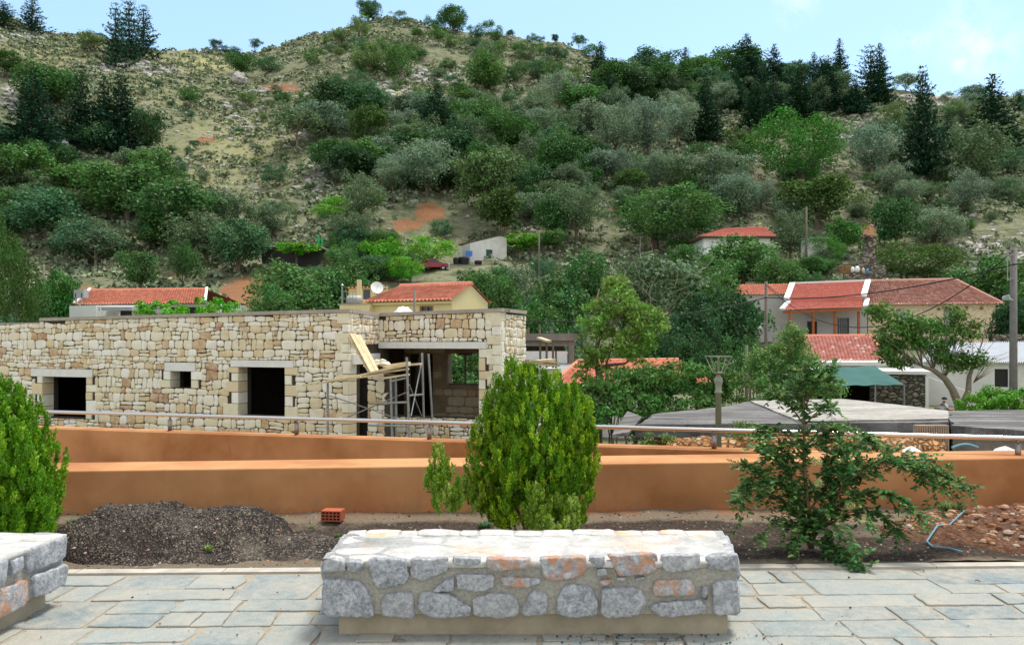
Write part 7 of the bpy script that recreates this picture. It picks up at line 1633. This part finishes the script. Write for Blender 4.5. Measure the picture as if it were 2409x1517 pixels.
# laurel-like bush below
def bushob(name, label, cat, px, Y, ells, nleaf, L, asp, col, seed, rc, base=-2.2, droop=0.):
    o = thing(name, (*XY(px, Y), base), label, cat)
    rg_ = random.Random(seed); mb = MB()
    for c, r, n in ells:
        for k in range(3): e = Vector(c)+Vector((rg_.uniform(-1, 1)*r[0]*.6, 0, rg_.uniform(-.3, .6)*r[2])); s_ = Vector((c[0]+rg_.uniform(-.2, .2), c[1], base)); mb.tube([s_, s_.lerp(e, .5)+Vector((rg_.uniform(-.1, .1), 0, .1)), e], [.035, .022, .008], 5)
    mb.build('stem', M['bark'], o); ell_clumps(o, 'foliage', ells, nleaf, L, asp, col, seed, rc, droop=droop); return o
Yb = 21.5
bushob('laurel_bush', 'broad glossy leaved bush below the walnut tree, left of the lamp post', 'bush', 1600, Yb, [(P(1490, 915, Yb), (.9, .8, .6), 34), (P(1420, 935, Yb+.4), (.8, .6, .55), 26), (P(1350, 930, Yb+2), (.7, .6, .4), 16), (P(1380, 980, Yb), (.9, .5, .5), 16), (P(1560, 905, Yb), (.9, .8, .6), 34), (P(1650, 900, Yb), (.9, .8, .6), 34), (P(1720, 905, Yb), (.6, .7, .5), 20), (P(1600, 960, Yb-.8), (1.5, .5, .4), 30), (P(1450, 965, Yb-.6), (.5, .5, .3), 8), (P(1440, 900, Yb+.5), (.4, .5, .5), 10), (P(1560, 1000, Yb), (1.6, .5, .6), 20)], 64, .125, .45, (.085, .20, .04), 17, .27, droop=.3)
Yb = 27
bushob('hackberry_tree', 'light green dense small tree between the lamp post and the patched tile roof', 'tree', 1850, Yb, [(P(1850, 840, Yb), (.9, 1, .7), 44), (P(1800, 880, Yb), (.7, 1, .7), 30), (P(1900, 880, Yb), (1.0, 1, .8), 40), (P(1870, 790, Yb), (.45, .6, .35), 14), (P(1840, 930, Yb), (1.3, 1, .6), 36), (P(1770, 850, Yb), (.3, .5, .5), 10), (P(1950, 910, Yb), (.5, .6, .5), 12), (P(1850, 980, Yb), (1.3, .8, .6), 14)], 64, .11, .45, (.15, .27, .07), 27, .28)
Yb = 29
bushob('hedge_bush', 'bright green leafy hedge behind the grey shed roof at the right', 'hedge', 2350, Yb, [(P(2290, 950, Yb), (.6, .6, .4), 26), (P(2340, 938, Yb), (.8, .7, .45), 40), (P(2410, 940, Yb), (.8, .7, .4), 36), (P(2350, 985, Yb), (1.5, .6, .5), 40)], 90, .08, .6, (.13, .34, .03), 37, .2)
# pruned mulberry with bare branches
Ym = 33.0; mu = thing('mulberry_tree', (*XY(2245, Ym), -2.2), 'pruned mulberry with thick leaning trunk, bare twigs and leafy top shoots', 'tree')
def M3(px, py, dy=0.): return P(px, py, Ym+dy)
mb = MB(); mb.tube([P(2262, 1000, Ym), M3(2255, 950), M3(2240, 915), M3(2222, 890), M3(2195, 870), M3(2170, 862)], [.20, .17, .14, .12, .09, .06], 10)
mb.tube([M3(2262, 960), M3(2278, 920), M3(2280, 885), M3(2290, 860)], [.14, .12, .09, .05], 9)
rg = random.Random(31)
def twigs(x, y, n, L, a0, a1, r):
    for _ in range(n):
        a = math.radians(rg.uniform(a0, a1)); l = L*rg.uniform(.6, 1.2); b = rg.uniform(-.15, .15)
        pts = [(x, y)]; 
        for k in range(3): a += b; pts.append((pts[-1][0]+math.cos(a)*l/3, pts[-1][1]-math.sin(a)*l/3))
        dy = rg.uniform(-.8, .8); mb.tube([M3(p[0], p[1], dy*i/3) for i, p in enumerate(pts)], [r*.55, r*.42, r*.3, r*.2], 4)
for (x, y, n, L, a0, a1, r) in ((2170, 862, 20, 120, 95, 165, .035), (2195, 872, 14, 100, 70, 130, .035), (2222, 890, 12, 120, 50, 120, .035), (2285, 870, 14, 110, 20, 100, .03), (2140, 850, 12, 90, 100, 160, .025), (2290, 900, 10, 70, 0, 70, .03), (2240, 870, 12, 140, 70, 110, .03)): twigs(x, y, n, L, a0, a1, r)
mb.build('trunk', M['bark_pale'], mu, True)
ell_clumps(mu, 'crown', [(M3(2105, 785), (.9, .6, .95), 44), (M3(2065, 735), (.45, .5, .4), 14), (M3(2120, 850), (.6, .5, .3), 12), (M3(2140, 760), (.6, .5, .5), 20), (M3(2085, 830), (.45, .5, .4), 14), (M3(2160, 800), (.5, .5, .4), 14), (M3(2245, 740), (.25, .4, .45), 9), (M3(2260, 790), (.5, .5, .5), 14), (M3(2210, 830), (.6, .5, .4), 16), (M3(2290, 770), (.2, .3, .4), 6), (M3(2300, 840), (.4, .4, .4), 8), (M3(2200, 780), (.7, .5, .6), 20), (M3(2250, 850), (.7, .5, .45), 20)], 42, .15, .55, (.095, .21, .04), 47, .38, droop=.2)

# ---- thuja (foreground conifers): upright flame-like sprays
def thuja(name, label, base, zc, rx, rz, n, seed, top=None, tones=((.10, .24, .018), (.17, .30, .03)), lean=0.):
    o = thing(name, tuple(base), label, 'thuja'); rng = np.random.default_rng(seed)
    b = np.array(base); Cs = [[], []]; Ts = [[], []]; Ns = [[], []]; Ls = [[], []]
    for i in range(n):
        # base point of a spray on the crown surface
        t_ = rng.uniform(-1, 1); a = rng.uniform(0, 2*math.pi); r_in = rng.uniform(.62, 1.0)**.7
        prof = math.sqrt(max(0, 1-t_*t_))
        if t_ > 0: prof = (1-t_)**.75
        rr = rx*prof*r_in*(1+.16*math.sin(a*3+seed)+.10*math.sin(a*7+t_*4)); z = zc+rz*t_*.93
        c = np.array([b[0]+math.cos(a)*rr+lean*(z-zc), b[1]+math.sin(a)*rr*.9, z]); out = np.array([math.cos(a), math.sin(a), 0])
        hgt = rng.uniform(.10, .20)*(rz/.55); up = np.array([0, 0, 1.])*1.0+out*rng.uniform(.15, .55)*(1.1-max(0, t_)); up /= np.linalg.norm(up)
        side = np.cross(up, dirs(1, rng)[0]); side /= np.linalg.norm(side); m = 62
        s = rng.uniform(0, 1, m); w = .22*hgt*np.sin(np.pi*np.clip(s, 0, 1)**.75)*rng.uniform(-1, 1, m); fw = rng.normal(size=(m, 3))*.010
        cc = c+up*hgt*(s[:, None]-.3)+side*w[:, None]+fw
        k = 1 if (r_in > .88 and rng.uniform() < .45) else 0
        Cs[k].append(cc); Ts[k].append(up+side*(np.sign(w)*.55)[:, None]+rng.normal(size=(m, 3))*.2); nn = np.cross(up, side); Ns[k].append(nn+rng.normal(size=(m, 3))*.5); Ls[k].append(rng.uniform(.016, .034, m)*(rz/.5))
    for k in (0, 1):
        if not Cs[k]: continue
        L = np.concatenate(Ls[k]); leaf_obj('foliage' if k == 0 else 'young_foliage', np.concatenate(Cs[k]), np.concatenate(Ns[k]), L, L*.34, tones[k], o, np.concatenate(Ts[k])*3, 'leaves', rng)
    mb = MB(); rg_ = random.Random(seed)
    for _ in range(9):
        a = rg_.uniform(0, 6.28); mb.tube([(b[0]+.02*math.cos(a), b[1]+.02*math.sin(a), b[2]-.02), (b[0]+rx*.25*math.cos(a), b[1]+rx*.25*math.sin(a), zc-rz*.4), (b[0]+rx*.45*math.cos(a), b[1]+rx*.45*math.sin(a), zc+rz*.3)], [.016, .011, .005], 6)
    mb.build('trunk', M['bark'], o); return o
Y1 = 6.35
def T3(px, py, Y): return P(px, py, Y)
def tz(py, Y): return CH+(HY-py)/F*Y
# centre shrub: built from several flames
cs_x = (1258-CX)/F*Y1
o = thuja('thuja_shrub', 'bright green thuja shrub with ragged top behind the long bench', (cs_x, Y1, .0), tz(1050, Y1), .155*Y1/6.35*1.0, .0, 1, 1) if False else None
main = thing('thuja_shrub', (cs_x, Y1, 0), 'ragged bright green thuja shrub behind the long bench, with low side sprays', 'thuja')
def flames(parent, lst, tones, seed, dens=1.0, Ysp=.9):
    rng = np.random.default_rng(seed); B = [[[], [], [], []], [[], [], [], []]]
    for (px, pt, pb, wpx, Y, n) in lst:
        zt_, zb_ = tz(pt, Y), tz(pb, Y); R = wpx/2/F*Y; hh = zt_-zb_; cx_ = (px-CX)/F*Y
        for _ in range(int(n*dens)):
            t_ = rng.uniform(0, 1)**1.15; a = rng.uniform(0, 6.283); rin = rng.uniform(.35, 1)**.5
            tm_ = .36; prof = math.sqrt(max(0, 1-((tm_-t_)/.50)**2)) if t_ < tm_ else max(0, 1-((t_-tm_)/.66)**2)**.62
            rr = R*prof*rin*(1+.18*math.sin(3*a+px)); c = np.array([cx_+math.cos(a)*rr, Y+math.sin(a)*rr*Ysp, zb_+hh*t_*.93]); out = np.array([math.cos(a), math.sin(a), 0.])
            up = np.array([0, 0, 1.])+out*rng.uniform(.1, .6)*(1.05-t_); up /= np.linalg.norm(up); side = np.cross(up, dirs(1, rng)[0]); side /= max(np.linalg.norm(side), 1e-3)
            sh_ = rng.uniform(.05, .115); m = 72; s = rng.uniform(0, 1, m); w = .24*sh_*np.sin(np.pi*s**.75)*rng.uniform(-1, 1, m)
            cc = c+up*sh_*(s[:, None]-.3)+side*w[:, None]+rng.normal(size=(m, 3))*.006; k = 1 if (rin > .8 and rng.uniform() < .42) else 0
            B[k][0].append(cc); B[k][1].append(np.cross(up, side)+rng.normal(size=(m, 3))*.5); B[k][2].append(rng.uniform(.015, .031, m)); B[k][3].append((up+side*(np.sign(w)*.55)[:, None]+rng.normal(size=(m, 3))*.2)*3)
    for k in (0, 1):
        if B[k][0]: L = np.concatenate(B[k][2]); leaf_obj(('foliage', 'young_foliage')[k], np.concatenate(B[k][0]), np.concatenate(B[k][1]), L, L*.36, tones[k], parent, np.concatenate(B[k][3]), 'leaves', rng)
TN = ((.12, .275, .010), (.29, .46, .016))  # second tone: young growth, made yellower to suggest sunlit tips too
flames(main, [(1205, 834, 1140, 130, Y1, 170), (1255, 846, 1190, 230, Y1+.05, 460), (1178, 872, 1190, 130, Y1, 150), (1300, 862, 1180, 150, Y1, 190), (1345, 890, 1170, 110, Y1-.05, 150), (1380, 940, 1130, 62, Y1, 70), (1150, 950, 1210, 110, Y1, 130), (1245, 890, 1235, 250, Y1, 480), (1320, 950, 1230, 150, Y1-.1, 190), (1205, 1000, 1235, 150, Y1-.05, 130), (1362, 1020, 1190, 80, Y1, 60)], TN, 3)
flames(main, [(1030, 1045, 1135, 48, Y1-.1, 34), (1050, 1090, 1200, 80, Y1-.15, 60), (1085, 1130, 1200, 90, Y1-.1, 44), (1015, 1110, 1150, 40, Y1-.1, 16), (1120, 1130, 1180, 60, Y1, 22), (1262, 1150, 1245, 66, Y1-.35, 50), (1300, 1175, 1245, 90, Y1-.35, 46), (1345, 1180, 1240, 44, Y1-.35, 20)], ((.2, .34, .03), (.34, .46, .09)), 4)
mb = MB(); rg = random.Random(2)
for (x0, x1, y1) in ((1250, 1230, 1000), (1262, 1275, 980), (1240, 1195, 1020), (1270, 1310, 1000), (1256, 1258, 960), (1265, 1340, 1060), (1235, 1165, 1080), (1250, 1252, 1040)): mb.tube([P(x0, 1242, Y1), P((x0+x1)/2+rg.uniform(-5, 5), (1242+y1)/2, Y1-.03), P(x1, y1, Y1)], [.014, .010, .005], 6)
mb.tube([P(1200, 1170, Y1), P(1120, 1150, Y1-.1), P(1060, 1165, Y1-.15)], [.009, .007, .003], 5); mb.tube([P(1262, 1215, Y1-.1), P(1275, 1160, Y1-.35), P(1290, 1120, Y1-.36)], [.006, .004, .002], 5)
mb.build('trunk', M['twig'], main)
Y2 = 5.9; left = thing('thuja_shrub', ((20-CX)/F*Y2, Y2, 0), 'dense cone shaped thuja at the left edge behind the cut off bench', 'thuja')
flames(left, [(-25, 870, 1275, 290, Y2, 1000), (28, 925, 1275, 190, Y2-.05, 480), (55, 990, 1270, 150, Y2-.08, 300), (15, 980, 1290, 200, Y2-.25, 340)], ((.11, .275, .010), (.21, .40, .014)), 6, 1.0)
mb = MB()
for dx in (-.06, 0, .07): mb.tube([((20-CX)/F*Y2+dx*.3, Y2, -.02), ((20-CX)/F*Y2+dx, Y2, .5), ((0-CX)/F*Y2+dx*2, Y2, .95)], [.02, .014, .006], 6)
mb.build('trunk', M['twig'], left)

# ---- cotoneaster-like shrub on the right: traced arching branches with oval leaves
Yc = 6.1; cot = thing('arching_shrub', ((1905-CX)/F*Yc, Yc, 0), 'open dark green shrub with arching leafy branches at the right of the bed', 'shrub')
def oval_leaves(name, Cn, T, N, L, col, parent, rng):
    Cn, T, N = map(np.asarray, (Cn, T, N)); T = T/np.linalg.norm(T, axis=1, keepdims=True); N = N-T*(N*T).sum(1, keepdims=True); N /= np.maximum(np.linalg.norm(N, axis=1, keepdims=True), 1e-6); B = np.cross(N, T); L = np.asarray(L)[:, None]
    P8 = [Cn, Cn+T*L*.28+B*L*.24+N*L*.05, Cn+T*L*.68+B*L*.23+N*L*.03, Cn+T*L-N*L*.06, Cn+T*L*.68-B*L*.23+N*L*.03, Cn+T*L*.28-B*L*.24+N*L*.05]
    n = len(Cn); V = np.stack(P8, 1).reshape(-1, 3); i = np.arange(n)[:, None]*6; Q = np.concatenate([i+np.array([[0, 1, 2, 3]]), i+np.array([[0, 3, 4, 5]])], 0)
    o = linkobj(name, npmesh(name, V, Q, M['leaves'])); o.color = (*col, 1); o.parent = parent; o.matrix_parent_inverse = mat_inv(parent); return o
rg = random.Random(77); rng = np.random.default_rng(77)
BR = [([(1910, 1290), (1900, 1180), (1890, 1080), (1893, 980), (1885, 900), (1895, 862)], .018, 0),
      ([(1900, 1260), (1860, 1160), (1800, 1110), (1750, 1095)], .011, -.1), ([(1900, 1240), (1840, 1170), (1770, 1150), (1735, 1185)], .010, .15), ([(1905, 1250), (1870, 1140), (1830, 1080), (1800, 1070)], .010, .2),
      ([(1915, 1240), (1990, 1130), (2070, 1085), (2150, 1095), (2220, 1140)], .012, -.15), ([(1915, 1230), (2010, 1110), (2100, 1075), (2200, 1100), (2290, 1150)], .010, .15), ([(1910, 1250), (1980, 1180), (2060, 1150), (2130, 1180), (2160, 1215)], .010, -.3),
      ([(1895, 1080), (1850, 1020), (1810, 1000), (1785, 1025)], .008, -.1), ([(1893, 1000), (1930, 960), (1960, 960)], .007, .1), ([(1892, 1000), (1850, 940), (1825, 930)], .007, .1), ([(1888, 950), (1930, 900), (1965, 880)], .007, 0), ([(1893, 1020), (1960, 1010), (2030, 1015), (2060, 1045)], .008, .1),
      ([(1905, 1270), (1940, 1210), (1990, 1230), (2030, 1320)], .005, -.5), ([(1905, 1270), (1920, 1230), (1960, 1260), (1990, 1300)], .006, -.35), ([(1900, 1260), (1850, 1210), (1820, 1230), (1800, 1270)], .005, -.3), ([(1910, 1260), (2000, 1200), (2070, 1210), (2110, 1250)], .007, -.2), ([(1908, 1290), (1930, 1200), (1950, 1100), (1940, 1020)], .009, .1), ([(1905, 1290), (1875, 1210), (1860, 1120), (1850, 1060)], .009, -.1), ([(1905, 1280), (1960, 1200), (1990, 1120), (1985, 1060)], .008, -.2), ([(1893, 960), (1920, 900), (1925, 880)], .007, 0), ([(1893, 980), (1870, 930), (1865, 905)], .007, 0),
      ([(1900, 1200), (1830, 1130), (1780, 1130), (1742, 1160)], .008, -.3), ([(1895, 1110), (1830, 1050), (1790, 1050)], .008, -.2), ([(1905, 1200), (1960, 1120), (2030, 1080)], .009, .25), ([(1905, 1150), (1960, 1070), (2010, 1050)], .008, 0), ([(2100, 1080), (2180, 1080), (2230, 1130), (2245, 1190)], .005, .1),
      ([(2150, 1095), (2190, 1130), (2200, 1190)], .005, -.1), ([(1905, 1280), (1880, 1230), (1870, 1290)], .007, -.3), ([(1910, 1280), (1950, 1270), (1980, 1330), (2045, 1335)], .007, -.5), ([(1990, 1130), (2030, 1180), (2040, 1230)], .006, -.3), ([(1800, 1110), (1770, 1120), (1748, 1215)], .004, -.2)]
mb = MB(); Lc, Lt, Ln, Ll = [], [], [], []
def interp_path(pts, t):
    k = t*(len(pts)-1); i = min(int(k), len(pts)-2); return pts[i].lerp(pts[i+1], k-i), (pts[i+1]-pts[i]).normalized()
for bi, (pp_, r, dy) in enumerate(BR):
    n = len(pp_); pts = [P(x, y, Yc+dy*i/(n-1)) for i, (x, y) in enumerate(pp_)]
    for p in pts: p.z = max(p.z, .015)
    sm = []
    for k in range(25): sm.append(interp_path(pts, k/24)[0])
    for _ in range(3): sm = [sm[0]]+[(sm[i-1]+sm[i]*2+sm[i+1])/4 for i in range(1, 24)]+[sm[-1]]
    mb.tube(sm, [r*(1-.8*i/24) for i in range(25)], 6)
    Lb = sum((sm[i+1]-sm[i]).length for i in range(24)); nt = int(Lb/ (.0165 if r > .006 else .04))
    for q in range(nt):
        t_ = rg.uniform(.12 if bi else .1, 1); c, d = interp_path(sm, t_); tw = rg.uniform(.06, .17)*(1.1-.3*t_)
        dr = (d*.6+Vector((rg.gauss(0, .6), rg.gauss(0, .6), rg.gauss(.05, .45)))).normalized(); e = c+dr*tw+Vector((0, 0, -.03)); m_ = c.lerp(e, .5)+Vector((0, 0, .01))
        if e.z < .01: e.z = .02
        mb.tube([c, m_, e], [.0022, .0017, .001], 4, cap=False)
        nl = int(tw/.014)+2
        for l in range(nl):
            s = (l+.5)/nl; lc = c.lerp(m_, s*2) if s < .5 else m_.lerp(e, s*2-1); sd = dr.cross(Vector((0, 0, 1))).normalized()*(1 if l % 2 else -1); lt_ = (sd+dr*.6+Vector((rg.gauss(0, .3), rg.gauss(0, .3), rg.gauss(0, .35)))).normalized()
            Lc.append(lc); Lt.append(lt_); Ln.append((rg.gauss(0, .45), rg.gauss(-.2, .45), 1)); Ll.append(rg.uniform(.03, .055))
        Lc.append(e); Lt.append(dr); Ln.append((rg.gauss(0, .4), rg.gauss(-.2, .4), 1)); Ll.append(rg.uniform(.03, .045))
# long thin sprays at the edge
for pts_ in ([(2200, 1100), (2260, 1130), (2290, 1180), (2300, 1200)], [(1760, 1100), (1735, 1095), (1720, 1100)], [(1760, 1150), (1730, 1155), (1712, 1158)], [(2060, 1045), (2080, 1070), (2085, 1090)], [(1895, 870), (1925, 862), (1945, 850)]):
    pts = [P(x, y, Yc) for x, y in pts_]; mb.tube(pts, [.003, .002, .0015, .001][:len(pts)], 4)
    for k in range(16): c, d = interp_path(pts, k/15.01); Lc.append(c); Lt.append((d+Vector((0, rg.gauss(0, .5), (1 if k % 2 else -1)*.9))).normalized()); Ln.append((rg.gauss(0, .5), -.6, .7)); Ll.append(rg.uniform(.02, .034))
mb.build('branches', M['twig'], cot, True)
ia = [i for i in range(len(Lc)) if rg.random() < .78]; sa = set(ia); ib = [i for i in range(len(Lc)) if i not in sa]
for nm_, ii, cl_ in (('foliage', ia, (.062, .140, .036)), ('young_foliage', ib, (.17, .25, .06))): oval_leaves(nm_, [tuple(Lc[i]) for i in ii], [tuple(Lt[i]) for i in ii], [Ln[i] for i in ii], [Ll[i] for i in ii], cl_, cot, rng)
# pale seed heads
for (x, y) in ((1925, 1135), (2000, 1190), (1922, 1085)):
    q = P(x, y, Yc-.28); n = 150; d = dirs(n, rng); o = leaf_obj('flower_cluster', np.array(q)+d*np.array([.045, .045, .035])*rng.uniform(.6, 1, (n, 1)), d, np.full(n, .012), np.full(n, .009), (.36, .36, .14), cot)
# ---- weeds
def weed(px, py, r, h, col, label, n=26, seed=1, Y=None):
    Y = Y or CH*F/(py-HY); x = (px-CX)/F*Y; z = max(soilz(x, Y), gh(x, Y) if -4.2 < x < -.55 else -9, rh(x, Y) if x > 2.8 else -9); rr = np.random.default_rng(seed); a = rr.uniform(0, 6.28, n); t = rr.uniform(.2, 1, n)
    o = thing('weed', (x, Y, z), label, 'weed'); Cn = np.stack([x+np.cos(a)*r*t*.6, Y+np.sin(a)*r*t*.5, z+h*.45*rr.uniform(.5, 1, n)], 1); up = np.stack([np.cos(a)*.8, np.sin(a)*.8, np.ones(n)*(h/r)], 1)*3; N = np.stack([-np.cos(a), -np.sin(a), np.ones(n)*.8], 1); L = rr.uniform(.7, 1.2, n)*math.hypot(r, h)*.8
    leaf_obj('leaves', Cn, N, L, L*.28, col, o, up)
weed(490, 1312, .05, .05, (.20, .30, .06), 'small yellow green weed growing at the front of the gravel heap', 22, 1)
weed(795, 1262, .05, .025, (.10, .20, .06), 'low green weed right of the hollow brick, nearer the bench', 30, 2); weed(732, 1243, .04, .02, (.12, .22, .08), 'tiny green weed left below the hollow brick', 26, 3)
weed(1140, 1238, .09, .04, (.10, .2, .08), 'small weed beside the foot of the middle thuja', 40, 4); weed(2240, 1222, .16, .07, (.14, .22, .08), 'grassy grey green tuft at the left top of the rubble heap', 90, 5); weed(170, 1231, .08, .02, (.12, .2, .08), 'sparse low weed near the left thuja', 30, 6)
for i, (px, pt, Y, w_) in enumerate(((1955, 995, 12.8, .5), (2010, 1010, 12.8, .4), (1545, 1010, 12.6, .35), (1740, 985, 13.2, .3))):
    x = (px-CX)/F*Y; zb = tz(pt, Y)-.45; o = thing('weed_clump', (x, Y, zb), ['tall green weeds over the orange wall behind the arching shrub', 'weeds right of the tall ones behind the arching shrub', 'weed tuft on the earth bank left of the lamp post', 'weed tuft on the shed edge beside the lamp post'][i], 'weeds'); ell_clumps(o, 'leaves', [((x, Y, zb+.22), (w_, .3, .22), 12)], 26, .07, .35, (.13, .22, .05), 60+i, .14)
# greenery seen through the far window of the stone building
mid('oak', 1090, 800, 150, 33, 'mid', 'green tree seen through the window at the back of the stone building', base=-2.2)
mid('shrub', 1060, 850, 150, 30.5, 'mid', 'bush seen through the window at the back of the stone building', base=-2.2)

# bare pale limbs standing out of the half dead trees
for o in [q for q in C.objects if q.get('label') in ('large half dead grey tree behind the walnut', 'thin scrubby tree behind the pole at the left', 'wide thin scrubby tree on the open slope', 'tree in front of it')]:
    rb = random.Random(len(o['label'])); mb = MB()
    for k in range(15):
        a = rb.uniform(0, 6.28); z0 = rb.uniform(.35, .7); p0 = Vector((math.cos(a)*.08, math.sin(a)*.08, z0)); q = [p0]; d = Vector((math.cos(a), math.sin(a), rb.uniform(.1, 1.2))).normalized()
        for j in range(4): d = (d+Vector((rb.gauss(0, .25), rb.gauss(0, .25), rb.gauss(0, .2)))).normalized(); q.append(q[-1]+d*rb.uniform(.08, .14))
        mb.tube(q, [.005, .004, .003, .002, .0012], 4)
    me_ = bpy.data.meshes.new('bare_limbs'); me_.from_pydata(mb.v, [], mb.f); me_.materials.append(M['dead_wood']); linkobj('bare_limbs', me_, o)
